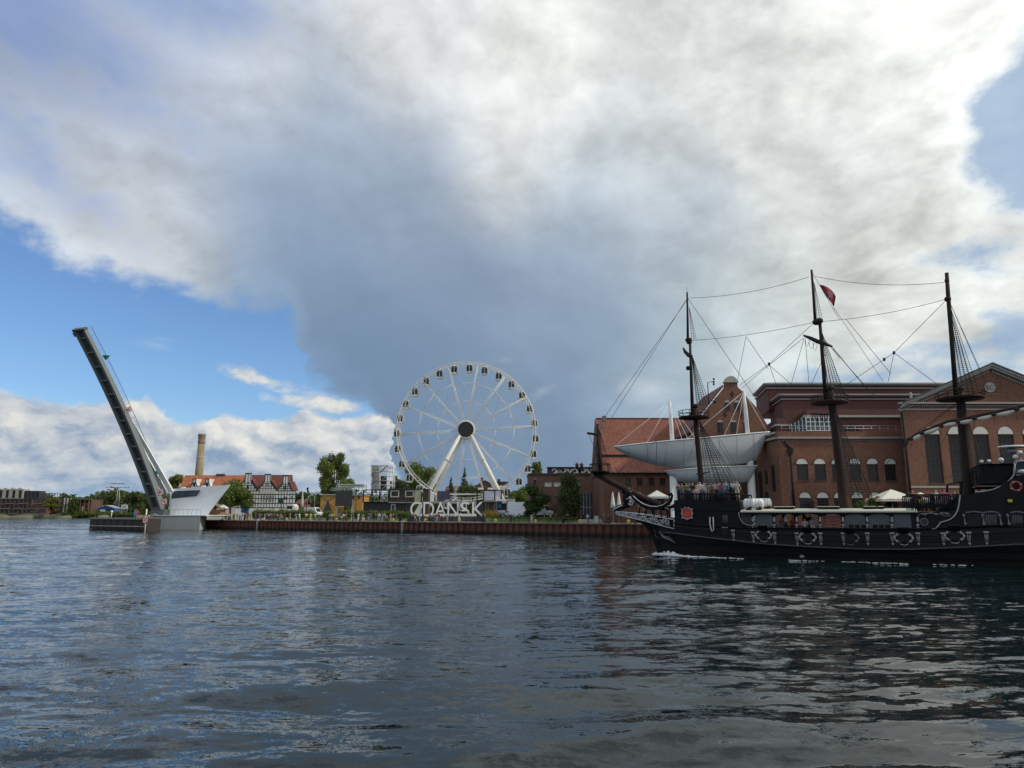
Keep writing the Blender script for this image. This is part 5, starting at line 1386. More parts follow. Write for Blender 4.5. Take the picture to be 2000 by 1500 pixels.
    t = thing('arched_shelter', 'grey shelter with a curved ribbed roof left of the ochre shed', 'shelter', P(612, 1003, Ya))
    mb = MB(); rows = []
    for i in range(13):
        f = i/12; x = 597+36*f; y = 985-21*math.sin(math.pi*(.12+.62*f))
        rows.append([P(x, y, Ya), P(x, y-2.2, Ya+6), P(x, y-1.6, Ya+9)])
    mb.grid(rows); mb.build('roof', mat('slate_roof', (.16,.17,.18), .5, var=.25), t)
    for i in range(0, 13, 2):
        mb = MB(); mb.tube([rows[i][0]+Vector((0,-.05,.05)), rows[i][1]+Vector((0,0,.05)), rows[i][2]], .08, 4); mb.build('rib', M_STEEL, t)
    for i in (1, 6, 11):
        mb = MB(); mb.bar((rows[i][0].x, Ya+.2, GND), rows[i][0]+Vector((0,.2,0)), .18); mb.build('post', M_STEEL, t)
    mb = MB(); mb.box(XY(600,Ya),Ya+3,GND,XY(628,Ya),Ya+8,ZY(984,Ya)); mb.build('store', M_BRICKD, t)
    # low red house behind
    t = thing('red_cottage', 'low red brick cottage behind the closed parasol', 'house', P(584, 1003, 215))
    a, b = XY(577,215), XY(593,215)
    mb = MB(); mb.box(a,215,GND,b,222,ZY(985,215)); mb.build('wall', M_BRICKF, t)
    mb = MB(); gable_roof(mb, a, b, 215, 222, ZY(985,215)+.02, ZY(977,218), 'x', .3, .2); mb.build('roof', M_TILED, t)
    # houses far behind the wheel
    for (x0, x1, yr, ye, Y_, lab, m, mr, al) in ((928, 966, 939, 951, 330, 'brown gabled tenement seen below the wheel hub', M_BRICKD, M_TILED, 'y'), (966, 992, 941.5, 942, 345, 'flat topped brick tenement with white window bands behind the wheel', M_BRICKD, M_DKGREY, 'x'), (760, 786, 936, 944, 300, 'tan brick church like gable between scaffold and tree', mat('tan_wall', (.30,.27,.18), .8), M_TILED, 'y'), (870, 900, 950, 958, 320, 'low red roofed house behind the boarding platform', M_BRICKF, M_TILED, 'x')):
        a, b = XY(x0,Y_), XY(x1,Y_); t = thing('town_house', lab, 'house', ((a+b)/2, Y_, GND))
        ze, zr = ZY(ye,Y_), ZY(yr,Y_)
        if al == 'y':
            mb = MB(); mb.prism([(a,Y_,GND),(b,Y_,GND),(b,Y_,ze),((a+b)/2,Y_,zr),(a,Y_,ze)], (0,14,0)); mb.build('wall', m, t)
        else:
            mb = MB(); mb.box(a,Y_,GND,b,Y_+14,ze); mb.build('wall', m, t)
        mb = MB(); gable_roof(mb, a, b, Y_, Y_+14, ze+.05, zr+.05, al, .3, .3); r_ = mb.build('roof', mr, t)
        mb = MB(); cx = a+(b-a)*.3; mb.box(cx-.7,Y_+3,ze,cx+.7,Y_+4.6,zr+1.6); mb.build('chimney_stack', M_BRICKD, r_)
        for i in range(5):
            for j in range(2):
                x = a+(b-a)*(.12+.19*i); z = ze-2.4-j*3; mb = MB(); mb.box(x-.55,Y_-.06,z-.8,x+.55,Y_-.003,z+.8); mb.build('window', M_WHITE if al == 'x' and j == 0 else M_GLASS, t)
midfield()

# ------------------------------------------------------------------ lamps, parasols, vehicles
def lamppost(x, ybase_n, ytop, label, arms=1, Y=None, z0=None):
    q = QPT(x, ybase_n, QZ) if Y is None else Vector((XY(x,Y), Y, GND)); z0 = q.z if z0 is None else z0; zt = ZY(ytop, q.y)
    t = thing('street_lamp', label, 'lamp', (q.x, q.y, z0))
    mb = MB(); mb.lathe([(.16,z0),(.16,z0+.8),(.09,z0+1.0),(.06,zt-1.1)], (q.x,q.y,0), 8); mb.build('post', M_BLACK, t)
    offs = [0] if arms == 1 else [-.7, .7]
    if arms > 1:
        mb = MB(); mb.tube([(q.x-.7,q.y,zt-1.0),(q.x,q.y,zt-1.5),(q.x+.7,q.y,zt-1.0)], .05, 5); mb.build('arm', M_BLACK, t)
    for o in offs:
        mb = MB(); mb.lathe([(.1,zt-1.1),(.3,zt-.35),(.34,zt-.3),(.14,zt-.06),(.04,zt)], (q.x+o,q.y,0), 8); mb.build('lantern', M_DKGREY, t)
lamppost(598, 12, 951.5, 'tall black lamp post beside the closed beige parasol')
lamppost(1045, 8, 934.5, 'tall black lamp post with lantern on the lawn by the dark brick building', z0=2.4)
lamppost(694, 14, 966.5, 'black twin lantern lamp post in front of the ochre shed', 2)
lamppost(793, 12, 946.5, 'tall slim black lamp post in front of the container cafe')
lamppost(825, 15, 961, 'black lamp post beside the stair tower')
lamppost(484, 22, 957, 'black lamp post in front of the first gable of the half-timbered house')
def parasol(x, Y, ytop, yedge, half_px, label, z0=GND, m=M_CANVAS, n=4, band=None, yaw=.785):
    X = XY(x, Y, ytop); k = Y/FPX; zt, ze = ZY(ytop, Y), ZY(yedge, Y); r = half_px*k
    t = thing('parasol', label, 'parasol', (X, Y, z0))
    ring = [Vector((X+r*1.25*math.cos(yaw+i*2*math.pi/n)*(1 if n > 4 else 1.13), Y+r*1.25*math.sin(yaw+i*2*math.pi/n), ze)) for i in range(n)]
    mb = MB(); top = Vector((X, Y, zt)); vs = ring + [q-Vector((0,0,.32)) for q in ring] + [top]
    mb.add(vs, [(i, (i+1) % n, 2*n) for i in range(n)] + [(i, n+i, n+(i+1) % n, (i+1) % n) for i in range(n)]); c = mb.build('canopy', m, t)
    mb = MB(); mb.tube([(X,Y,z0), (X,Y,zt-.05)], .05, 6); mb.build('pole', M_STEEL, t)
    mb = MB()
    for q in ring: mb.tube([top-Vector((0,0,.1)), q-Vector((0,0,.05))], .025, 4)
    mb.build('ribs', M_STEEL, t)
    mb = MB(); mb.box(X-.4,Y-.4,z0,X+.4,Y+.4,z0+.15); mb.build('foot', M_CONC, t)
    return t, ring, c
def closed_parasol(x, Y, ytop, ybot, label, m=M_CANVAS, z0=GND):
    X = XY(x, Y, ytop); zt, zb = ZY(ytop, Y), ZY(ybot, Y); t = thing('closed_parasol', label, 'parasol', (X, Y, z0))
    mb = MB(); h = zt-zb; mb.lathe([(.08,zb),(.42,zb+.1),(.36,zb+h*.3),(.24,zb+h*.6),(.14,zb+h*.85),(.04,zt)], (X,Y,0), 9); mb.build('folded_canopy', m, t)
    mb = MB(); mb.tube([(X,Y,z0), (X,Y,zt+.1)], .05, 6); mb.build('pole', M_STEEL, t)
    mb = MB(); mb.box(X-.4,Y-.4,z0,X+.4,Y+.4,z0+.15); mb.build('foot', M_CONC, t)
closed_parasol(591.5, 188, 958, 991, 'tall closed beige parasol beside the lamp post', M_CANVASD)
parasol(436, 184, 985.5, 991, 7.5, 'white open parasol over the stall by the bridge end')
def car(x, n, label, body, kind='car', yaw=None, z0=None, s=1.0):
    z0 = LZ+.06 if z0 is None else z0; q = QPT(x, n, z0)
    t = thing('parked_van' if kind == 'van' else 'parked_car', label, kind, q, None)
    t.rotation_euler = (0, 0, math.atan2(QD.y, QD.x) if yaw is None else yaw); t.scale = (s, s, s)
    L, H, W = (5.6, 2.5, 1.95) if kind == 'van' else (4.3, 1.48, 1.75)
    if kind == 'van': prof = [(-2.8,.45),(2.7,.45),(2.8,.9),(2.65,1.15),(2.0,1.35),(1.35,2.3),(1.0,2.48),(-2.7,2.5),(-2.8,2.3)]
    else: prof = [(-2.1,.35),(2.1,.35),(2.15,.7),(1.95,.85),(1.0,.98),(.35,1.42),(-.9,1.48),(-1.75,1.05),(-2.12,.95)]
    def add(mb, nm, m):
        o = bpy.data.objects.new(nm, mb.mesh(nm, [m])); COL.objects.link(o); o.parent = t; return o
    mb = MB(); n_ = len(prof); rows = []
    for y, ins in ((-W/2, .08), (-W/2+.08, 0), (W/2-.08, 0), (W/2, .08)):
        cx, cz = 0, 1.0; rows.append([(px*(1-ins*.25), y + (0 if pz < 1.0 else (.12 if y < 0 else -.12)*(pz-1.0)), cz+(pz-cz)*(1-ins*.3)) for px, pz in prof])
    mb.grid(rows, smooth=False, closed=True); mb.add(rows[0], [list(range(n_))]); mb.add(rows[-1], [list(reversed(range(n_)))]); add(mb, 'body', body)
    y = -W/2-.012
    for yy in (y, -y):
        e = .055 if kind == 'car' else .15; yo = yy + (e if yy < 0 else -e)
        mb = MB(); g = ([(.92,1.02),(.34,1.36),(-.85,1.41),(-1.6,1.04)] if kind == 'car' else [(1.9,1.42),(1.35,2.15),(.6,2.15),(.6,1.42)])
        mb.prism([(a, yo, b) for a, b in g], (0, .03 if yy < 0 else -.03, 0)); add(mb, 'side_window', M_GLASS)
    g = [(1.02,.99),(.38,1.41)] if kind == 'car' else [(2.05,1.36),(1.40,2.26)]
    mb = MB(); mb.add([(g[0][0]+.02,-.7,g[0][1]+.02),(g[0][0]+.02,.7,g[0][1]+.02),(g[1][0]+.02,.62,g[1][1]+.01),(g[1][0]+.02,-.62,g[1][1]+.01)], [(0,1,2,3)]); add(mb, 'windscreen', M_GLASS)
    for wx in (-L*.3, L*.31):
        for wy in (-W/2+.06, W/2-.06):
            r = .33 if kind == 'car' else .37; mb = MB(); mb.lathe([(r,-.11),(r,.11)], (wx, wy, r), 14, 'y'); w_ = add(mb, 'wheel', M_BLACK)
            mb = MB(); mb.lathe([(r*.6,-.125),(r*.6,.125)], (wx, wy, r), 10, 'y'); h_ = bpy.data.objects.new('rim', mb.mesh('rim', [M_STEEL])); COL.objects.link(h_); h_.parent = w_
    for wy in (-W/2+.3, W/2-.3):
        mb = MB(); xx = (2.12, .62) if kind == 'car' else (2.74, .95); mb.box(xx[0]-.05,wy-.18,xx[1],xx[0]+.02,wy+.18,xx[1]+.16); add(mb, 'headlight', M_WHITE)
        mb = MB(); xx = (-2.13, .78) if kind == 'car' else (-2.8, 1.0); mb.box(xx[0]-.02,wy-.15,xx[1],xx[0]+.05,wy+.15,xx[1]+.2); add(mb, 'tail_light', M_RED)
silver = mat('car_silver', (.42,.44,.45), .25, metal=.6, var=.02); carw = mat('car_white', (.74,.75,.76), .25, var=.02); card = mat('car_dark', (.04,.045,.06), .25, var=.02)
car(984, 13, 'silver estate car parked in front of the grey awning kiosk', silver, z0=LZ)
car(1008, 12, 'white hatchback parked beside the big white van', carw, yaw=2.6)
car(972, 20, 'dark saloon car parked behind the silver estate', card, z0=LZ)
car(1023, 17, 'big white panel van parked behind the small tree on the lawn', carw, 'van', s=1.25)
car(1054, 12.5, 'white delivery van half hidden behind the tree by the dark brick wall', carw, 'van')
car(612, 18, 'white van parked in front of the arched shelter', carw, 'van', z0=LZ-.15)
car(681, 17, 'pale silver car parked below the big screen', silver, z0=LZ-.15)
car(697, 17, 'white car parked in front of the second ochre shed', carw, z0=LZ-.15)

# ------------------------------------------------------------------ trees and hedges (left and middle)
tree('round_tree', 'olive green round tree in front of the far red brick apartment block', 98.5, 0, YF-8, 969, 34, M_LEAFY, 1500, 1.0, .15, 11)
tree('round_tree', 'dark green round tree between two far apartment blocks', 143, 0, YF-8, 971, 22, M_LEAFD, 1200, .9, .15, 12, 'column')
tree('round_tree', 'broad dark green tree left of the raised bridge leaf', 262, 0, 330, 951, 44, M_LEAFD, 3000, .8, .05, 13)
tree('round_tree', 'dark green tree directly behind the raised bridge leaf', 288, 0, 340, 957, 34, M_LEAFD, 2200, .8, .05, 14)
tree('round_tree', 'yellow green tree rising behind the left end of the orange roof', 342, 0, 240, 925.5, 42, M_LEAFY, 3000, .55, .2, 15)
tree('round_tree', 'large leafy maple in front of the first gable of the half-timbered house', 449, 0, 194, 928, 74, M_LEAF, 7000, .42, .3, 16)
tree('round_tree', 'smaller leafy tree overlapping the half-timbered wall', 478, 0, 195, 953, 34, M_LEAF, 2500, .40, .3, 17)
tree('willow_tree', 'big upswept willow towering behind the screen and ochre shed', 650, 0, 236, 885.5, 76, M_WILLOW, 8000, .55, .16, 18, 'willow')
tree('round_tree', 'low bushy tree at the foot of the big willow', 672, 0, 226, 938, 44, M_WILLOW, 3000, .5, .08, 19)
tree('round_tree', 'dark rounded tree left of the big willow', 586, 0, 260, 946, 34, M_LEAFD, 2500, .6, .08, 20)
tree('round_tree', 'dark green tree under the left side of the big willow', 628, 0, 245, 950, 44, M_LEAFD, 3000, .6, .06, 21)
tree('round_tree', 'spreading green tree behind the left legs of the ferris wheel', 824, 0, 262, 895, 78, M_LEAF, 8000, .6, .15, 22)
tree('round_tree', 'bluish green tree between the scaffold tower and the wheel', 788, 0, 285, 918, 44, M_LEAFB, 3000, .7, .08, 23)
tree('spruce_tree', 'tall dark spruce seen between the wheel legs', 906, 0, 280, 916, 34, M_LEAFB, 3200, .6, .05, 24, 'conifer')
tree('spruce_tree', 'smaller dark spruce left of the tall spruce below the hub', 880, 0, 280, 933, 22, M_LEAFB, 1800, .6, .05, 25, 'conifer')
tree('round_tree', 'wide green tree behind the right side of the wheel base', 918, 0, 272, 934, 60, M_LEAFD, 4000, .6, .05, 26)
tree('round_tree', 'bright green tree between wheel base and dark brick building', 1012, 0, 225, 946, 56, M_LEAF, 4500, .5, .08, 27)
tree('round_tree', 'rounded green tree behind the kiosks beside the wheel base', 990, 0, 235, 955, 34, M_LEAF, 2500, .5, .08, 28)
tree('palm_like_tree', 'feathery pale tree leaning over the corner of the dark brick building', 1049, 0, 175, 901, 22, M_WILLOW, 500, .5, .72, 29, 'willow')
tree('round_tree', 'dark leafy lawn tree with lamp post in front of the dark brick wall', 1046, 0, QY(1046, 8), 938, 50, M_LEAFD, 3800, .34, .12, 30, z0=LZ)
tree('round_tree', 'tall dark leafy tree on the lawn before the graffiti parapet', 1114, 0, QY(1114, 8), 926, 44, M_LEAFD, 5200, .34, .08, 31, 'column', z0=LZ-.1)
tree('round_tree', 'low dark shrub tree in front of the big white van', 1033, 0, QY(1033, 9), 976, 26, M_LEAFD, 1800, .3, .05, 32, z0=LZ)
def bank_bushes():
    rg = random.Random(12); cl = []
    for i in range(90):
        x = rg.uniform(-40, 290); q = G(x, 1009.5, 1.2); r = rg.uniform(.8, 2.4); cl.append(((q.x, 566-rg.uniform(0, 8), 2.2+r*.4), (r*1.6, r, r)))
    o = leaves('bank_bushes', cl, 5000, .9, M_LEAF, 8, None, .4); tag(o, 'low bushes and rough grass along the far bank', 'bushes', kind='stuff')
bank_bushes()
def wood():
    rg = random.Random(5); cl = []
    for i in range(150):
        x = rg.uniform(-60, 330); Y = rg.uniform(640, 760); yt = 968 + 7*math.sin(x*.045+1) + rg.uniform(-3, 5)
        if x < 120: yt += 8
        z1 = ZY(yt, Y); r = rg.uniform(5, 8); X = XY(x, Y)
        for z in np.arange(4, z1-r*.6, r*.9): cl.append(((X+rg.uniform(-2,2), Y, float(z)), (r, r, r*.9)))
        cl.append(((X, Y, z1-r*.7), (r*.8, r*.8, r*.9)))
    o = leaves('woodland', cl, 26000, 2.6, M_LEAFD, 3, None, .5); tag(o, 'dark green woodland along the horizon behind the far bank', 'woodland', kind='stuff')
wood()
def scrub():
    rg = random.Random(9); cl = []
    for i in range(240):
        x = rg.uniform(575, 1120); Y = rg.uniform(285, 330); yt = rg.uniform(958, 976); z1 = ZY(yt, Y); X = XY(x, Y); r = rg.uniform(2.2, 4)
        cl.append(((X, Y, z1-r), (r, r, r))); cl.append(((X, Y, max(3, z1-2.4*r)), (r, r, r*1.3)))
    o = leaves('background_bushes', cl, 16000, 1.1, M_LEAFD, 4, None, .5); tag(o, 'mass of dark bushes and trees behind the fairground', 'bushes', kind='stuff')
scrub()
hedge('clipped_hedge', 'long dense hedge in front of the half-timbered house', 497, 609, 9.0, LZ-.35, 2.0, 2.2, M_LEAF, 6000, 1)
hedge('clipped_hedge', 'clipped hedge in front of the dark container cafe', 672, 797, 8.5, LZ-.2, 1.5, 1.5, M_LEAF, 5000, 2)
hedge('clipped_hedge', 'small round bright bush right of the white van', 634, 646, 9.0, LZ-.3, 1.6, 1.6, M_LEAFY, 900, 3)
hedge('clipped_hedge', 'low bushes on the bank behind the jetty', 230, 262, 46, QZ-.2, 2.0, 2.0, M_LEAFD, 1200, 4)
# ------------------------------------------------------------------ dark brick building with graffiti parapet
def dark_building():
    Y = 147.0
    t = thing('brick_warehouse', 'dark brick flat roofed building with a graffiti parapet and small white windows', 'building', P(1105, 1003, Y))
    a, b, zt = XY(1033, Y), XY(1178, Y), ZY(926, Y)
    holes = [(XY(x0,Y), XY(x1,Y), ZY(950,Y), ZY(942,Y)) for x0, x1 in ((1064.5,1078),(1082.5,1096),(1104,1117),(1122.5,1134.5))]
    ent = (XY(1134,Y), XY(1165,Y), GND+.02, ZY(962.5,Y))
    mb = MB(); wall(mb, a, b, GND, zt, Y, holes+[ent], .4)
    mb.add([(a,Y,GND),(a,Y+14,GND),(a,Y+14,zt),(a,Y,zt)], [(0,1,2,3)]); mb.add([(b,Y,GND),(b,Y+14,GND),(b,Y+14,zt),(b,Y,zt)], [(0,1,2,3)])
    mb.build('wall', M_BRICKD, t)
    mb = MB(); mb.box(a-.15,Y-.15,zt,b+.15,Y+14,zt+.18); mb.build('coping', M_DKGREY, t)
    for h in holes: window(t, *h, Y, 4, 3, M_WHITE, glassmat('milky_glass', (.42,.43,.42), .3, .3), fw=.08, dep=.06, bar=.06)
    # glazed entrance
    w = window(t, *ent, Y, 5, 2, M_STEEL, M_GLASSB, fw=.14, dep=.2, name='entrance_glazing', bar=.12)
    zp = ZY(913.5, Y+3); z0 = zt+.19
    pa, pb = XY(1070,Y+3), XY(1166,Y+3)
    mb = MB(); mb.box(pa,Y+3,z0,pb,Y+4,zp); par = mb.build('parapet', mat('parapet_dark', (.035,.03,.03), .8), t)
    mb = MB(); mb.box(pa-.1,Y+2.8,zp+.003,pb+.1,Y+4.2,zp+.15); mb.build('parapet_cap', M_BLACK, t)
    # graffiti: painted loops and strokes, flat on the parapet
    wh = mat('graffiti_white', (.72,.74,.70), .7); tl = mat('graffiti_red', (.5,.05,.06), .7); r = random.Random(3)
    x = pa+1.0; zc = (z0+zp)/2-.05; hh = (zp-z0)*.36; i = 0
    while x < pb-1.0:
        wd = r.uniform(.7, 1.15); pts = []
        k = i % 4
        for j in range(9):
            f = j/8
            if k == 0: q = (x+wd*(.5-.5*math.cos(f*5.2)), zc+hh*math.sin(f*5.2))
            elif k == 1: q = (x+wd*f, zc+hh*(1 if j % 2 else -1)*(1-.3*f))
            elif k == 2: q = (x+wd*(.5+.5*math.sin(f*6.28)), zc+hh*math.cos(f*4.4))
            else: q = (x+wd*f, zc+hh*math.sin(f*7.5))
            pts.append(Vector((q[0], Y+2.985, q[1])))
        mb = MB()
        for p, q in zip(pts, pts[1:]): mb.bar(p, q, .008, .2, up=(0,0,1) if abs(q.x-p.x) > abs(q.z-p.z) else (1,0,0))
        mb.build('graffiti_stroke', tl if i == 8 else wh, par); x += wd*1.18; i += 1
    # signs by the door
    s = thing('shop_sign', 'red and white box signs on the corner by the glazed entrance', 'sign', P(1165, 1003, Y-2))
    mb = MB(); BX(mb, 1164, 1172, 961, 967, Y-1.2, .25); mb.build('red_board', M_RED, s)
    mb = MB(); BX(mb, 1160, 1177, 968, 980, Y-1.2, .35); mb.build('white_board', M_CREAM, s)
    for k in range(2):
        mb = MB(); BX(mb, 1161, 1176, 971.5+4*k, 972.1+4*k, Y-1.22, .015); mb.build('sign_line', M_DKGREY, s)
    mb = MB(); mb.bar((XY(1168,Y),Y-.9,GND), (XY(1168,Y),Y-.9,ZY(962,Y)), .12); mb.build('post', M_DKGREY, s)
    # downpipes at the joint
    for x in (1174, 1177):
        mb = MB(); mb.tube([(XY(x,Y-.3,960),Y-.2,GND), (XY(x,Y-.3,960),Y-.2,ZY(930,Y))], .16, 6); mb.build('downpipe', M_DKGREY, t)
    # vents on the roof
    for x in (1127, 1136):
        mb = MB(); c = P(x, 913, Y+8); mb.lathe([(.35,z0),(.3,c.z+.4),(.5,c.z+.5),(.2,c.z+1.0)], (c.x,c.y,0), 8); mb.build('roof_vent', M_TILED, t)
dark_building()

# ------------------------------------------------------------------ low red roofed house
def low_house():
    Y = 128.0
    t = thing('red_roofed_hall', 'low brick hall with a long two step red tiled roof behind the white boat sculpture', 'building', P(1270, 1003, Y))
    a, b = XY(1180,Y), XY(1400,Y); ze = ZY(924.5,Y); zm0, zm1 = ZY(894,Y+4), ZY(889,Y+4); zr = ZY(819,Y+9)
    holes = [(XY(x0,Y), XY(x1,Y), ZY(948,Y), ZY(933,Y)) for x0, x1 in ((1223,1234),(1245.8,1257),(1269,1280),(1291,1302.5),(1330,1341))]
    holes += [(XY(x0,Y), XY(x1,Y), ZY(988,Y), ZY(972,Y)) for x0, x1 in ((1228,1242),(1256,1270),(1284,1298))]
    mb = MB(); wall(mb, a, b, GND, ze, Y, holes, .3); mb.add([(a,Y,GND),(a,Y+18,GND),(a,Y+18,ze),(a,Y,ze)], [(0,1,2,3)]); mb.build('wall', M_BRICK2, t)
    for h in holes: window(t, *h, Y, 2, 2, M_WFRAME, M_GLASS, fw=.1, dep=.12, sill=M_BRICKD)
    mb = MB(); mb.prism([(a-.2,Y-.5,ze),(b,Y-.5,ze),(b,Y+4,zm0),(a-.2,Y+4,zm0)], (0,0,.14)); mb.build('lower_roof', M_TILE, t)
    mb = MB(); mb.box(a,Y+4,zm0,b,Y+4.4,zm1+.1); mb.build('clerestory', M_DKGREY, t)
    mb = MB(); mb.prism([(a-.2,Y+3.7,zm1),(b,Y+3.7,zm1),(b,Y+9,zr),(a-.2,Y+9,zr)], (0,0,.14)); up_ = mb.build('upper_roof', M_TILE, t)
    mb = MB(); mb.prism([(a-.2,Y+18,ze),(b,Y+18,ze),(b,Y+9,zr),(a-.2,Y+9,zr)], (0,0,.14)); mb.build('rear_roof', M_TILE, t)
    mb = MB(); mb.prism([(a-.25,Y-.3,ze),(a-.25,Y+4,zm0),(a-.25,Y+4,zm1),(a-.25,Y+9,zr),(a-.25,Y+18,ze)], (.45,0,0)); mb.build('gable_wall', M_BRICK2, t)
    mb = MB(); mb.tube([(a,Y+9,zr+.14),(b,Y+9,zr+.14)], .16, 6); mb.build('ridge_tiles', M_TILED, t)
    mb = MB(); mb.tube([(a-.3,Y-.6,ze+.02),(b,Y-.6,ze+.02)], .13, 6); mb.build('gutter', M_BLACK, t)
    # parapet blocks at the left end
    for y0, y1, x in ((812.5, 823, 1180), (828.5, 836, 1176), (883, 889, 1186)):
        mb = MB(); c = P(x, (y0+y1)/2, Y+6); mb.box(c.x-.35,c.y-.4,ZY(y1,Y+6),c.x+.35,c.y+.4,ZY(y0,Y+6)); mb.build('gable_block', mat('grey_stone', (.2,.19,.18), .8), t)
    # roof lights
    slope = (zr-zm1)/5.3
    for x0, x1 in ((1214,1225),(1227,1236),(1254,1264),(1266,1276)):
        z0, z1 = zm1+1.0, zm1+2.0; ya, yb = Y+3.7+1.0/slope, Y+3.7+2.0/slope
        mb = MB(); mb.prism([(XY(x0,ya,868),ya,z0+.16),(XY(x1,ya,868),ya,z0+.16),(XY(x1,yb,868),yb,z1+.16),(XY(x0,yb,868),yb,z1+.16)], (0,0,.08)); mb.build('roof_light', M_GLASSB, up_)
    # garden parasols on the terrace
low_house()
parasol(1283, 119, 957.5, 970, 19, 'white square parasol on the terrace before the red roofed hall')
parasol(1247, 119, 961, 971, 17, 'second white parasol beside the folded ones before the red roofed hall')
closed_parasol(1196.5, 122, 961, 993, 'folded white parasol standing by the brick corner')
closed_parasol(1208.5, 121, 962, 994, 'folded white parasol next to the bowsprit figure')

# ------------------------------------------------------------------ gable tower
def tower():
    Y = 121.0
    t = thing('gabled_tower', 'tall brick gable with a round pale cap and small arched windows', 'building', P(1442, 1003, Y))
    a, b = XY(1384,Y,900), XY(1500,Y,900); ze = ZY(858,Y)
    gz = lambda y: ZY(y, Y)
    gx = lambda x, y: XY(x, Y, y)
    wins = [(1420.5,786,801),(1439.5,786,801),(1407,824.5,845),(1432.5,824.5,845),(1457.5,824.5,845)]
    mb = MB(); mb.box(a,Y,GND,b,Y+15,ze); mb.build('wall', M_BRICK2, t)
    gp = [(1350,858),(1350,842),(1378,803),(1415,757),(1416,747),(1440,747),(1441,757),(1449,763),(1481,801),(1500,834),(1500,858)]
    mb = MB(); mb.prism([(gx(x,y), Y, gz(y)+.003) for x, y in gp], (0,.6,0)); g = mb.build('gable', M_BRICK2, t)
    cx = gx(1427.5,740); mb = MB(); n = 12; rr = 12.5*Y/FPX
    mb.prism([(cx+rr*math.cos(math.pi*i/n), Y-.15, gz(746)+rr*.95*math.sin(math.pi*i/n)) for i in range(n+1)], (0,.9,0)); mb.build('round_cap', mat('cap_stone', (.36,.34,.27), .8, grime=.4), t)
    mb = MB(); mb.box(cx-rr*1.15,Y-.3,gz(747.2),cx+rr*1.15,Y+.9,gz(745.4)); mb.build('cap_moulding', M_CORN, t)
    # roof slopes behind the gable
    for side, pts in (('l', [(1346,846),(1376,802),(1414,754)]), ('r', [(1440,756),(1480,800),(1500,832)])):
        for p, q in zip(pts, pts[1:]):
            mb = MB(); mb.prism([(gx(*p),Y+.3,gz(p[1])),(gx(*q),Y+.3,gz(q[1])),(gx(*q),Y+14,gz(q[1])),(gx(*p),Y+14,gz(p[1]))], (0,0,.3)); mb.build('roof_slope', M_TILED, t)
    mb = MB(); mb.box(gx(1352,870),Y+1.5,GND,a,Y+14,gz(846)); mb.build('side_aisle', M_BRICK2, t)
    for x, y0, y1 in wins:
        w = 5.6*Y/FPX; c = gx(x,(y0+y1)/2); par = g if y0 < 850 else t
        mb = MB(); mb.box(c-w,Y-.02,gz(y1),c+w,Y-.004,gz(y0)); wo = mb.build('window', M_GLASS, t)
        mb = MB(); mb.box(c-.03,Y-.05,gz(y1),c+.03,Y-.022,gz(y0)); mb.box(c-w,Y-.05,(gz(y0)+gz(y1))/2-.03,c-.03,Y-.022,(gz(y0)+gz(y1))/2+.03); mb.box(c+.03,Y-.05,(gz(y0)+gz(y1))/2-.03,c+w,Y-.022,(gz(y0)+gz(y1))/2+.03); mb.build('glazing_bars', M_WFRAME, wo)
        mb = MB(); mb.box(c-w-.1,Y-.08,gz(y1)-.12,c+w+.1,Y-.003,gz(y1)-.002); mb.build('sill', M_BRICKD, wo)
        archcap(t, c, 2*w, gz(y0)+.003, w*.75, Y, M_CORN, .04)
    for x, y in ((1416,810),(1447,810),(1430,770)):           # iron wall anchors
        c = gx(x,y); z = gz(y); mb = MB(); mb.box(c-.08,Y-.07,z-.5,c+.08,Y-.003,z+.5); mb.box(c-.35,Y-.069,z-.08,c+.35,Y-.071+.068,z+.08); mb.build('wall_anchor', M_BLACK, t)
tower()

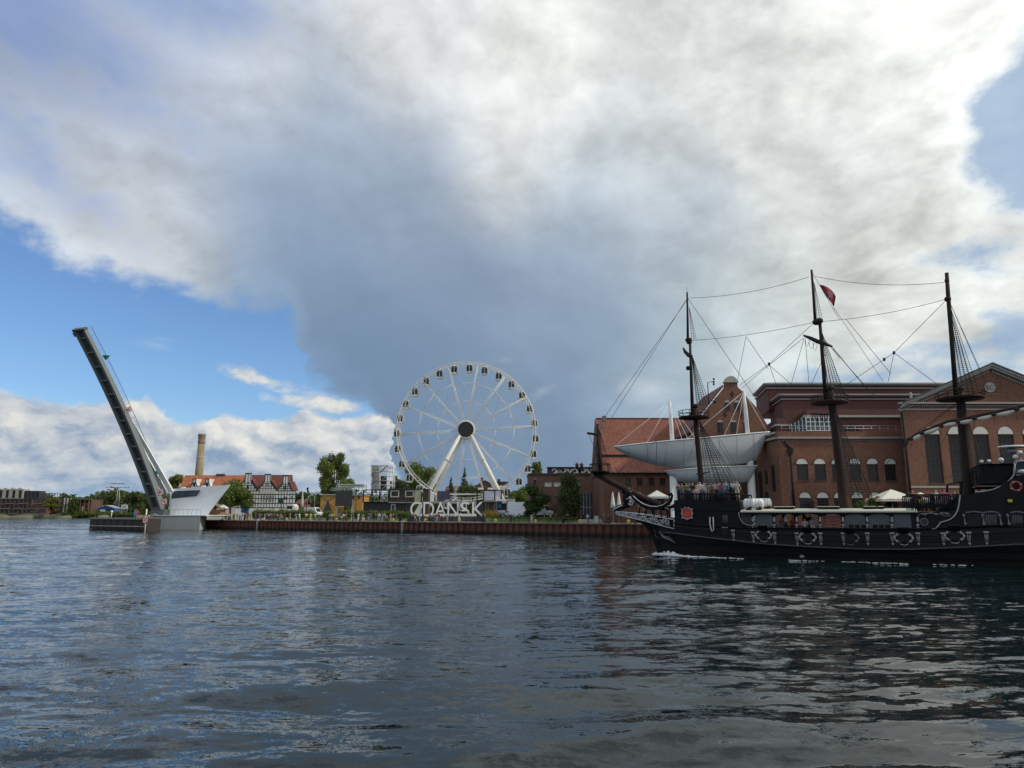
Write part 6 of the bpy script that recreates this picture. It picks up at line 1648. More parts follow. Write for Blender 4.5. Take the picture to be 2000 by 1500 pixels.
# ------------------------------------------------------------------ concert hall
def concert_hall():
    Y = 108.0; k = Y/FPX
    t = thing('concert_hall', 'large brick concert hall with pediment front and tall arched windows', 'building', P(1700, 1003, Y))
    W_ARCH = mat('arch_white', (.66,.66,.58), .7, var=.06)
    gz = lambda y, Yy=Y: ZY(y, Yy)
    # wing with two rows of arched windows
    a, b = XY(1524,Y,930), XY(1768,Y,930)+2.4; zt = gz(857)
    up = [1567.3,1602,1636,1670,1705,1739.6]; lo = [1573,1607.5,1641,1675.5,1710,1744]
    holes = []
    for x in up: c = XY(x,Y,920); holes.append((c-11*k, c+11*k, gz(938.5), gz(906.8)))
    for x in lo: c = XY(x,Y,985); holes.append((c-11*k, c+11*k, gz(998), gz(973)))
    mb = MB(); wall(mb, a, b, GND, zt, Y, holes, .35); mb.build('wing_wall', M_BRICK, t)
    for i, h in enumerate(holes):
        w = window(t, *h, Y, 4, 5, M_WFRAME, M_GLASS, fw=.11, dep=.16, sill=M_BRICKD)
        archcap(t, (h[0]+h[1])/2, h[1]-h[0], h[3]+.04, 10.5*k, Y, W_ARCH, .06)
        # brick hood over the arch
        cx, r0 = (h[0]+h[1])/2, (h[1]-h[0])/2+.02; n = 10; mb = MB(); o0 = []; o1 = []
        for j in range(n+1):
            aa = math.pi*j/n; o0.append((cx+r0*math.cos(aa), Y-.09, h[3]+.04+(10.5*k+.02)*math.sin(aa))); o1.append((cx+(r0+.2)*math.cos(aa), Y-.09, h[3]+.04+(10.5*k+.22)*math.sin(aa)))
        for j in range(n): mb.prism([o0[j], o0[j+1], o1[j+1], o1[j]], (0,.087,0))
        mb.build('arch_hood', M_BRICK2, w)
    # chamfered corner going back to the left
    c0, c1 = Vector((a,Y,0)), Vector((XY(1479,Y+9,930),Y+9,0))
    mb = MB(); mb.prism([(c0.x,c0.y,GND),(c0.x,c0.y,zt),(c1.x,c1.y,zt),(c1.x,c1.y,GND)], (.5,.3,0)); mb.build('corner_wall', M_BRICK, t)
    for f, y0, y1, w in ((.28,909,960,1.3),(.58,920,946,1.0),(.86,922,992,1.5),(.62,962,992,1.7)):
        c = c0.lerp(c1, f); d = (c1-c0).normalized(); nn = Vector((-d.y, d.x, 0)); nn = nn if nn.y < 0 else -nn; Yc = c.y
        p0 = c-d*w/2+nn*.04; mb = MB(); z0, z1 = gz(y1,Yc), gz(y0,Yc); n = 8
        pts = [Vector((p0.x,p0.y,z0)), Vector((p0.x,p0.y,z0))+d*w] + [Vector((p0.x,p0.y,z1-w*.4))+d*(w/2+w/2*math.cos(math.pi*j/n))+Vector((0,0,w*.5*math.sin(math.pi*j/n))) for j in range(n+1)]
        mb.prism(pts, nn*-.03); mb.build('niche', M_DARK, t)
    # parapet, cornice, terrace rail of the wing
    for y0, y1, pr, m in ((853.5,857,.35,M_CORN),(857.2,859,.2,M_BRICKD),(842.5,853.4,.08,M_BRICK)):
        z0, z1 = gz(y1), gz(y0)
        mb = MB(); mb.box(a-.05,Y-pr,z0+.003,b,Y+.4,z1); mb.build('cornice' if m is not M_BRICK else 'parapet', m, t)
        d = (c1-c0).normalized(); nn = Vector((-d.y, d.x, 0)); nn = nn if nn.y < 0 else -nn
        mb = MB(); mb.obox(Vector((c0.x,c0.y,z0+.003))+nn*pr, (c1-c0), -nn*(pr+.4), (0,0,z1-z0-.003)); mb.build('cornice' if m is not M_BRICK else 'parapet', m, t)
    # dentil course under the cornice
    mb = MB()
    n = 60
    for i in range(n):
        x = a+(b-a)*i/n; mb.box(x,Y-.16,gz(860.4),x+(b-a)/n*.5,Y-.003,gz(859.2))
    tag(mb.build('dentils', M_CORN, t), kind='stuff')
    zr = gz(842.5)
    for i in range(15):
        x = XY(1527+i*16,Y,838); mb = MB(); mb.tube([(x,Y+.1,zr), (x,Y+.1,zr+.85)], .03, 4); mb.build('rail_post', M_STEEL, t)
    for z in (.45, .85):
        mb = MB(); mb.tube([(XY(1527,Y,838),Y+.1,zr+z), (XY(1762,Y,838),Y+.1,zr+z)], .035, 4); mb.build('handrail', M_STEEL, t)
    mb = MB(); mb.box(XY(1482,Y+9),Y+.5,gz(843)-.3,b,Y+14,gz(843)-.003); mb.build('terrace_floor', M_CONC, t)
    # stepped storeys behind, stucco with pale cornices
    def tier(Yt, x0, x1, ytop, ybot, xl, yl, bands, dep=16):
        A, B = XY(x0,Yt,ytop), XY(x1,Yt,ytop); Zt, Zb = ZY(ytop,Yt), ZY(ybot,Yt)
        # left return runs back so that its cornice falls towards the left
        Yr = None
        target = (Zt-CAM_H)
        d = pdir(xl, yl); kk = target/d.z; L = Vector((d.x*kk, d.y*kk, 0))
        pts = [Vector((A,Yt,0)), Vector((B,Yt,0)), Vector((B,max(Yt+dep,L.y),0)), L]
        mb = MB(); mb.prism([(p.x,p.y,Zb) for p in pts], (0,0,Zt-Zb)); mb.build('upper_storey', M_STUCCO, t)
        dirr = (L-pts[0]); dn = dirr.normalized(); nn = Vector((-dn.y,dn.x,0)); nn = nn if nn.y < 0 else -nn
        for y0, y1, pr, m in bands:
            z1, z0 = ZY(y0,Yt), ZY(y1,Yt)
            mb = MB(); mb.box(A-pr*.4,Yt-pr,z0,B,Yt-.003,z1); mb.build('cornice', m, t)
            mb = MB(); mb.obox(Vector((A-pr*.4,Yt-pr*.99,z0+.002)), dirr, nn*-pr*.9, (0,0,z1-z0-.004)); mb.build('cornice', m, t)
        mb = MB(); mb.prism([(p.x,p.y,Zt+.002) for p in pts], (0,0,.12)); mb.build('roof', M_DKGREY, t)
    tier(Y+20, 1498.5, 1900, 748.5, 800, 1476, 771, [(749,751.5,.7,M_CORN),(752,753.2,.45,M_CORN),(757.5,759.5,.3,M_CORN)])
    tier(Y+13, 1527, 1830, 770, 825, 1503, 788.5, [(770,772.5,.6,M_CORN),(773,774.2,.4,M_CORN),(779,780.8,.25,M_CORN)])
    tier(Y+11, 1517, 1620, 818, 850, 1488, 838, [(829,832,.4,M_CORN)], 6)
    tier(Y+8, 1575, 1800, 801, 845, 1548, 822, [(811.5,815.5,.5,M_CORN)])
    # glazed bay on the terrace
    z0, z1 = gz(841,Y+7), gz(815.8,Y+7)
    n = 6; xa, xb = XY(1574,Y+7,828), XY(1627,Y+7,828)
    mb = MB(); mb.box(xa,Y+7,z0,xb,Y+7.9,z1); gb = mb.build('glazed_bay', M_GLASSB, t)
    for i in range(n+1):
        x = xa+(xb-xa)*i/n; mb = MB(); mb.box(x-.05,Y+6.9,z0,x+.05,Y+6.997,z1); mb.build('mullion', M_WHITE, gb)
    for j in range(4):
        z = z0+(z1-z0)*j/3; mb = MB(); mb.box(xa-.1,Y+6.86,z-.05,xb+.1,Y+6.898,z+.05); mb.build('transom', M_WHITE, gb)
    pL = Vector((XY(1546,Y+10,830),Y+10,0))
    mb = MB(); mb.prism([(xa,Y+7,z0),(pL.x,pL.y,z0),(pL.x,pL.y,z1-.6),(xa,Y+7,z1)], (.1,.3,0)); gl = mb.build('glazed_return', M_GLASSB, t)
    for i in range(5):
        q = Vector((xa,Y+6.95,0)).lerp(pL, i/4); mb = MB(); mb.bar((q.x,q.y-.05,z0), (q.x,q.y-.05,z1-.15*i), .1); mb.build('mullion', M_WHITE, gl)
    mb = MB(); c = P(1668, 836, Y+6.5); mb.box(c.x-1,c.y,c.z-1,c.x+1,c.y+1,c.z+.5); mb.build('roof_hatch', M_DARK, t)
    # pediment block
    Yp = Y-4.0
    gzp = lambda y: ZY(y, Yp); gxp = lambda x, y: XY(x, Yp, y)
    a2, b2 = gxp(1767, 900), gxp(2096, 900); zc = gzp(787); kp = Yp/FPX
    cs = [1824.5, 1871.5, 1920.5, 1969.5, 2018, 2066]
    holes = []
    for x in cs: c = gxp(x, 895); holes.append((c-15.5*kp, c+15.5*kp, gzp(944), gzp(848.5)))
    mb = MB(); wall(mb, a2, b2, GND, zc, Yp, holes, .45); mb.add([(a2,Yp,GND),(a2+4.3,Yp+7,GND),(a2+4.3,Yp+7,zc),(a2,Yp,zc)], [(0,1,2,3)]); mb.add([(b2,Yp,GND),(b2+3,Yp+7,GND),(b2+3,Yp+7,zc),(b2,Yp,zc)], [(0,1,2,3)])
    mb.build('pediment_wall', M_BRICK, t)
    for h in holes:
        window(t, *h, Yp, 4, 10, M_WFRAME, M_GLASS, fw=.16, dep=.2, sill=M_BRICKD, name='tall_window', bar=.055)
        archcap(t, (h[0]+h[1])/2, h[1]-h[0]-.1, h[3]+.05, 14.5*kp, Yp, W_ARCH, .06)
    apx = gxp(1931, 712); az_ = gzp(712)
    L0 = (gxp(1757, 788), gzp(789)); R0 = (2*apx-L0[0], L0[1])
    mb = MB(); mb.prism([(L0[0]+1,Yp,zc+.003),(R0[0]-1,Yp,zc+.003),(apx,Yp,az_-.8)], (0,1.0,0)); mb.build('tympanum', M_BRICK2, t)
    for p in (L0, R0):
        for off, pr, th, m in ((0,.75,.30,M_CORN),(-.32,.5,.3,M_CORN),(-.64,.3,.16,M_BRICKD)):
            mb = MB(); mb.prism([(p[0],Yp-pr,p[1]+off),(apx,Yp-pr,az_+off),(apx,Yp-pr,az_+off-th),(p[0],Yp-pr,p[1]+off-th)], (0,pr-.003,0)); mb.build('raking_cornice', m, t)
        mb = MB(); mb.prism([(p[0],Yp-.9,p[1]+.003),(apx,Yp-.9,az_+.003),(apx+4.3,Yp+7,az_+.003),(p[0]+4.3,Yp+7,p[1]+.003)], (0,0,.18)); mb.build('roof_slope', M_DKGREY, t)
    for y0, y1, pr, m in ((786.5,789.5,.6,M_CORN),(790,791.5,.4,M_BRICKD),(798.5,801,.18,M_CORN)):
        mb = MB(); mb.box(a2-.2,Yp-pr,gzp(y1),b2+.2,Yp-.004,gzp(y0)); mb.build('cornice', m, t)
    mb = MB(); n = 70
    for i in range(n):
        x = a2+(b2-a2)*i/n; mb.box(x,Yp-.3,gzp(794),x+(b2-a2)/n*.5,Yp-.003,gzp(791.8))
        f = (i+.5)/n
    for s_ in (L0, R0):
        for i in range(44):
            f = i/44; x = s_[0]+(apx-s_[0])*f; z = s_[1]+(az_-s_[1])*f-1.12; mb.box(x-.07,Yp-.22,z,x+.07,Yp-.003,z+.28)
    tag(mb.build('dentils', M_CORN, t), kind='stuff')
    mb = MB(); mb.box(a2+.5,Yp-.12,gzp(953),b2,Yp-.004,gzp(949)); mb.build('string_course', M_CORN, t)
    # round emblem
    ec = Vector((gxp(1932.5,757), Yp-.06, gzp(757))); r_ = 9.6*kp
    mb = MB(); mb.lathe([(r_,-.06),(r_,.05)], ec, 28, 'y', smooth=False); em = mb.build('emblem', mat('emblem_tan', (.40,.34,.26), .7), t)
    mb = MB(); mb.lathe([(r_*.97,-.09),(r_*1.08,-.09),(r_*1.08,.05),(r_*.97,.05)], ec, 28, 'y'); mb.build('emblem_ring', M_CORN, em)
    me = text_mesh('EC', r_*1.35, r_*.95, .05, [M_BRICK2], 'emblem_letters', 4); inst('emblem_letters', me, em, T(ec+Vector((-r_*.68,-.125,-r_*.48))))
    mb = MB(); mb.box(ec.x-r_*1.1-.0,Yp-.04,gzp(769.8),ec.x+r_*1.6,Yp-.004,gzp(769)); mb.build('inscription_strip', mat('inscription', (.34,.27,.21), .7), t)
    # downpipes, hoppers
    for x, Yd, y0, y1 in ((1772, Yp-.2, 803, 1000), (1545, Y-.25, 876, 1000)):
        X = XY(x, Yd, 900); mb = MB(); mb.tube([(X,Yd,GND), (X,Yd,ZY(y0,Yd))], .17, 7); dp = mb.build('downpipe', M_BLACK, t)
        mb = MB(); z = ZY(y0+ (55 if x > 1700 else 0),Yd); mb.prism([(X-.22,Yd-.2,z-.9),(X+.22,Yd-.2,z-.9),(X+.42,Yd-.2,z),(X-.42,Yd-.2,z)], (0,.4,0)); mb.build('hopper', M_BLACK, dp)
    mb = MB(); mb.tube([P(1545,877,Y-.3), P(1536,868,Y-.3), P(1532,861,Y-.3)], .17, 6); mb.build('downpipe', M_BLACK, t)
    # figure like finial and small roof flagpole scraps
    mb = MB(); c = P(1779, 773, Y+9); mb.lathe([(.3,c.z-1.6),(.35,c.z-.6),(.18,c.z-.2),(.25,c.z+.3),(.05,c.z+.6)], (c.x,c.y,0), 8); mb.build('roof_finial', M_CORN, t)
concert_hall()
parasol(1740, 100, 955.5, 975, 36, 'large cream restaurant parasol with red lettering in front of the concert hall', m=mat('cream_canvas', (.66,.66,.55), .8, var=.04))
parasol(1797, 100, 961.5, 976, 24, 'cream restaurant parasol behind the stern balustrade')
t = [o for o in bpy.data.objects if o.get('label', '').startswith('large cream restaurant')][0]
for i, x in enumerate((1706, 1733, 1752)):
    c = P(x, 976.8, 96.2); me = text_mesh('TYSKIE', .95, .2, .02, [M_RED], 'valance_lettering', 2); inst('valance_lettering', me, t, T(Vector((c.x, c.y, c.z))))
# planted shrubs on the terrace
for i, (x, w) in enumerate(((1678, 36), (1712, 42), (1744, 34))):
    lab = ('dark green terrace shrub left of the cream parasol', 'spiky green terrace plant below the cream parasol', 'dark terrace shrub under the right side of the cream parasol')[i]
    tree('terrace_shrub', lab, x, 0, 99.0+i*.7, 972-4*(i == 1), w, M_LEAFD, 1800, .26, .02, 60+i)

# ------------------------------------------------------------------ white boat sculpture
def boat_sculpture():
    Y = 113.0
    t = thing('boat_sculpture', 'white suspended yacht hull sculpture with a second hull below, thin masts and columns', 'sculpture', P(1390, 1003, Y))
    def hull(sheer, keel, beam, name, bulge=1.0, facets=True):
        N = 44; a = [P(*q, Y) for q in sheer]; kpts = [P(*q, Y) for q in keel]
        def samp(pl, f):
            xs = [q.x for q in pl]; X = xs[0]+(xs[-1]-xs[0])*f
            return X, float(np.interp(X, xs, [q.z for q in pl]))
        xs0 = kpts[0].x; xs1 = kpts[-1].x
        # smooth keel through the points
        kx = np.array([q.x for q in kpts]); kz = np.array([q.z for q in kpts])
        rows = []; sh = []
        for i in range(N+1):
            f = i/N; X = xs0+(xs1-xs0)*f; z1 = float(np.interp(X, [q.x for q in a], [q.z for q in a])); z0 = float(np.interp(X, kx, kz)); z0 = min(z0, z1-.02)
            w = beam*(math.sin(math.pi*min(.93, f**.82*.93+.0))**.75) if f > 0 else .02
            w = max(w, .03); row = []
            M = 12
            for j in range(M+1):
                th = -math.pi/2+math.pi*j/M          # from near rim over keel to far rim
                y = w*math.sin(th); cz = math.cos(th)**.85 if abs(math.cos(th)) > 1e-6 else 0
                row.append((X, Y+y, z1-(z1-z0)*cz))
            rows.append(row); sh.append(((X, Y-w, z1), (X, Y+w, z1)))
        mb = MB(); mb.grid(rows); mb.add(rows[-1], [list(range(len(rows[-1])))])
        h = mb.build(name, M_BRIDGEW if False else mat('hull_white', (.54,.56,.56), .45, var=.08, vs=.5, grime=.3, streak=True), t)
        mb = MB(); mb.grid([[p, q] for p, q in sh], smooth=False); mb.build('deck', M_WHITE, h)
        for s_ in (0, 1):
            mb = MB(); mb.tube([q[s_] for q in sh], .10, 5); mb.build('rail', M_WHITE, h)
        seam = mat('seam_grey', (.30,.31,.31), .6)
        for i in range(4, N-1, 5):
            mb = MB(); mb.tube([Vector(q)+Vector((0,-.015,-.01)) for q in rows[i][:8]], .022, 3); mb.build('panel_seam', seam, h)
        return h, sh
    big, sh = hull([(1198,873),(1260,867.5),(1380,857),(1500,844.5)], [(1198,873.4),(1215,884),(1240,897),(1262,904.5),(1280,909.5),(1300,912.5),(1320,914),(1350,914.8),(1380,914),(1410,911.5),(1440,907.5),(1476,901),(1490,874),(1500,846)], 2.6, 'upper_hull')
    low, sh2 = hull([(1299,920),(1380,914.5),(1477,910)], [(1299,920.2),(1310,931),(1322,939),(1340,944),(1380,947),(1420,946.5),(1450,943.5),(1464,940),(1477,911)], 2.2, 'lower_hull')
    masts = [((1308,784),(1313,862)), ((1453,763.5),(1460.5,849))]
    for (p, q), stays in zip(masts, ([(1200,872.5),(1262,867),(1333,861),(1345,860),(1360,858.5)], [(1338,860.5),(1413,853.5),(1438,851),(1499,844.5),(1456,849)])):
        p0, p1 = P(*q, Y), P(*p, Y)
        mb = MB(); mb.tube([p0, p0.lerp(p1,.5), p1], [.36,.32,.2], 10); m_ = mb.build('mast', M_WHITE, t)
        for i, s_ in enumerate(stays):
            e = P(*s_, Y-1.4 if i % 2 else Y+1.0); mb = MB(); mb.tube([p1+Vector((0,0,-.1)), e], .038, 5); mb.build('stay', M_WHITE, m_)
    for x, y0 in ((1315, 930), (1465.5, 912)):
        p = P(x, y0, Y); mb = MB(); mb.lathe([(1.1,GND),(1.1,GND+.2),(.62,GND+.3),(.6,p.z)], (p.x,p.y,0), 14); mb.build('column', M_WHITE, t)
        mb = MB(); q = P(x, y0-12, Y); mb.tube([(p.x,p.y,p.z), (p.x,p.y,q.z)], .55, 12); mb.build('column_head', M_WHITE, t)
boat_sculpture()
# paved terrace with steps by the quay
mb = MB(); A, B = QPT(1130, 3.6, 0), QPT(1250, 3.6, 0)
steps = thing('terrace_steps', 'pale stone terrace steps rising from the promenade by the glazed entrance', 'steps', QPT(1180, 4.5, QZ))
for i in range(4):
    mb = MB(); n0 = 4.2+i*.6; A, B = QPT(1131, n0, QZ), QPT(1190-i*4, n0, QZ); mb.obox(A+Vector((0,0,-.05)), B-A, QN*(3.2-i*.6), (0,0,.2+.17*i)); mb.build('step', M_CONC, steps)
for i, (x, nn_, lab) in enumerate(((1160, 4.2, 'grey advertising stand board on the promenade by the terrace steps'),)):
    q = QPT(x+5, 3.2, QZ); s = thing('stand_board', lab, 'sign', q)
    mb = MB(); mb.prism([q+Vector((-.4,0,0)), q+Vector((.4,0,0)), q+Vector((.4,.2,1.3)), q+Vector((-.4,.2,1.3))], (0,.05,0)); mb.build('front_panel', mat('board_grey', (.5,.5,.47), .6, var=.35, vs=3), s)
    mb = MB(); mb.prism([q+Vector((-.4,.5,0)), q+Vector((.4,.5,0)), q+Vector((.4,.27,1.3)), q+Vector((-.4,.27,1.3))], (0,.05,0)); mb.build('rear_panel', M_DKGREY, s)
# ------------------------------------------------------------------ people: one continuous skinned body per pose
def person_mesh(pose):
    J = {'pel':(0,0,.95), 'wai':(0,.01,1.1), 'che':(0,0,1.30), 'nec':(0,.01,1.47), 'jaw':(0,-.01,1.56), 'cro':(0,.005,1.67),
         'shl':(.19,0,1.41), 'ell':(.25,.03,1.14), 'hal':(.25,-.06,.9), 'shr':(-.19,0,1.41), 'elr':(-.25,.03,1.14), 'har':(-.25,-.06,.9),
         'hil':(.10,0,.88), 'knl':(.11,-.02,.48), 'anl':(.11,.02,.08), 'tol':(.12,-.15,.04), 'hir':(-.10,0,.88), 'knr':(-.11,-.02,.48), 'anr':(-.11,.02,.08), 'tor':(-.12,-.15,.04)}
    if pose == 'walk': J.update(knl=(.10,-.18,.52), anl=(.10,-.22,.10), tol=(.10,-.40,.08), knr=(-.10,.06,.50), anr=(-.10,.28,.14), tor=(-.10,.16,.03), ell=(.25,.14,1.16), hal=(.24,.08,.92), elr=(-.25,-.08,1.15), har=(-.23,-.28,1.0))
    if pose == 'lean': J.update(ell=(.25,-.12,1.16), hal=(.10,-.36,1.14), elr=(-.25,-.12,1.16), har=(-.10,-.36,1.14), che=(0,-.08,1.28), nec=(0,-.13,1.44), jaw=(0,-.17,1.52), cro=(0,-.16,1.63), shl=(.19,-.09,1.38), shr=(-.19,-.09,1.38))
    if pose == 'photo': J.update(ell=(.27,-.16,1.26), hal=(.07,-.28,1.52), elr=(-.27,-.16,1.26), har=(-.07,-.28,1.52))
    if pose == 'hip': J.update(ell=(.38,.06,1.18), hal=(.20,-.08,1.02), knl=(.16,-.06,.48), anl=(.20,.0,.08), tol=(.24,-.15,.04))
    if pose == 'point': J.update(elr=(-.42,-.06,1.38), har=(-.66,-.12,1.44))
    if pose == 'sit': J.update(pel=(0,0,.50), wai=(0,.02,.66), che=(0,.0,.86), nec=(0,.0,1.03), jaw=(0,-.02,1.12), cro=(0,-.01,1.23), shl=(.19,0,.97), shr=(-.19,0,.97), ell=(.25,-.06,.72), hal=(.14,-.28,.66), elr=(-.25,-.06,.72), har=(-.14,-.28,.66), hil=(.10,-.04,.47), hir=(-.10,-.04,.47), knl=(.12,-.44,.48), knr=(-.12,-.44,.48), anl=(.12,-.42,.08), anr=(-.12,-.42,.08), tol=(.12,-.58,.04), tor=(-.12,-.58,.04))
    Rd = dict(pel=(.16,.115), wai=(.135,.10), che=(.165,.115), nec=(.055,.055), jaw=(.08,.085), cro=(.085,.095), sh=(.07,.065), el=(.048,.048), ha=(.045,.04), hi=(.095,.095), kn=(.065,.068), an=(.045,.05), to=(.045,.035))
    ed = [('pel','wai'),('wai','che'),('che','nec'),('nec','jaw'),('jaw','cro'),('che','shl'),('shl','ell'),('ell','hal'),('che','shr'),('shr','elr'),('elr','har'),('pel','hil'),('hil','knl'),('knl','anl'),('anl','tol'),('pel','hir'),('hir','knr'),('knr','anr'),('anr','tor')]
    names = list(J); me = bpy.data.meshes.new('person_body'); me.from_pydata([J[n] for n in names], [(names.index(a), names.index(b)) for a, b in ed], [])
    o = bpy.data.objects.new('tmp', me); COL.objects.link(o)
    sk = o.modifiers.new('Skin', 'SKIN'); sk.use_smooth_shade = True; sub = o.modifiers.new('Sub', 'SUBSURF'); sub.levels = 1; sub.render_levels = 1
    if not me.skin_vertices: me.attributes  # layer is made by the modifier
    lay = me.skin_vertices[0].data
    for i, n in enumerate(names):
        lay[i].radius = Rd.get(n, Rd.get(n[:2])); lay[i].use_root = (n == 'pel')
    dg = bpy.context.evaluated_depsgraph_get(); dg.update()
    out = bpy.data.meshes.new_from_object(o.evaluated_get(dg)); bpy.data.objects.remove(o)
    segs = [(Vector(J[a]), Vector(J[b]), a, b) for a, b in ed]
    out.materials.clear()
    for m in (SKIN[0], HAIR['dark'], CL['white'], CL['navy'], M_BLACK): out.materials.append(m)
    # slots: 0 skin 1 hair 2 top 3 trousers 4 shoes
    ch = J['cro']
    for p in out.polygons:
        c = p.center; best = None
        for a, b, na, nb in segs:
            d = b-a; f = max(0, min(1, (c-a).dot(d)/max(d.length_squared, 1e-9))); q = (a+d*f-c).length
            if best is None or q < best[0]: best = (q, na, nb, f)
        _, na, nb, f = best; s = 2
        if nb in ('jaw','cro'): s = 1 if (c.z > ch[2]-.02 or (c.y > ch[1]+.01 and c.z > ch[2]-.13)) else 0
        elif nb == 'nec': s = 0 if f > .75 else 2
        elif nb in ('hal','har'): s = 0
        elif nb in ('hil','hir','knl','knr','anl','anr'): s = 3
        elif nb in ('tol','tor'): s = 4
        elif nb == 'wai' and f < .25: s = 3
        p.material_index = s; p.use_smooth = True
    return out
POSES = {}
CL = {}
def cloth(n, c):
    CL[n] = mat('cloth_'+n.replace(' ', '_'), c, .85, var=.12, vs=6.0); return CL[n]
for n, c in (('white',(.70,.70,.70)),('black',(.018,.018,.02)),('navy',(.03,.045,.10)),('red',(.48,.03,.035)),('light blue',(.30,.42,.60)),('grey',(.25,.25,.26)),('beige',(.48,.42,.32)),('brown',(.16,.09,.055)),('neon green',(.38,.62,.08)),('yellow',(.70,.50,.06)),('pink',(.60,.10,.24)),('teal',(.04,.22,.24)),('denim',(.10,.15,.25)),('purple',(.10,.05,.14)),('orange',(.62,.22,.05)),('olive',(.12,.12,.05)),('pale pink',(.62,.40,.42)),('charcoal',(.05,.05,.055))): cloth(n, c)
SKIN = [mat('skin_a', (.55,.34,.25), .6, var=.05), mat('skin_b', (.42,.25,.18), .6, var=.05)]
HAIR = {'dark': mat('hair_dark', (.025,.018,.014), .7), 'brown': mat('hair_brown', (.09,.05,.03), .7), 'blond': mat('hair_blond', (.42,.30,.15), .7), 'grey': mat('hair_grey', (.42,.41,.40), .7), 'white cap': mat('cap_white', (.7,.7,.7), .8), 'dark cap': mat('cap_dark', (.03,.03,.035), .8), 'straw hat': mat('hat_straw', (.5,.4,.22), .8)}
prand = random.Random(21); USED = set()
PWORD = dict(stand='standing', walk='walking', lean='leaning', photo='photographing', hip='posing', point='pointing', sit='sitting')
def person(loc, top, bot, pose, yaw, place, hair=None, group='people on the promenade', h=1.0, bag=None):
    if pose not in POSES: POSES[pose] = person_mesh(pose)
    hair = hair or prand.choice(list(HAIR)[:4])
    me = POSES[pose]; o = bpy.data.objects.new('person', me); COL.objects.link(o)
    for i, m in enumerate((prand.choice(SKIN), HAIR[hair], CL[top], CL[bot], M_BLACK)):
        o.material_slots[i].link = 'OBJECT'; o.material_slots[i].material = m
    o.location = loc; o.rotation_euler = (0, 0, yaw); sc = h*prand.uniform(.95, 1.05); o.scale = (sc, sc, sc)
    hw = {'dark':'dark haired','brown':'brown haired','blond':'blond','grey':'grey haired','white cap':'white capped','dark cap':'dark capped','straw hat':'straw hatted'}[hair]
    lab = f'person in {top} top and {bot} trousers {PWORD[pose]} {place}'
    if bag: lab = f'person in {top} top with {bag} backpack {PWORD[pose]} {place}'
    if lab in USED: lab = f'{hw} person in {top} top {PWORD[pose]} {place}'
    tag(o, lab, 'person', group)
    if bag:
        mb = MB(); rows = []
        for z, w, d in ((0,.13,.05),(.06,.16,.10),(.3,.15,.11),(.42,.10,.06)): rows.append([(-w,0,z),(w,0,z),(w*.9,d,z),(-w*.9,d,z)])
        mb.grid(rows, closed=True); mb.add(rows[0], [(0,1,2,3)]); mb.add(rows[-1], [(0,1,2,3)])
        b = bpy.data.objects.new('backpack', mb.mesh('backpack', [CL[bag]])); COL.objects.link(b); b.parent = o; b.location = (0, .10, 1.02 if pose != 'sit' else .58)
    USED.add(lab); return o
# ------------------------------------------------------------------ galleon
SO = Vector((36.8, 59.6, 0)); SF = Vector((-.8944, .4472, 0)); SB_ = Vector((-.4472, -.8944, 0))   # origin, towards the bow, towards the near side
def LP(a, b, z): return SO + SF*a + SB_*b + Vector((0, 0, z))
def S(x, y, b=0.0):                     # ray meets the fore-and-aft plane at breadth b
    c = Vector((0, 0, CAM_H)); d = pdir(x, y); k = (b-(c-SO).dot(SB_))/d.dot(SB_); return c+d*k
def AZ(x, y, b=0.0):
    p = S(x, y, b); return (p-SO).dot(SF), p.z
A_END = 24.9
def hb(a, z=2.0):                       # half breadth of the hull at a station
    ae = A_END+.22*min(max(z, 0), 4.5); w = 4.0
    if a > 9: w *= max(0.0, 1-((a-9)/(ae-9))**2.3)**.62
    if a < -8: w *= 1-.012*(-8-a)
    if z > 1.2: w *= 1-.018*(z-1.2)
    if z < 1: w *= (.95 if z >= 0 else .95+.17*z)
    return max(w, .10)
def SH(x, y):                           # point on the near side of the hull
    b = 4.0
    for _ in range(12):
        a, z = AZ(x, y, b); b = .5*b+.5*hb(a, z)
    return a, z, b
def line(px):
    q = sorted([SH(x, y)[:2] for x, y in px]); A = [v[0] for v in q]; Z = [v[1] for v in q]
    return lambda a: float(np.interp(a, A, Z))
def plankmat():
    m = bpy.data.materials.new('black_planking'); m.use_nodes = True; nt = m.node_tree; E.tree = nt
    b = nt.nodes['Principled BSDF']; b.inputs['Specular IOR Level'].default_value = .15
    g = nt.nodes.new('ShaderNodeNewGeometry'); p = E(g.outputs['Position']); x, y, z = E.sep(p)
    row = E.m('FLOOR', z / .24); fr = E.m('FRACT', z / .24)
    wn = nt.nodes.new('ShaderNodeTexWhiteNoise'); wn.noise_dimensions = '1D'; E.link(row, wn.inputs['W'])
    n1 = E.noise(E.v('MULTIPLY', p, (1, 1, .3)), .8, 6.0, .65); n2 = E.noise(E.v('MULTIPLY', p, (1, 1, 5)), 1.3, 4.0, .65)
    c = E.v('SCALE', (.0085, .0085, .0095), scale=E(wn.outputs['Value']) * .7 + .6)
    c = E.mix(E.smooth(n2, .56, .74) * .5, c, (.026, .025, .025))
    c = E.mix(E.smooth(z + (n1 - .5) * .5, .42, .12) * .8, c, (.020, .022, .016))
    seam = E.smooth(fr, .0, .10)
    E.link(E.v('SCALE', c, scale=seam * .6 + .4), b.inputs['Base Color'])
    E.link(n1 * .35 + .35, b.inputs['Roughness'])
    bn = nt.nodes.new('ShaderNodeBump'); bn.inputs['Distance'].default_value = .02
    nt.links.new((seam + n2 * .3).s, bn.inputs['Height']); nt.links.new(bn.outputs[0], b.inputs['Normal'])
    return m
M_HULL = plankmat()
M_HULL2 = mat('black_boards', (.010,.010,.011), .7, spec=.18, var=.4, vs=2.0, streak=True)
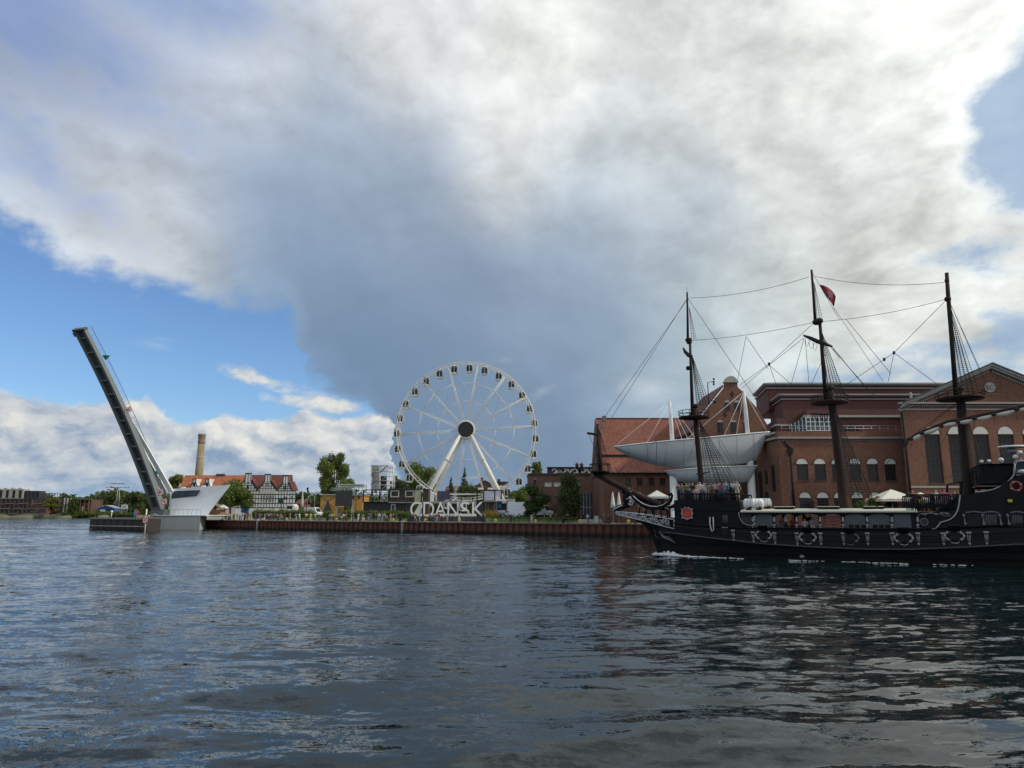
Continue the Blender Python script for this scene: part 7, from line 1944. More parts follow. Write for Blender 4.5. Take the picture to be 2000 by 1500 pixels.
M_SILV = mat('silver_carving', (.33,.34,.34), .42, metal=.35, var=.3, vs=5)
M_SILVD = mat('dull_silver', (.13,.135,.135), .5, metal=.3, var=.3, vs=5)
M_SILVB = mat('bright_silver', (.52,.53,.53), .4, metal=.1, var=.3, vs=5)
M_MAST = mat('mast_brown', (.033,.019,.015), .7, spec=.2, var=.3, vs=1.5, streak=True)
M_ROPE = mat('rope_dark', (.022,.019,.017), .8, var=.2)
M_SAIL = mat('furled_sail', (.55,.53,.47), .85, var=.15, vs=3)
M_ROOF = mat('canopy_cream', (.62,.60,.48), .7, var=.06)
M_VINYL = mat('clear_vinyl', (.06,.062,.066), .3, var=.5, vs=1.2)
galleon = thing('galleon', 'black three masted pirate style galleon carrying passengers along the river', 'ship', LP(4, 0, 0))
GP = galleon
a_st = -19.0
wale = line([(1309,1040.5),(1400,1052),(1500,1063),(1600,1069),(1700,1072.5),(1780,1073),(1900,1068),(2000,1062.5),(2300,1052)])
sill = line([(1305,1020),(1350,1026),(1446,1031),(1600,1033),(1700,1034),(1790,1033.5),(1900,1029),(2000,1024),(2300,1016)])
def build_hull():
    st = [a_st, a_st+.6]+list(np.arange(-18, 20, 1.0))+[20+.5*i for i in range(10)]+[24.9, 25.2, 25.5]
    rows = []
    for a in st:
        w, s = wale(a), sill(a)
        zs = [-1.4, -.5, 0, w*.5, w-.12, w, w+.12, (w+s)/2, s]
        row = []
        for z in zs:
            h = hb(a, z)
            if abs(z-w) < .13: h += .07 if abs(z-w) < .01 else .035
            row.append((z, h))
        near = [LP(min(a, A_END+.22*min(max(z,0),4.5)), h, z) for z, h in row]; far = [LP(min(a, A_END+.22*min(max(z,0),4.5)), -h, z) for z, h in reversed(row)]
        rows.append(near+far)
    mb = MB(); mb.grid(rows, smooth=True, closed=True); mb.add(rows[0], [list(range(len(rows[0])))]); mb.add(rows[-1], [list(reversed(range(len(rows[-1]))))])
    hull = mb.build('hull', M_HULL, GP)
    # rubbing wale
    for sg in (1, -1):
        mb = MB(); mb.tube([LP(a, sg*(hb(a, wale(a))+.09), wale(a)) for a in st if a < 24.6], .06, 6); mb.build('wale', mat('wale_grey', (.055,.055,.058), .5, var=.3), GP)
        for off in (.55, 1.0):
            mb = MB(); mb.tube([LP(a, sg*(hb(a, wale(a)+off)+.015), wale(a)+off*(sill(a)-wale(a))/1.6) for a in st if a < 24], .03, 4); mb.build('plank_seam', M_HULL2, GP)
        mb = MB(); mb.tube([LP(a, sg*(hb(a, sill(a))+.03), sill(a)+.03) for a in st if a < 24.6], .07, 5); mb.build('sill_rail', M_HULL2, GP)
    # stem post
    mb = MB(); mb.tube([LP(A_END-1.2, 0, -1.2), LP(A_END+.05, 0, 0), LP(A_END+.6, 0, 1.6), LP(A_END+1.4, 0, 2.9), LP(A_END+2.6, 0, 3.6)], [.3,.3,.28,.25,.2], 8); mb.build('stem_post', M_HULL, GP)
    return hull
HULL = build_hull()
def strip(name, x0, x1, ybot, ytop, m, both=True, th=.16, n=14, par=GP, out=.0):
    """side wall that follows the hull between two picture lines"""
    fb = ybot if callable(ybot) else None
    A0 = SH(x0, 1020)[0]; A1 = SH(x1, 1020)[0]
    tl = line(ytop); bl = line(ybot)
    res = []
    for sg in ((1, -1) if both else (1,)):
        mb = MB(); rows = []
        for i in range(n+1):
            a = A0+(A1-A0)*i/n; z0, z1 = bl(a), tl(a); h0, h1 = hb(a, z0)+out, hb(a, min(z1, 4.5))+out
            rows.append([LP(a, sg*h0, z0), LP(a, sg*h1, z1), LP(a, sg*(h1-th), z1), LP(a, sg*(h0-th), z0)])
        mb.grid(rows, smooth=False, closed=True); mb.add(rows[0], [(0,1,2,3)]); mb.add(rows[-1], [(3,2,1,0)]); res.append(mb.build(name, m, par))
    return res
def sidetube(name, px, r, m, par=GP, off=.05, n=5, mirror=True):
    q = [SH(x, y) for x, y in px]
    for sg in ((1, -1) if mirror else (1,)):
        mb = MB(); mb.tube([LP(a, sg*(b+off), z) for a, z, b in q], r, n); mb.build(name, m, par)
def on_side(x, y, off=.03):
    a, z, b = SH(x, y); return LP(a, b+off, z)
def tangent(x, y):
    p, q = on_side(x-4, y), on_side(x+4, y); d = (q-p); d.z = 0; return d.normalized()
# forecastle, waist posts, quarterdeck sides
SILLPX = [(1305,1020),(1350,1026),(1446,1031),(1600,1033),(1700,1034),(1790,1033.5),(1900,1029),(2000,1024),(2300,1016)]
strip('forecastle_side', 1318, 1445, SILLPX, [(1305,978),(1330,976),(1390,977),(1450,979)], M_HULL2)
strip('fore_rubbing_strake', 1318, 1446, [(1305,997),(1390,997.5),(1450,998)], [(1305,994),(1390,994.5),(1450,995)], M_HULL, out=.08, th=.22)
strip('quarter_side', 1780, 1876, SILLPX, [(1770,1001),(1790,1000.5),(1876,997)], M_HULL2)
strip('stern_side', 1874, 2300, SILLPX, [(1870,966),(1900,965),(1912,961),(1935,957),(1953,951),(1968,943),(1980,930),(2000,926),(2300,900)], M_HULL2)
# decks
def deck(name, x0, x1, z, m, a0=None, a1=None):
    A0 = SH(x0, 1000)[0] if a0 is None else a0; A1 = SH(x1, 1000)[0] if a1 is None else a1
    mb = MB(); n = 16; near = []; far = []
    for i in range(n+1):
        a = A0+(A1-A0)*i/n; h = hb(a, z)-.17; near.append(LP(a, h, z)); far.append(LP(a, -h, z))
    mb.prism(near+far[::-1], (0, 0, -.12)); mb.build(name, m, GP)
M_DECK = mat('deck_planks', (.10,.075,.055), .8, var=.3, streak=False)
FD_Z = 5.1
deck('foredeck', 1321, 1444, FD_Z, M_DECK); deck('main_deck', 1322, 1874, 1.75, M_DECK)
QD_Z = ZY(999, 56.5)
deck('quarterdeck', 1770, 2290, QD_Z, M_DECK)
deck('poop_deck', 1915, 2290, QD_Z+2.0, M_DECK)
mb = MB(); a = SH(1445, 1000)[0]; h = hb(a, 3)-.2; mb.obox(LP(a, -h, sill(a)-.3), SB_*2*h, SF*.15, (0,0,FD_Z-.13-sill(a)+.3)); mb.build('forecastle_bulkhead', M_HULL2, GP)
mb = MB(); a = SH(1870, 1000)[0]; h = hb(a, 3)-.2; mb.obox(LP(a, -h, 1.8), SB_*2*h, SF*.15, (0,0,QD_Z-.13-1.8)); mb.build('stern_bulkhead', M_HULL2, GP)
mb = MB(); a = a_st+.2; h = hb(a, 3)-.05; mb.obox(LP(a, -h, sill(a)), SB_*2*h, SF*.2, (0,0,7.4-sill(a))); tr_ = mb.build('transom', M_HULL2, GP)
for i in range(5):
    mb = MB(); b0 = -h+.5+i*(2*h-1)/5; mb.obox(LP(a-.03, b0, sill(a)+1.0), SB_*((2*h-1)/5-.25), SF*.02, (0,0,1.3)); mb.build('stern_window', M_GLASS, tr_)
# foredeck balustrade
def balustrade(x0, x1, ytop, ybot, n, par_name='rail', off=-.08, post=.06, m=M_HULL2, knob=0):
    tops = [SH(x0+(x1-x0)*i/n, ytop+(0 if not callable(ytop) else 0)) for i in range(n+1)]
    for sg in (1, -1):
        mb = MB(); mb.tube([LP(a, sg*(b+off), z) for a, z, b in tops], .07, 6); r = mb.build('rail', m, GP)
        mb = MB(); 
        for i, (a, z, b) in enumerate(tops):
            zb = SH(x0+(x1-x0)*i/n, ybot)[1]; c = LP(a, sg*(b+off), 0)
            mb = MB(); hgt = z-zb
            mb.lathe([(.045,zb),(.045,zb+hgt*.12),(.085,zb+hgt*.3),(.05,zb+hgt*.62),(.06,zb+hgt*.9),(.045,z)], (c.x,c.y,0), 6); mb.build('baluster', m, r)
balustrade(1326, 1446, 964.5, 978, 24)
balustrade(1769, 1856, 966.5, 998, 22)
# canopy roof over the waist
A0, A1 = SH(1448, 1000)[0], SH(1792, 1000)[0]
zr = S(1600, 1000, 3.7).z
mb = MB(); rows = []
for i in range(13):
    a = A0+(A1-A0)*i/12; row = []
    for j in range(9):
        b = -3.95+7.9*j/8; row.append(LP(a, b, zr+.22*(1-(b/3.95)**2)+.10))
    under = [q-Vector((0,0,.16)) for q in reversed(row)]; rows.append(row+under)
mb.grid(rows, smooth=False, closed=True); mb.add(rows[0], [list(range(18))]); mb.add(rows[-1], [list(range(18))]); mb.build('canopy_roof', M_ROOF, GP)
for sg in (1, -1):
    mb = MB(); mb.obox(LP(A0, sg*3.99, zr-.14), SF*(A1-A0), SB_*(-.12*sg), (0,0,.12)); mb.build('canopy_beam', M_HULL2, GP)
for x0, x1 in ((1512,1552),(1596,1640),(1686,1712),(1714,1727)):
    p0, p1 = AZ(x0, 995, 2.0)[0], AZ(x1, 995, 2.0)[0]; mb = MB(); mb.obox(LP(p0, 1.0, zr+.30), SF*(p1-p0), SB_*1.5, (0,0,.13)); mb.build('roof_hatch', M_HULL2, GP); mb = MB(); mb.obox(LP(p0-.04, .95, zr+.432), SF*(p1-p0+.08), SB_*1.6, (0,0,.06)); mb.build('hatch_cover', M_ROOF, GP)
c = S(1587, 995, 1.2); mb = MB(); mb.lathe([(.16,c.z-.1),(.16,c.z+.5),(.24,c.z+.62),(.2,c.z+.85),(.05,c.z+.95)], (c.x,c.y,0), 9); mb.build('cowl_vent', M_MAST, GP)
# waist posts with silver lanterns, vinyl screens, pilasters
PX = [1431.7,1470.6,1512.4,1556,1602,1646.5,1693.7,1742,1792.5,1841.7,1891.7,1925.8]
def lathe_w(prof, c, n=8):
    m_ = MB(); m_.lathe([(r, z) for r, z in prof], c, n); return m_
for i, x in enumerate(PX[1:9]):
    p0, p1 = on_side(x, 1031, -.1), on_side(x, 1003, -.1)
    for sg in (1, -1):
        a, z, b = SH(x, 1031); mb = MB(); mb.bar(LP(a, sg*(b-.1), z), LP(a, sg*(b-.1), zr-.14), .16); po = mb.build('waist_post', M_HULL2, GP)
        if sg == 1:
            q = on_side(x, 1016, .02); mb = lathe_w([(.03,-.24),(.10,-.12),(.12,0),(.07,.12),(.1,.18),(.03,.28)], q); mb.build('silver_lantern', M_SILV, po)
            q = on_side(x, 1027, .02); mb = lathe_w([(.05,-.2),(.1,-.16),(.06,-.05),(.12,.06),(.12,.14)], q); mb.build('silver_cap', M_SILV, po)
def panel(x0, x1, y0, y1, m, name, off=-.06, th=.03, par=GP):
    n = 4; mb = MB(); rows = []
    for i in range(n+1):
        x = x0+(x1-x0)*i/n; a, z, b = SH(x, y0); a2, z2, b2 = SH(x, y1); rows.append([LP(a, b+off, z), LP(a2, b2+off, z2), LP(a2, b2+off-th, z2), LP(a, b+off-th, z)])
    mb.grid(rows, smooth=False, closed=True); mb.add(rows[0], [(0,1,2,3)]); mb.add(rows[-1], [(0,1,2,3)]); return mb.build(name, m, par)
for x0, x1 in ((1474,1509),(1650,1690),(1697,1739),(1745,1789)): panel(x0, x1, 1031.5, 1004, M_VINYL, 'vinyl_screen')
for x0, x1 in ((1650,1690),(1697,1739)):
    for k in range(3):
        xx = x0+8+k*12; panel(xx, xx+9, 1031, 1025, M_HULL, 'bench_back', .0)
M_INT = mat('saloon_panel', (.22,.07,.055), .6, var=.3)
for x0, x1 in ((1603,1644),): 
    for k in range(4): panel(x0+1, x1-1, 1030-6*k, 1025.5-6*k, M_INT, 'slatted_blind', -.25, .04)
# arches at the top of each waist opening
for x0, x1 in zip(PX[1:8], PX[2:9]):
    for k in range(5):
        xa = x0+(x1-x0)*k/5; xb = x0+(x1-x0)*(k+1)/5; d0 = 5*abs(k/5-.5)*2*abs(k/5-.5)*2; d1 = 5*((k+1)/5-.5)**2*4
        q = [SH(xa, 1003.2), SH(xb, 1003.2), SH(xb, 1003.8+d1), SH(xa, 1003.8+d0)]; mb = MB(); mb.prism([LP(a, b-.06, z) for a, z, b in q], SB_*-.06); mb.build('arch_board', M_HULL2, GP)
for i, x in enumerate(PX):
    y0, y1 = 1041.5-(.6 if i < 2 else 0), 1062
    if i == 0: y0, y1 = 1036, 1054
    if i == 1: y0, y1 = 1039.5, 1057
    if i == 2: y0, y1 = 1041, 1060.5
    if i > 9: y0, y1 = 1041-(i-9)*.9, 1062-(i-9)*.5
    t_ = tangent(x, 1050); top, bot = on_side(x, y0, .03), on_side(x+1.8, y1, .05)
    mb = MB(); mb.obox(top-t_*.17+Vector((0,0,-.06)), t_*.34, SB_*.10, (0,0,.12)); pl = mb.build('pilaster', M_SILV, GP)
    for k in (-1, 0, 1):
        mb = MB(); mb.tube([top+t_*.1*k+Vector((0,0,-.08)), bot+t_*.07*k], .024, 5); mb.build('flute', M_SILV, pl)
    mb = lathe_w([(.02,-.16),(.07,-.08),(.09,0),(.05,.05)], bot); mb.build('drop', M_SILV, pl)
# gun ports with lids and carved wreaths
for i, x in enumerate((1491.5, 1577.5, 1660, 1765, 1864)):
    yc = (1045, 1049, 1050.5, 1050.5, 1046.5)[i]; t_ = tangent(x, yc); c = on_side(x, yc, .0)
    mb = MB(); mb.obox(c-t_*.36+Vector((0,0,-.32)), t_*.72, SB_*.12, (0,0,.62)); gp = mb.build('gun_port', M_DARK, GP)
    mb = MB(); mb.obox(c-t_*.4+Vector((0,0,.33))+SB_*.08, t_*.8, SB_*.5+Vector((0,0,.45)), SB_*-.05+Vector((0,0,.06))); mb.build('port_lid', M_HULL2, gp)
    q = on_side(x, yc-15, .12); mb = MB(); mb.sphere(q, .15, 8, (1,.8,1)); mb.sphere(q+Vector((0,0,.13)), .09, 6); mb.build('lion_head', M_SILV if i != 2 else M_SILVD, gp)
    wm = M_SILV if i != 2 else M_SILVD
    for sg in (-1, 1):
        if i == 2 and sg == -1: continue
        for k in range(7):
            an = R(-62+k*21); rr = .62+.10*math.cos(2*an); pp = c+t_*(sg*(.12+rr*math.cos(an)*.72))+Vector((0,0,.6*rr*math.sin(an)-.02))+SB_*.06
            mb = MB(); mb.sphere(pp, .07+.03*(k % 2), 5, (1.2,.7,1.3)); mb.build('wreath_leaf', wm, gp)
    mb = MB(); mb.tube([c+t_*(-.28)+Vector((0,0,-.5))+SB_*.06, c+Vector((0,0,-.58))+SB_*.06, c+t_*.28+Vector((0,0,-.5))+SB_*.06], .04, 5); mb.build('garland', wm, gp)
# silver mouldings
sidetube('scroll_moulding', [(1443,1000),(1444,1008),(1447,1016),(1453,1022),(1461,1026),(1469,1027)], .05, M_SILV)
sidetube('scroll_moulding', [(1820,1034),(1829,1031),(1835,1024),(1837,1020),(1845,1018.5),(1856,1014.5),(1864,1008),(1870,998),(1873,985),(1875,967)], .055, M_SILV)
sidetube('scroll_moulding', [(1905,961.5),(1920,960),(1940,956),(1953,951),(1965,944),(1974,936),(1980,928),(1981,912),(1986,902),(2004,899)], .06, M_SILV)
sidetube('scroll_moulding', [(1790,1012),(1794,1006),(1801,1003),(1815,1002.5),(1830,1004),(1845,1008),(1856,1008)], .04, M_SILVD)
for k in range(16):
    x = 1800+k*3.6; q = on_side(x, 1003.8+1.3*math.sin(k*.9), .05); mb = MB(); mb.sphere(q, .07+.03*(k % 3), 5, (1.3,.6,.9)); mb.build('carved_leaf', M_SILVD, GP)
c = on_side(1805, 1019.5, .03); nn = SB_; 
ring = [c+tangent(1805,1019)*.26*math.cos(2*math.pi*i/16)+Vector((0,0,.28*math.sin(2*math.pi*i/16))) for i in range(17)]
mb = MB(); mb.tube(ring, .05, 5); ph = mb.build('porthole', M_SILVD, GP)
mb = MB(); mb.prism([q+SB_*.01 for q in ring[:-1]], SB_*-.03); mb.build('pane', M_GLASS, ph)
# stern windows with carved posts
for x0, x1, grid in ((1887.5,1917,False),(1922,1948,True),(1975,1998,True)):
    w = panel(x0, x1, 1027.5, 1004, M_GLASS if grid else M_DARK, 'stern_cabin_window', .03, .05)
    if grid:
        for k in range(1, 6):
            x = x0+(x1-x0)*k/6; mb = MB(); mb.tube([on_side(x, 1027.5, .05), on_side(x, 1004, .05)], .018, 4); mb.build('lead_bar', M_SILVD, w)
        for k in range(1, 5):
            y = 1004+23.5*k/5; mb = MB(); mb.tube([on_side(x0, y, .05), on_side(x1, y, .05)], .018, 4); mb.build('lead_bar', M_SILVD, w)
    for k in range(9):
        x = x0+(x1-x0)*k/8; q = on_side(x, 1001.5-1.6*math.sin(math.pi*k/8), .06); mb = MB(); mb.sphere(q, .075, 5, (1.2,.7,1)); mb.build('carved_leaf', M_SILVD, w)
for x in (1883, 1919.5, 1953, 1968.5):
    q0, q1 = on_side(x-1.5, 1003, .06), on_side(x+3, 1027, .06); d = q1-q0
    mb = MB(); mb.tube([q0, q0+d*.15, q0+d*.3, q0+d*.5, q0+d*.75, q0+d*.8, q1], [.05,.12,.06,.05,.06,.12,.1], 7); mb.build('carved_post', M_SILVD, GP)
# stern upper works
def block(name, x0, x1, y0, y1, b0, b1, m, par=GP):
    a0, zb = AZ(x0, y1, b0); a1, _ = AZ(x1, y1, b0); zt = AZ((x0+x1)/2, y0, b0)[1]
    mb = MB(); mb.obox(LP(a0, b0, zb), SF*(a1-a0), SB_*(b1-b0), (0,0,zt-zb)); return mb.build(name, m, par)
block('poop_cabin', 1918, 2180, 906, 945, 3.2, -3.2, M_HULL2)
block('poop_roof', 1914, 2185, 904, 906.2, 3.4, -3.4, M_HULL)
for k in range(3): block('cabin_panel', 1924+k*18, 1938+k*18, 912, 936, 3.25, 3.22, M_HULL)
block('quarter_cabin', 1880, 2200, 966, 999, 3.3, -3.3, M_HULL2)
for x, y, r in ((1955,898.5,4.8),(1917,901.5,3.4),(1931.5,900.5,3.4),(1983,892.5,4.6),(1992,884,4.4)):
    c = S(x, y, 2.9); rr = r*c.y/FPX; mb = MB(); mb.sphere(c, rr, 10); l_ = mb.build('globe_lantern', mat('globe_glass', (.62,.62,.60), .3, var=.04), GP)
    zz = S(x, 904, 2.9).z; mb = MB(); mb.lathe([(rr*.75,zz),(rr*.5,zz+.05),(rr*.3,c.z-rr*.9),(rr*.6,c.z-rr*.75)], (c.x,c.y,0), 8); mb.build('lantern_base', M_SILV, l_)
c = S(1976, 873, 1.5); mb = MB(); mb.lathe([(.95,-.06),(1.0,0),(.9,.08)], c, 16); mb.build('radar_dome', M_WHITE, GP)
mb = MB(); mb.lathe([(.12,-.5),(.42,-.42),(.42,-.25),(.15,-.06)], c, 10); mb.build('radar_scanner', M_SILV, GP)
mb = MB(); mb.tube([c+Vector((0,0,-.45)), Vector((c.x, c.y, S(1976,905,1.5).z))], .08, 6); mb.build('radar_post', M_SILVD, GP)
# silver framed lantern niche at the quarter gallery
q0 = [(1981,903),(2004,899),(2010,915),(2004,928),(1984,928)]
mb = MB(); mb.prism([on_side(x, y, .02) for x, y in q0], SB_*.05); ng = mb.build('gallery_niche', M_GLASS, GP)
for p, q in zip(q0, q0[1:]+q0[:1]):
    mb = MB(); mb.tube([on_side(*p, .06), on_side(*q, .06)], .06, 5); mb.build('niche_frame', M_SILV, ng)
c = on_side(1996, 922, .15); mb = MB(); mb.sphere(c, .3, 8, (1.4,.6,.7)); mb.build('carved_shell', M_SILV, ng)
# stairs and frame by the mizzen
for (p, q, w) in (((1849,947),(1878,941),.10),((1878,941),(1915,934),.10),((1850,947),(1850,966),.12),((1877,941),(1877,966),.16),((1912,934),(1912,960),.10)):
    mb = MB(); mb.bar(S(*p, 2.4), S(*q, 2.4), w); mb.build('gantry_bar', M_HULL2, GP)
mb = MB(); mb.bar(S(1845,998,3.3), S(1873,970,3.3), .14, .3); mb.build('stair_stringer', M_HULL2, GP)
# beakhead: carved silver trellis, knee, rails
def beak():
    par = GP
    bn = lambda x: .35+(x-1203)/(1317-1203)*(hb(AZ(1317,1015,1.8)[0], 3.0)-.35)
    pt = lambda x, y, s=1: (lambda p: p)(S(x, y, bn(x)))
    def both(px, r, name, m, n=5):
        for sg in (1, -1):
            pts = []
            for x, y in px:
                b = bn(x); p = S(x, y, b); a = (p-SO).dot(SF); pts.append(LP(a, sg*b, p.z))
            mb = MB(); mb.tube(pts, r, n); mb.build(name, m, par)
    both([(1203,999),(1260,1005.5),(1316.5,1015)], .055, 'trellis_rail', M_SILVB); both([(1203.5,1004.5),(1260,1018),(1316.5,1033)], .055, 'trellis_rail', M_SILVB)
    both([(1203,999),(1203.5,1004.5)], .05, 'trellis_rail', M_SILVB); both([(1316.5,1015),(1316.5,1033)], .05, 'trellis_rail', M_SILVB)
    i = 0; x = 1208
    while x < 1311:
        f = (x-1203)/113; yt = 999+f*16; yb = 1004.5+f*28.5; h = yb-yt; cy = (yt+yb)/2; rx = 4.2+f*3.0; sp = []
        s_ = 1 if i % 2 else -1
        for k in range(15):
            an = k*.62; rr = (1-k/17)
            sp.append((x+rx*rr*math.cos(an)*s_, cy+h*.42*rr*math.sin(an)*s_))
        both(sp, .042, 'trellis_scroll', M_SILVB, 4)
        both([(x-rx, cy+h*.4*s_), (x, cy+h*.1*s_), (x+rx, cy-h*.42*s_)], .035, 'trellis_scroll', M_SILVB, 4)
        x += rx*1.75; i += 1
    # dark knee of the head below and behind
    mb = MB(); mb.prism([S(x, y, .12) for x, y in ((1196,996),(1240,1003),(1318,1014),(1322,1046),(1300,1046),(1270,1030),(1230,1012))], SB_*-.24); mb.build('head_knee', M_HULL, par)
    mb = MB(); near = []; far = []
    for x, y in ((1206,1000),(1240,1003.5),(1280,1009),(1318,1014.5)):
        b = bn(x)-.06; p = S(x, y, b); a = (p-SO).dot(SF); near.append(LP(a, b, p.z)); far.append(LP(a, -b, p.z))
    mb.prism(near+far[::-1], (0,0,-.1)); mb.build('head_grating', M_HULL2, par)
    # sweeping head rails with silver edging
    for dy, r, m in ((0,.13,M_HULL2),(-1.5,.075,M_SILVB),(2.8,.10,M_HULL2),(1.6,.06,M_SILVB)):
        px = [(1230,961+dy),(1236,970+dy),(1244,978+dy),(1256,986+dy),(1270,991+dy),(1284,991.5+dy),(1296,988+dy),(1305,982+dy),(1311,975+dy),(1313,968+dy),(1311,964+dy*.6),(1308,964.5+dy*.4),(1307.5,968)]
        both(px, r, 'head_rail', m, 6)
    for x0, y0, x1, y1 in ((1250,984,1248,1003),(1262,989,1262,1005),(1276,992,1278,1009),(1290,991,1292,1011),(1302,985,1304,1012)):
        both([(x0,y0),(x1,y1)], .07, 'head_timber', M_HULL2, 5)
    both([(1256,992),(1259,995),(1260,999)], .05, 'silver_hook', M_SILV); both([(1298,991),(1306,995)], .06, 'silver_hook', M_SILV); both([(1312,998),(1318,993)], .05, 'silver_hook', M_SILV)
    # bowsprit and its top
    mb = MB(); mb.tube([S(1290,987), S(1240,965), S(1196,943), S(1160,925)], [.34,.31,.27,.22], 10); mb.build('bowsprit', M_MAST, par)
    for k in range(5):
        p = S(1238-k*3.4, 964-k*1.7); q = S(1237-k*3.4, 963.5-k*1.7); mb = MB(); mb.tube([p, q], .36, 10); mb.build('gammoning', M_SILVD if k % 2 else M_ROPE, par)
    c = S(1172, 921); mb = MB(); mb.lathe([(.35,-.35),(1.0,-.1),(1.05,.0),(.95,.05)], c, 14); tp = mb.build('sprit_top', M_HULL2, par)
    for k in range(10):
        an = 2*math.pi*k/10; mb = MB(); mb.bar(c+Vector((math.cos(an)*1.0, math.sin(an)*1.0, 0)), c+Vector((math.cos(an)*1.05, math.sin(an)*1.05, .75)), .05); mb.build('top_post', M_HULL2, tp)
    mb = MB(); mb.tube([c+Vector((math.cos(2*math.pi*k/16)*1.05, math.sin(2*math.pi*k/16)*1.05, .75)) for k in range(17)], .04, 5); mb.build('top_rail', M_HULL2, tp)
    mb = MB(); mb.tube([S(1173,922), S(1170,880), S(1167,828)], [.24,.2,.13], 8); mb.build('sprit_mast', M_MAST, par)
    mb = MB(); mb.tube([S(1147,845.5), S(1157,847), S(1168,849)], [.05,.11,.09], 7); sy = mb.build('sprit_yard', M_MAST, par)
    for k in range(5):
        p = S(1149+k*3.6, 845.6+k*.6); mb = MB(); mb.sphere(p+Vector((0,0,-.03)), .17, 6, (1,1,.8)); mb.build('furled_bundle', M_ROPE, sy)
    # figurehead: crouching carved figure with outstretched arm
    fg = MB()
    fg.tube([S(1228,985), S(1223,976), S(1221,968), S(1219,963)], [.3,.36,.26,.12], 9); fg.sphere(S(1217.5,960), .2, 9); fg.tube([S(1222,969), S(1230,966), S(1236,968)], [.14,.11,.07], 6)
    fg.tube([S(1228,985), S(1218,988), S(1208,990), S(1198,995)], [.28,.22,.16,.1], 8); fg.tube([S(1226,987), S(1214,993), S(1200,999)], [.22,.16,.08], 8)
    fg.build('figurehead', M_HULL2, par)
    fg = MB(); fg.tube([S(1224,975,.36), S(1231,972,.36), S(1238,979,.36), S(1234,987,.36), S(1227,984,.36)], .08, 6); fg.tube([S(1216,987,.3), S(1206,991,.3), S(1196,997,.3)], .06, 6); fg.sphere(S(1232,980,.36), .2, 7, (1,.5,1)); fg.build('figurehead_trim', M_SILVB, par)
    # carved figure low on the bow
    px = [(1291,1041),(1296,1048),(1303,1052),(1312,1055),(1319,1061)]
    pts = [on_side(x, y, .10) for x, y in px]; mb = MB(); mb.tube(pts, [.09,.16,.12,.09,.04], 7); mb.sphere(on_side(1290,1040,.12), .13, 7); mb.build('bow_carving', M_SILVD, par)
    mb = MB(); mb.tube([on_side(1297,1049,.10), on_side(1305,1048,.14), on_side(1312,1052,.12)], [.06,.05,.03], 5); mb.build('bow_carving', M_SILVD, par)
    mb = MB(); mb.tube([S(1278,1043,.3), S(1284,1050,.3), S(1288,1056,.3)], .04, 5); mb.build('bobstay_hook', M_SILVD, par)
beak()
# crest, rope loop, small windows on the bow side
def crest():
    c = on_side(1342.5, 1003.5, .05); t_ = tangent(1342.5, 1003); up = Vector((0,0,1)); k = c.y/FPX
    sh_ = [(-8.5,7),(-3,9.5),(3,9.5),(8.5,7),(9,0),(8,-7),(0,-9.5),(-8,-7),(-9,0)]
    mb = MB(); mb.prism([c+t_*x*k*1.1+up*y*k for x, y in sh_], SB_*.06); cr = mb.build('crest', M_RED, GP)
    mb = MB(); pts = [c+t_*x*k*1.22+up*y*k*1.1+SB_*.07 for x, y in sh_]; mb.tube(pts+[pts[0]], .055, 6); mb.build('crest_border', M_SILV, cr)
    for x, y in sh_:
        mb = MB(); mb.sphere(c+t_*x*k*1.3+up*y*k*1.16+SB_*.07, .085, 6); mb.build('crest_boss', M_SILV, cr)
    pale = mat('crest_script', (.62,.30,.27), .6)
    for dy, x0, x1 in ((2.4,-4,5),(-1.2,-5,4),(-4.2,-3,4)):
        mb = MB(); mb.tube([c+t_*(x0+(x1-x0)*j/8)*k+up*(dy+.8*math.sin(j*2.1))*k+SB_*.07 for j in range(9)], .018, 4); mb.build('crest_script', pale, cr)
crest()
mb = MB(); mb.tube([on_side(1387,1010,.05), on_side(1387,1022,.12), on_side(1389,1032,.14), on_side(1391.5,1038,.14), on_side(1394.5,1035,.14), on_side(1394,1022,.12), on_side(1393,1010,.05)], .06, 6); mb.build('hanging_rope', M_SAIL, GP)
w = panel(1411, 1422, 1021.5, 1006, M_GLASS, 'bow_window', .04, .05)
for k in range(1, 4):
    x = 1411+11*k/4; mb = MB(); mb.tube([on_side(x, 1021.5, .06), on_side(x, 1006, .06)], .018, 4); mb.build('lead_bar', M_SILVD, w)
    y = 1006+15.5*k/4; mb = MB(); mb.tube([on_side(1411, y, .06), on_side(1422, y, .06)], .018, 4); mb.build('lead_bar', M_SILVD, w)
w = panel(1448, 1469, 1025, 1004, M_GLASS, 'lattice_window', -.02, .05)
for k in range(1, 7):
    x = 1448+21*k/7; mb = MB(); mb.tube([on_side(x, 1024.5, .04), on_side(x, 1004, .04)], .016, 4); mb.build('lead_bar', M_SILVD, w)
    y = 1004+20.5*k/7; mb = MB(); mb.tube([on_side(1448, y, .04), on_side(1469, y, .04)], .016, 4); mb.build('lead_bar', M_SILVD, w)
panel(1411, 1421, 1043, 1032, M_DARK, 'bow_port', .02, .04)
for k in range(5):
    q = on_side(1411+k*2.5, 1030.5, .06); mb = MB(); mb.sphere(q, .06, 5); mb.build('carved_leaf', M_SILV, GP)
# draught mark
c = on_side(1566.5, 1086.5, .06); t_ = tangent(1566, 1086)
mb = MB(); mb.tube([c+t_*.11*math.cos(2*math.pi*k/12)+Vector((0,0,.11*math.sin(2*math.pi*k/12))) for k in range(13)], .018, 4); dm = mb.build('load_mark', M_WHITE, GP)
mb = MB(); mb.bar(c-t_*.2, c+t_*.2, .03); mb.build('mark_bar', M_WHITE, dm)

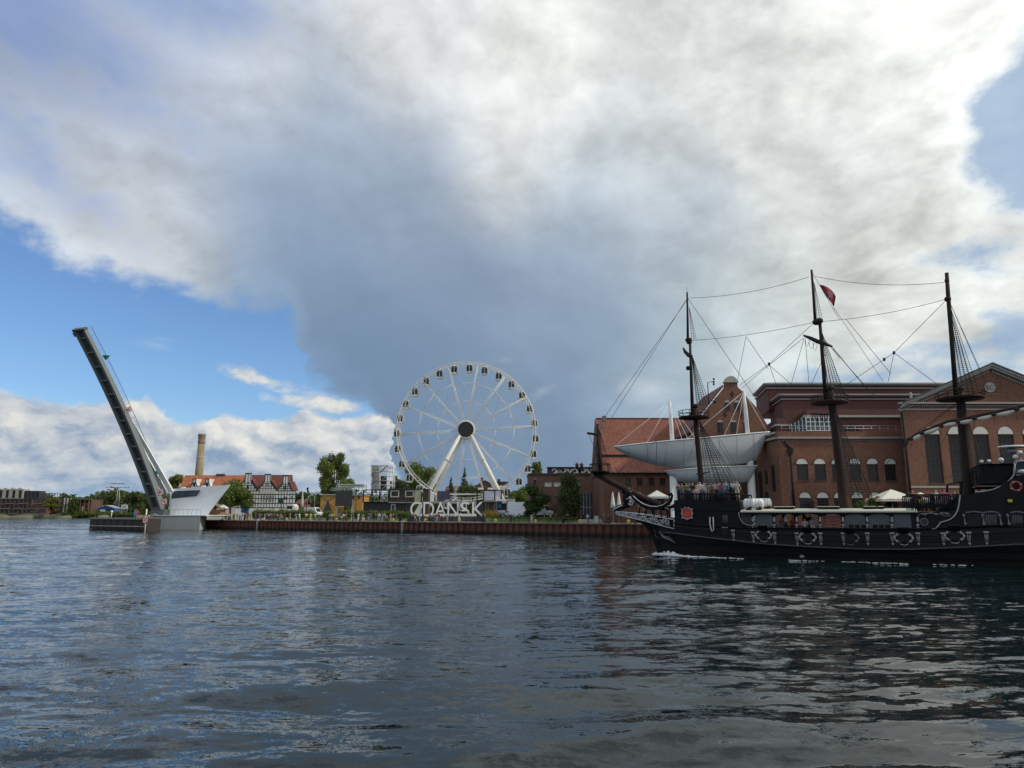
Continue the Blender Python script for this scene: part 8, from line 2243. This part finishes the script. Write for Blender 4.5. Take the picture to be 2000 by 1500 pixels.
# ------------------------------------------------------------------ masts, tops, yards, rigging
def spar(name, px, rs, m=M_MAST, b=0.0, n=10, par=GP):
    mb = MB(); mb.tube([S(x, y, b) for x, y in px], rs, n); return mb.build(name, m, par)
def top(xc, y0, halfw, b=0.0, rail=12, par=GP):
    c = S(xc, y0, b); k = c.y/FPX; r = halfw*k; dp = 11*k
    mb = MB(); mb.lathe([(r*.35,-dp*.45),(r*.97,-.12),(r,0),(r*.96,.06),(.25,.06)], c, 18); tp = mb.build('fighting_top', M_MAST, par)
    h = rail*k
    for j in range(12):
        an = 2*math.pi*j/12; mb = MB(); mb.bar(c+Vector((math.cos(an)*r*.95, math.sin(an)*r*.95, .05)), c+Vector((math.cos(an)*r*1.0, math.sin(an)*r*1.0, h)), .05); mb.build('top_post', M_MAST, tp)
    for f in (.5, 1.0):
        mb = MB(); mb.tube([c+Vector((math.cos(2*math.pi*j/20)*r*.99, math.sin(2*math.pi*j/20)*r*.99, h*f)) for j in range(21)], .035, 5); mb.build('top_rail', M_MAST, tp)
    return tp
def rope(px, r=.022, b0=0.0, b1=None, sag=0.0, name='rope', par=GP):
    b1 = b0 if b1 is None else b1; n = len(px); pts = [S(x, y, b0+(b1-b0)*i/(n-1)) for i, (x, y) in enumerate(px)]
    if sag and n == 2:
        A, B = pts; pts = [A.lerp(B, i/10)-Vector((0,0,sag*4*(i/10)*(1-i/10))) for i in range(11)]
    mb = MB(); mb.tube(pts, r, 4, cap=False); return mb.build(name, M_ROPE, par)
def net(apex, base, n, b0, b1, r=.022, rr=.017, start=.06, sides=(1,)):
    """shrouds with ratlines: lines from the masthead to the channel"""
    for sg in sides:
        A = [S(x, y, b0) for x, y in apex]; Bp = []
        for x, y in base:
            p = S(x, y, b1); a = (p-SO).dot(SF); Bp.append(LP(a, b1*sg, p.z))
        mb = MB()
        A = [(q if sg == 1 else LP((q-SO).dot(SF), -b0, q.z)) for q in A]
        for p, q in zip(A, Bp): mb.tube([p, q], r, 4, cap=False)
        for i in range(n):
            f = start+(1-start)*(i+.5)/n
            pts = [p.lerp(q, f)-Vector((0,0,.03*(j % 2))) for j, (p, q) in enumerate(zip(A, Bp))]
            mb.tube(pts, rr, 3, cap=False)
        tag(mb.build('ratline_net', M_ROPE, GP), kind='stuff')
def channel(x0, x1, y, b):
    a0, z = AZ(x0, y, b); a1, _ = AZ(x1, y, b)
    for sg in (1, -1):
        mb = MB(); mb.obox(LP(a0, sg*b, z-.1), SF*(a1-a0), SB_*(sg*.35), (0,0,.1)); mb.build('channel', M_HULL2, GP)
# foremast
spar('foremast', [(1376,995),(1372,960),(1365,890),(1360,835),(1357,792)], [.30,.29,.27,.26,.20])
spar('fore_topmast', [(1352,812),(1350,740),(1347.5,664)], [.15,.145,.12])
spar('fore_topgallant', [(1343.5,670),(1343,620),(1342,571)], [.13,.11,.09])
spar('antenna', [(1342,572),(1341.6,552)], [.02,.012], M_STEEL, n=5)
for x, y, r in ((1345,664,.34),(1346,668,.28),(1357,793,.34),(1344,719,.22)):
    c = S(x, y); mb = MB(); mb.lathe([(r*.6,-.2),(r,-.1),(r,.1),(r*.6,.2)], c, 10); mb.build('mast_cap', M_MAST, GP)
top(1355.5, 815, 30)
spar('fore_topsail_yard', [(1334,679),(1338,687),(1345,694),(1352,697)], [.07,.16,.2,.15], M_ROPE)
mb = MB(); mb.tube([S(1384,790,.9), S(1383.5,775,.9), S(1382,747,.9), S(1394,745,.9)], .045, 5); lb = mb.build('lamp_bracket', M_BLACK, GP)
for y in (740.5, 746, 750.5):
    c = S(1394, y, .9); mb = MB(); mb.lathe([(.06,-.1),(.11,0),(.06,.1)], c, 8); mb.build('signal_light', M_BLACK, lb)
mb = MB(); mb.tube([S(1383,784,.9), S(1394,782,.9)], .03, 5); mb.lathe([(.16,-.16),(.1,.06),(.03,.1)], S(1396,784,.9), 8); mb.build('work_light', M_BLACK, GP)
net([(1346,600)]*3, [(1351,664),(1356,664),(1360,664)], 12, 0, .7, .02, .014)
net([(1351,692)]*5, [(1355,792),(1361,792),(1367,793),(1374,793),(1381,793)], 26, 0, 1.0, .024, .016, .1, (1,-1))
net([(1366,822)]*6, [(1383,968),(1394,968),(1404,968),(1416,969),(1427,969),(1437,970)], 30, 0, 3.1, .028, .019, .05, (1,-1))
channel(1380, 1440, 971, 3.0)
spar('fore_stub_yard', [(1359,926),(1368,925.5),(1388,921)], [.05,.08,.05], M_ROPE, b=.4)
net([(1169,834)]*4, [(1160,920),(1165,920),(1179,921),(1185,922)], 15, 0, .9, .024, .018, .08, (1,-1))
# mainmast
spar('mainmast', [(1653,1010),(1648,985),(1640,910),(1632,845),(1625,790),(1621,756)], [.42,.42,.40,.36,.33,.24])
spar('main_topmast', [(1613,782),(1607,705),(1601,625)], [.18,.17,.14])
spar('main_topgallant', [(1592.5,632),(1589,580),(1585,527)], [.14,.12,.10])
for x, y, r in ((1596,629,.42),(1600,627,.34),(1621,758,.38)):
    c = S(x, y); mb = MB(); mb.lathe([(r*.6,-.24),(r,-.12),(r,.12),(r*.6,.24)], c, 10); mb.build('mast_cap', M_MAST, GP)
top(1620, 786, 35)
spar('main_topsail_yard', [(1569,655),(1582,660),(1597,667),(1612,672),(1626,677)], [.08,.17,.2,.17,.08], M_ROPE)
spar('main_yard', [(1584,808),(1604,809.5),(1624,809.5)], [.06,.09,.06], M_ROPE)
for k in range(9):
    c = S(1586+k*5, 809.5); mb = MB(); mb.tube([c, c-Vector((rnd.uniform(-.1,.1),0,.4+.15*(k % 3)))], .05, 4); mb.build('gasket', M_ROPE, GP)
net([(1590,552)]*3, [(1596,622),(1601,622),(1606,622)], 14, 0, .7, .02, .014)
net([(1602,640)]*5, [(1619,774),(1627,774),(1635,774),(1643,774),(1651,773)], 32, 0, 1.0, .024, .016, .1, (1,-1))
net([(1632,800)]*6, [(1655,968),(1665,968),(1676,968),(1686,968),(1695,968),(1703,968)], 36, 0, 3.3, .028, .019, .04, (1,-1))
# mizzen
spar('mizzenmast', [(1895,985),(1892,960),(1885,880),(1878,800),(1875,757)], [.42,.42,.40,.36,.24])
spar('mizzen_topmast', [(1867,772),(1858,650),(1852,580),(1849,533)], [.19,.18,.17,.15])
for x, y, r in ((1851,584,.26),(1875,759,.36),(1849.5,548,.18)):
    c = S(x, y); mb = MB(); mb.lathe([(r*.6,-.2),(r,-.1),(r,.1),(r*.6,.2)], c, 10); mb.build('mast_cap', M_MAST, GP)
top(1875, 778, 43)
net([(1853,590)]*5, [(1870,766),(1880,766),(1890,766),(1901,766),(1912,765)], 34, 0, 1.2, .024, .016, .22, (1,-1))
net([(1880,790)]*6, [(1900,948),(1907,948),(1914,948),(1921,947),(1928,946),(1935,945)], 36, 0, 3.0, .028, .019, .04, (1,-1))
# long lateen yard with furled sail
YP = [(1772,858),(1800,843),(1850,824),(1890,817),(1940,806),(2000,793),(2080,775)]
spar('lateen_yard', YP, [.06,.09,.13,.15,.15,.14,.10], M_MAST, b=1.2)
sp = [S(x, y, 1.2) for x, y in YP]
L = []
for i in range(len(sp)-1):
    for j in range(8): L.append(sp[i].lerp(sp[i+1], j/8))
for s0 in range(2, len(L)-7, 6):
    seg = L[s0:s0+7]; n = len(seg); mb = MB()
    mb.tube([q-Vector((0,0,.16+.10*math.sin(math.pi*i/(n-1)))) for i, q in enumerate(seg)], [.05+.15*math.sin(math.pi*i/(n-1)) for i in range(n)], 7); mb.build('furled_sail', M_SAIL, GP)
    mb = MB(); mb.lathe([(.2,-.2),(.2,.05)], seg[0]-Vector((0,0,.05)), 7); mb.build('gasket', M_ROPE, GP)
    mb = MB(); mb.tube([seg[0], seg[0]-Vector((0.05,0,.6+.2*(s0 % 3)))], .02, 4); mb.build('reef_point', M_ROPE, GP)
# stays and running rigging
for px, sag in (([(1342,583),(1195,815)],0),([(1344,583),(1482,787)],0),([(1346,582),(1580,541)],.45),([(1592,540),(1848,551)],.5),([(1352,665),(1592,629)],.25),([(1604,628),(1849,584)],.3),([(1849,585),(1746,689)],0),([(1746,689),(1640,760)],0),([(1746,689),(1735,745)],0),([(1746,689),(1830,750)],0),
                ([(1853,586),(1925,745)],0),([(1853,586),(1930,762)],0),([(1588,535),(1640,625)],0),([(1628,600),(1725,745)],0),([(1588,632),(1502,711)],0),([(1570,660),(1502,713)],0),([(1502,711),(1445,752)],0),([(1502,713),(1450,757)],0),([(1502,712),(1525,775)],0),([(1502,713),(1545,750)],0),
                ([(1570,662),(1545,752)],0),([(1573,664),(1580,750)],0),([(1626,678),(1660,720),(1710,775)],0),([(1626,680),(1700,768)],0),([(1457,657),(1440,745)],0),([(1457,657),(1500,720)],0),([(1652,623),(1740,730)],0),([(1170,835),(1157,915)],0),([(1150,848),(1165,885),(1168,915)],0),([(1196,940),(1178,890)],0),
                ([(1612,690),(1585,750)],0),([(1608,660),(1640,700)],0),([(1342,586),(1170,830)],0)):
    rope(px, .021, sag=sag)
for px, b0, b1 in (([(1870,785),(1776,856)],0,1.2),([(1871,787),(1790,850)],0,1.2),([(1776,858),(1680,930)],1.2,3.0),([(1780,858),(1700,935)],1.2,3.0),([(1875,800),(1800,938)],0,2.8),([(1270,870),(1282,862)],0,.3),([(1283,863),(1281,915)],.3,.5),([(1358,860),(1344,900)],0,2.6),([(1400,858),(1432,912)],1.0,2.6),([(1408,860),(1440,915)],1.0,2.6),([(1200,912),(1240,960)],.3,.6),([(1220,910),(1200,930)],.3,.6),([(1185,925),(1230,957)],.5,.8)):
    rope(px, .024, b0, b1)
for k, (x0, y0, w_) in enumerate(((1572,666,8),(1580,671,9),(1588,675,7))):
    rope([(x0, y0-6), (x0+1, y0+6), (x0+w_*.5, y0+11), (x0+w_, y0+4), (x0+w_+1, y0-2)], .018)
for x, y in ((1502,711),(1746,689),(1727,702)):
    c = S(x, y); mb = MB(); mb.sphere(c, .13, 6, (1,1,1.3)); mb.build('rigging_block', M_ROPE, GP)
# flag flying from the main stay
def flag():
    t = thing('red_ensign', 'red flag with pale emblem flying from the main mast stay', 'flag', S(1603, 558))
    e0 = [(1601,556.5),(1604,563),(1608,571),(1614,579),(1620,587),(1625,594),(1628,599)]; e1 = [(1601.5,556),(1609,557.5),(1617,561),(1624,566.5),(1630,574),(1632.5,580),(1629,598)]
    mb = MB(); rows = []
    for (p, q) in zip(e0, e1):
        row = []
        for j in range(6):
            f = j/5; x, y = p[0]+(q[0]-p[0])*f, p[1]+(q[1]-p[1])*f; row.append(S(x, y, .22*math.sin(f*4+p[1]*.12)))
        rows.append(row)
    mb.grid(rows); cl = mb.build('cloth', mat('ensign_red', (.32,.035,.05), .8, var=.15, vs=2), t)
    mb = MB(); mb.prism([S(x, y, .32) for x, y in ((1615,570),(1620,566.5),(1624,571),(1629,572),(1626,577),(1627,583),(1621,580.5),(1618,582),(1618.5,576))], SB_*-.02); mb.build('emblem', mat('ensign_pale', (.50,.24,.26), .8), cl)
flag()
# life raft canisters, lifebuoy: things resting on the ship
M_RAFT = mat('raft_white', (.76,.76,.74), .4, var=.04)
for i, (x0, x1, yc, b, lab) in enumerate(((1452,1492,986.5,3.0,'large white life raft canister strapped on the canopy edge beside the forecastle'),(1474,1507,985.8,1.6,'white life raft canister lying behind the larger one on the canopy roof'))):
    p0, p1 = S(x0, yc, b), S(x1, yc, b); r_ = (9.2, 8.6)[i]*p0.y/FPX; d = (p1-p0)
    zlow = zr+.22*(1-(b/3.95)**2)+.13
    p0.z = p1.z = zlow+r_+.10
    t = thing('life_raft_canister', lab, 'life raft', ((p0+p1)/2)-Vector((0,0,r_)))
    mb = MB(); mb.tube([p0, p0+d*.04, p0+d*.12, p0+d*.47, p0+d*.475, p0+d*.525, p0+d*.53, p0+d*.88, p0+d*.96, p1], [r_*.55,r_*.85,r_,r_,r_*1.04,r_*1.04,r_,r_,r_*.85,r_*.55], 16); mb.build('shell', M_RAFT, t)
    for f in (.22, .36, .64, .78):
        mb = MB(); mb.tube([p0+d*f, p0+d*(f+.012)], r_*1.02, 16); mb.build('strap', M_DKGREY, t)
    for f in (.25, .75):
        c = p0+d*f; mb = MB(); mb.box(c.x-.1,c.y-.45,zlow-.03,c.x+.1,c.y+.45,zlow+.2); mb.build('cradle', M_BLACK, t)
c = on_side(1984, 950, .10); t_ = tangent(1984, 950); k = c.y/FPX
t = thing('lifebuoy', 'orange red lifebuoy hanging on the black stern side', 'lifebuoy', c)
mb = MB(); mb.tube([c+t_*8.5*k*math.cos(2*math.pi*j/20)+Vector((0,0,8.5*k*math.sin(2*math.pi*j/20))) for j in range(21)], 2.3*k, 7); mb.build('ring', mat('buoy_red', (.36,.045,.035), .6), t)
for j in range(4):
    an = .4+j*math.pi/2; q = c+t_*8.5*k*math.cos(an)+Vector((0,0,8.5*k*math.sin(an))); q2 = c+t_*8.5*k*math.cos(an+.12)+Vector((0,0,8.5*k*math.sin(an+.12))); mb = MB(); mb.tube([q, q2], 2.5*k, 7); mb.build('white_band', M_WHITE, t)
c = on_side(1972, 977.5, .15)
t = thing('deck_lantern', 'small yellow lantern on the black stern side below the lifebuoy', 'lantern', c)
mb = MB(); mb.lathe([(.05,-.2),(.15,-.12),(.17,.06),(.05,.16)], c, 9); mb.build('glass', M_YEL, t)
mb = MB(); mb.lathe([(.16,.06),(.19,.1),(.03,.22)], c, 9); mb.build('cap', M_BLACK, t)
# bow wave and foam along the hull
def foam():
    rg = random.Random(4); mb = MB(); fm = mat('foam_white', (.72,.75,.76), .6, var=.1, vs=6)
    st = [A_END+.5-i*.25 for i in range(150)]
    for a in st:
        d = A_END-a
        h = .36*math.exp(-((d-1.0)/1.2)**2)+.10*math.exp(-d/14.0)
        for k in range(9 if d < 4 else 2):
            if d > 6 and (rg.random() < .35 or math.sin(d*1.1)+math.sin(d*.37+1) < -.2): continue
            b = hb(min(a, A_END-.05), .1)+.06+rg.random()*(.5+.10*d if d < 4 else .42)
            w = rg.uniform(.10, .38)*(1 if d < 6 else .7); z = .03+h*rg.uniform(.2, 1.0)*(.9 if k == 0 else .5)
            aa = a+rg.uniform(-.2,.2)
            for sg in (1, -1):
                p = LP(aa, sg*b, 0); n = 7
                mb.sphere((p.x, p.y, max(.0, z*.35)), 1.0, 5, (w*.9, w*.45, max(.02, z*.75)))
    o = mb.build('bow_foam', fm, fix=False); tag(o, 'white foam of the bow wave along the waterline of the galleon', 'foam', kind='stuff')
foam()
# ------------------------------------------------------------------ crowd
HEDGE = 'in front of the long hedge'; HT = 'by the half-timbered house'; SCR = 'below the big screen'; CAF = 'in front of the container cafe'; LET = 'in front of the GDANSK letters'; LAWN = 'on the promenade below the lawn'; TER = 'by the terrace steps'
qyaw = math.atan2(QD.y, QD.x)
for (x, n, top, bot, pose, yaw, place, hair, bag) in [
    (440, 2.5, 'grey', 'black', 'stand', .4, 'beside the stalls at the bridge end', None, None), (447, 3.5, 'beige', 'denim', 'walk', 1.5, 'beside the stalls at the bridge end', None, None), (457, 3.0, 'black', 'black', 'stand', 0, HT, 'dark', None), (463, 2.0, 'red', 'navy', 'walk', -1.4, HT, None, None),
    (469, 2.0, 'white', 'denim', 'hip', .2, HT, 'grey', None), (474, 2.2, 'light blue', 'white', 'stand', -.4, HT, None, None), (478, 3.0, 'navy', 'black', 'photo', 0, HT, None, None), (489, 3.2, 'charcoal', 'black', 'stand', 1.0, HT, 'dark cap', None), (499, 3.0, 'black', 'grey', 'walk', 1.6, HEDGE, None, 'red'),
    (506, 3.4, 'brown', 'denim', 'stand', .5, HEDGE, None, None), (517, 2.2, 'light blue', 'light blue', 'hip', 0, HEDGE, 'blond', None), (522, 3.0, 'charcoal', 'navy', 'stand', .2, HEDGE, None, None), (525, 2.4, 'white', 'black', 'stand', -.5, HEDGE, 'dark', None), (530, 2.6, 'white', 'denim', 'walk', -1.5, HEDGE, 'brown', None), (535, 2.2, 'purple', 'black', 'stand', .8, HEDGE, None, None),
    (545, 3.4, 'navy', 'denim', 'sit', 0, HEDGE, None, None), (552, 3.4, 'teal', 'black', 'sit', .3, HEDGE, None, None), (566, 2.4, 'red', 'beige', 'stand', .2, HEDGE, 'blond', None), (581, 2.4, 'brown', 'black', 'stand', .6, HEDGE, None, None), (585, 2.6, 'white', 'beige', 'walk', 1.6, HEDGE, 'grey', None),
    (623, 1.6, 'black', 'denim', 'lean', 0, 'beside the lawn by the white van', 'dark cap', None), (644, 3.0, 'grey', 'black', 'walk', 1.5, SCR, None, None), (651.5, 2.2, 'neon green', 'black', 'stand', 0, SCR, None, None), (657, 3.2, 'black', 'charcoal', 'sit', .4, SCR, None, None), (663, 3.0, 'charcoal', 'black', 'sit', -.3, SCR, 'brown', None), (667, 3.4, 'white', 'black', 'sit', .2, SCR, None, None), (671, 3.0, 'white', 'charcoal', 'stand', .9, SCR, 'dark', None), (676, 3.4, 'black', 'navy', 'sit', -.6, SCR, 'dark', None),
    (690, 3.4, 'navy', 'grey', 'walk', -1.6, CAF, None, None), (699.5, 1.8, 'white', 'white', 'hip', .1, CAF, 'dark', None), (705, 3.4, 'black', 'black', 'sit', 0, CAF, None, None), (711, 3.0, 'charcoal', 'denim', 'sit', .5, CAF, None, None), (719, 2.8, 'black', 'grey', 'stand', 0, CAF, 'grey', None), (724.5, 2.0, 'purple', 'navy', 'walk', 1.4, CAF, None, 'black'), (733.5, 2.0, 'navy', 'black', 'walk', 1.6, CAF, 'dark', None), (741, 2.0, 'white', 'grey', 'stand', .2, CAF, 'grey', None), (747, 2.4, 'light blue', 'beige', 'stand', -.4, CAF, None, None), (756, 2.6, 'pale pink', 'black', 'sit', .3, CAF, None, None), (763, 1.8, 'pale pink', 'beige', 'stand', 0, CAF, 'straw hat', None), (768, 2.2, 'red', 'black', 'stand', -.8, CAF, None, None),
    (806, 2.4, 'teal', 'navy', 'walk', -1.5, LET, None, None), (812.5, 1.8, 'navy', 'black', 'stand', .4, LET, 'dark', None), (819.5, 1.8, 'white', 'light blue', 'stand', -.3, LET, 'white cap', None), (826, 4.4, 'black', 'charcoal', 'photo', 3.1, LET, None, None), (840, 2.0, 'black', 'black', 'walk', 1.5, LET, 'brown', None), (847, 4.0, 'olive', 'denim', 'point', 0, LET, None, None), (852, 3.2, 'red', 'grey', 'stand', 0, LET, 'dark', None), (858, 4.6, 'yellow', 'denim', 'stand', .6, LET, None, None), (866, 3.0, 'white', 'brown', 'walk', -1.4, LET, 'brown', None), (873.5, 1.8, 'beige', 'beige', 'stand', .2, LET, 'blond', None), (884, 4.4, 'grey', 'black', 'photo', 3.0, LET, None, None),
    (998, 1.9, 'purple', 'black', 'stand', .3, LAWN, 'dark', 'navy'), (1004, 2.1, 'light blue', 'charcoal', 'stand', -.3, LAWN, 'grey', None), (1075.5, 1.9, 'yellow', 'black', 'walk', 1.6, LAWN, 'white cap', None), (1086, 2.2, 'black', 'charcoal', 'walk', -1.5, LAWN, 'grey', None),
    (1148, 4.0, 'white', 'grey', 'stand', 0, TER, 'blond', None), (1139, 8.0, 'black', 'black', 'stand', .4, TER, 'dark', None), (1180, 2.6, 'teal', 'denim', 'walk', 1.4, TER, 'grey', None), (1188, 2.0, 'navy', 'navy', 'walk', 1.6, TER, 'dark', None)]:
    q = QPT(x, n, QZ)
    person(q, top, bot, pose, yaw+qyaw, place, hair, bag=bag)
xr = random.Random(33); tops = list(CL); bots = ['black','navy','denim','grey','beige','charcoal','brown','white','olive']
for i in range(58):
    x = xr.uniform(436, 900) if i < 51 else xr.uniform(905, 1130); place = 'beside the stalls at the bridge end' if x < 450 else HT if x < 495 else HEDGE if x < 600 else 'beside the lawn by the white van' if x < 642 else SCR if x < 685 else CAF if x < 798 else LET if x < 945 else LAWN
    person(QPT(x, xr.uniform(1.6, 4.6), QZ), xr.choice(tops), xr.choice(bots), xr.choice(['stand','walk','walk','hip','photo','stand']), xr.uniform(0, 6.28), place, None, bag=xr.choice([None, None, None, 'black', 'navy']))
# benches under the seated people
for (x0, x1, n, lab) in ((542, 556, 3.35, 'dark slatted bench in front of the long hedge'), (654, 679, 3.3, 'long dark slatted bench below the big screen'), (702, 714, 3.3, 'dark slatted bench in front of the container cafe'), (753, 759, 2.6, 'short dark bench by the clipped hedge')):
    A, B = QPT(x0, n, QZ), QPT(x1, n, QZ); t = thing('park_bench', lab, 'bench', A.lerp(B, .5)); d = B-A
    for k in range(3):
        mb = MB(); mb.obox(A+QN*(-.22+.16*k)+Vector((0,0,.34)), d, QN*.13, (0,0,.05)); mb.build('seat_slat', M_WOODD, t)
    for f in (.08, .92):
        mb = MB(); mb.obox(A+d*f-QN*.2, QD*.07, QN*.42, (0,0,.338)); mb.build('leg', M_BLACK, t)
# folding tables with cloths where the crowd sits: waste bins
for x, n, lab in ((640, 4.2, 'black litter bin by the bright bush'), (782, 4.0, 'black litter bin near the quay ladder'), (1100, 3.8, 'dark litter bin on the promenade below the tall lawn tree')):
    q = QPT(x, n, QZ); t = thing('litter_bin', lab, 'bin', q)
    mb = MB(); mb.lathe([(.24,q.z),(.28,q.z+.1),(.28,q.z+.85),(.22,q.z+.95)], (q.x,q.y,0), 10); mb.build('body', M_BLACK, t)
    mb = MB(); mb.lathe([(.3,q.z+.95),(.3,q.z+1.0),(.1,q.z+1.1)], (q.x,q.y,0), 10); mb.build('lid', M_DKGREY, t)
# passengers
shipyaw = math.atan2(SF.y, SF.x)   # bow direction; the figure faces -y, so +90 deg turns it to the bow
def aboard(x, b, z, top, bot, pose, face, place, hair=None, bag=None, h=1.0):
    p = S(x, 970, b); a = (p-SO).dot(SF); q = LP(a, b, z); yaw = {'near': math.atan2(SB_.y, SB_.x)+math.pi/2, 'bow': shipyaw+math.pi/2, 'aft': shipyaw-math.pi/2, 'far': math.atan2(-SB_.y, -SB_.x)+math.pi/2}[face]
    person(q, top, bot, pose, yaw+prand.uniform(-.4,.4), place, hair, 'passengers aboard the galleon', h, bag)
FD = 'at the foredeck rail of the galleon'; FD2 = 'further back on the galleon foredeck'
for (x, b, top, bot, pose, face, pl, hair) in [
    (1326, 1.0, 'charcoal', 'black', 'stand', 'near', FD, 'dark'), (1333, 1.6, 'grey', 'denim', 'lean', 'near', FD, 'grey'), (1341, 1.9, 'olive', 'black', 'stand', 'near', FD, 'brown'), (1353.5, 2.2, 'black', 'denim', 'stand', 'near', FD, 'blond'), (1361, 2.3, 'pale pink', 'denim', 'sit', 'near', FD, 'white cap'),
    (1368, 2.0, 'white', 'denim', 'stand', 'near', FD, 'white cap'), (1375.5, 1.6, 'white', 'grey', 'photo', 'near', FD, 'grey'), (1382, 2.5, 'light blue', 'beige', 'lean', 'near', FD, 'blond'), (1387.5, 2.1, 'orange', 'denim', 'stand', 'near', FD, 'blond'), (1393, 2.6, 'brown', 'black', 'sit', 'near', FD, 'brown'), (1398.5, 2.0, 'white', 'black', 'stand', 'near', FD, 'dark'),
    (1408, 2.5, 'pink', 'denim', 'lean', 'near', FD, 'grey'), (1419, 2.6, 'light blue', 'denim', 'stand', 'near', FD, 'brown'), (1421, 1.2, 'beige', 'brown', 'stand', 'near', FD2, 'blond'), (1428, 2.4, 'navy', 'black', 'stand', 'near', FD, 'brown'), (1434, 2.7, 'white', 'navy', 'lean', 'near', FD, 'brown'), (1441.5, 1.8, 'charcoal', 'grey', 'stand', 'near', FD, 'grey'), (1440, 2.8, 'white', 'beige', 'lean', 'near', FD, 'straw hat'),
    (1347, .4, 'teal', 'black', 'stand', 'near', FD2, 'dark'), (1364, .2, 'yellow', 'denim', 'stand', 'near', FD2, 'brown'), (1391, .0, 'red', 'black', 'stand', 'near', FD2, 'dark'), (1404, .3, 'grey', 'black', 'stand', 'near', FD2, 'grey'), (1413, .6, 'purple', 'denim', 'stand', 'near', FD2, 'dark')]:
    aboard(x, b, FD_Z, top, bot, pose, face, pl, hair)
QDK = 'on the galleon quarterdeck'
for (x, b, z, top, bot, pose, face, pl, hair) in [
    (1783, 2.6, QD_Z, 'brown', 'black', 'stand', 'near', QDK, 'brown'), (1846, 2.9, QD_Z, 'pink', 'denim', 'stand', 'near', QDK, 'grey'), (1866, 2.6, QD_Z, 'navy', 'black', 'stand', 'near', QDK, 'straw hat'), (1801, 2.8, QD_Z, 'yellow', 'denim', 'sit', 'near', QDK, 'dark'), (1829, 1.5, QD_Z, 'white', 'grey', 'stand', 'aft', QDK, 'grey')]:
    aboard(x, b, z, top, bot, pose, face, pl, hair)
WD = 'in the open waist of the galleon'
for (x, b, top, bot, pose, face, hair) in [(1531, 3.0, 'white', 'black', 'walk', 'aft', 'dark'), (1524, 2.9, 'brown', 'denim', 'sit', 'near', 'brown'), (1568, 3.2, 'beige', 'denim', 'sit', 'near', 'brown'), (1583, 3.2, 'grey', 'beige', 'sit', 'near', 'brown'), (1570, 1.6, 'black', 'black', 'stand', 'near', 'dark'), (1579, 1.4, 'charcoal', 'charcoal', 'stand', 'near', 'dark'), (1545, 2.4, 'red', 'black', 'sit', 'near', 'dark'), (1625, 3.1, 'brown', 'brown', 'sit', 'near', 'dark')]:
    aboard(x, b, 1.75+(.55 if pose == 'sit' else .45), top, bot, pose, face, WD, hair)
p = S(1839.5, 1000, 3.35); person(Vector((p.x, p.y, QD_Z-.75)), 'white', 'navy', 'photo', math.atan2(SB_.y, SB_.x)+math.pi/2, 'on the stair beside the galleon quarterdeck', 'dark', 'passengers aboard the galleon')
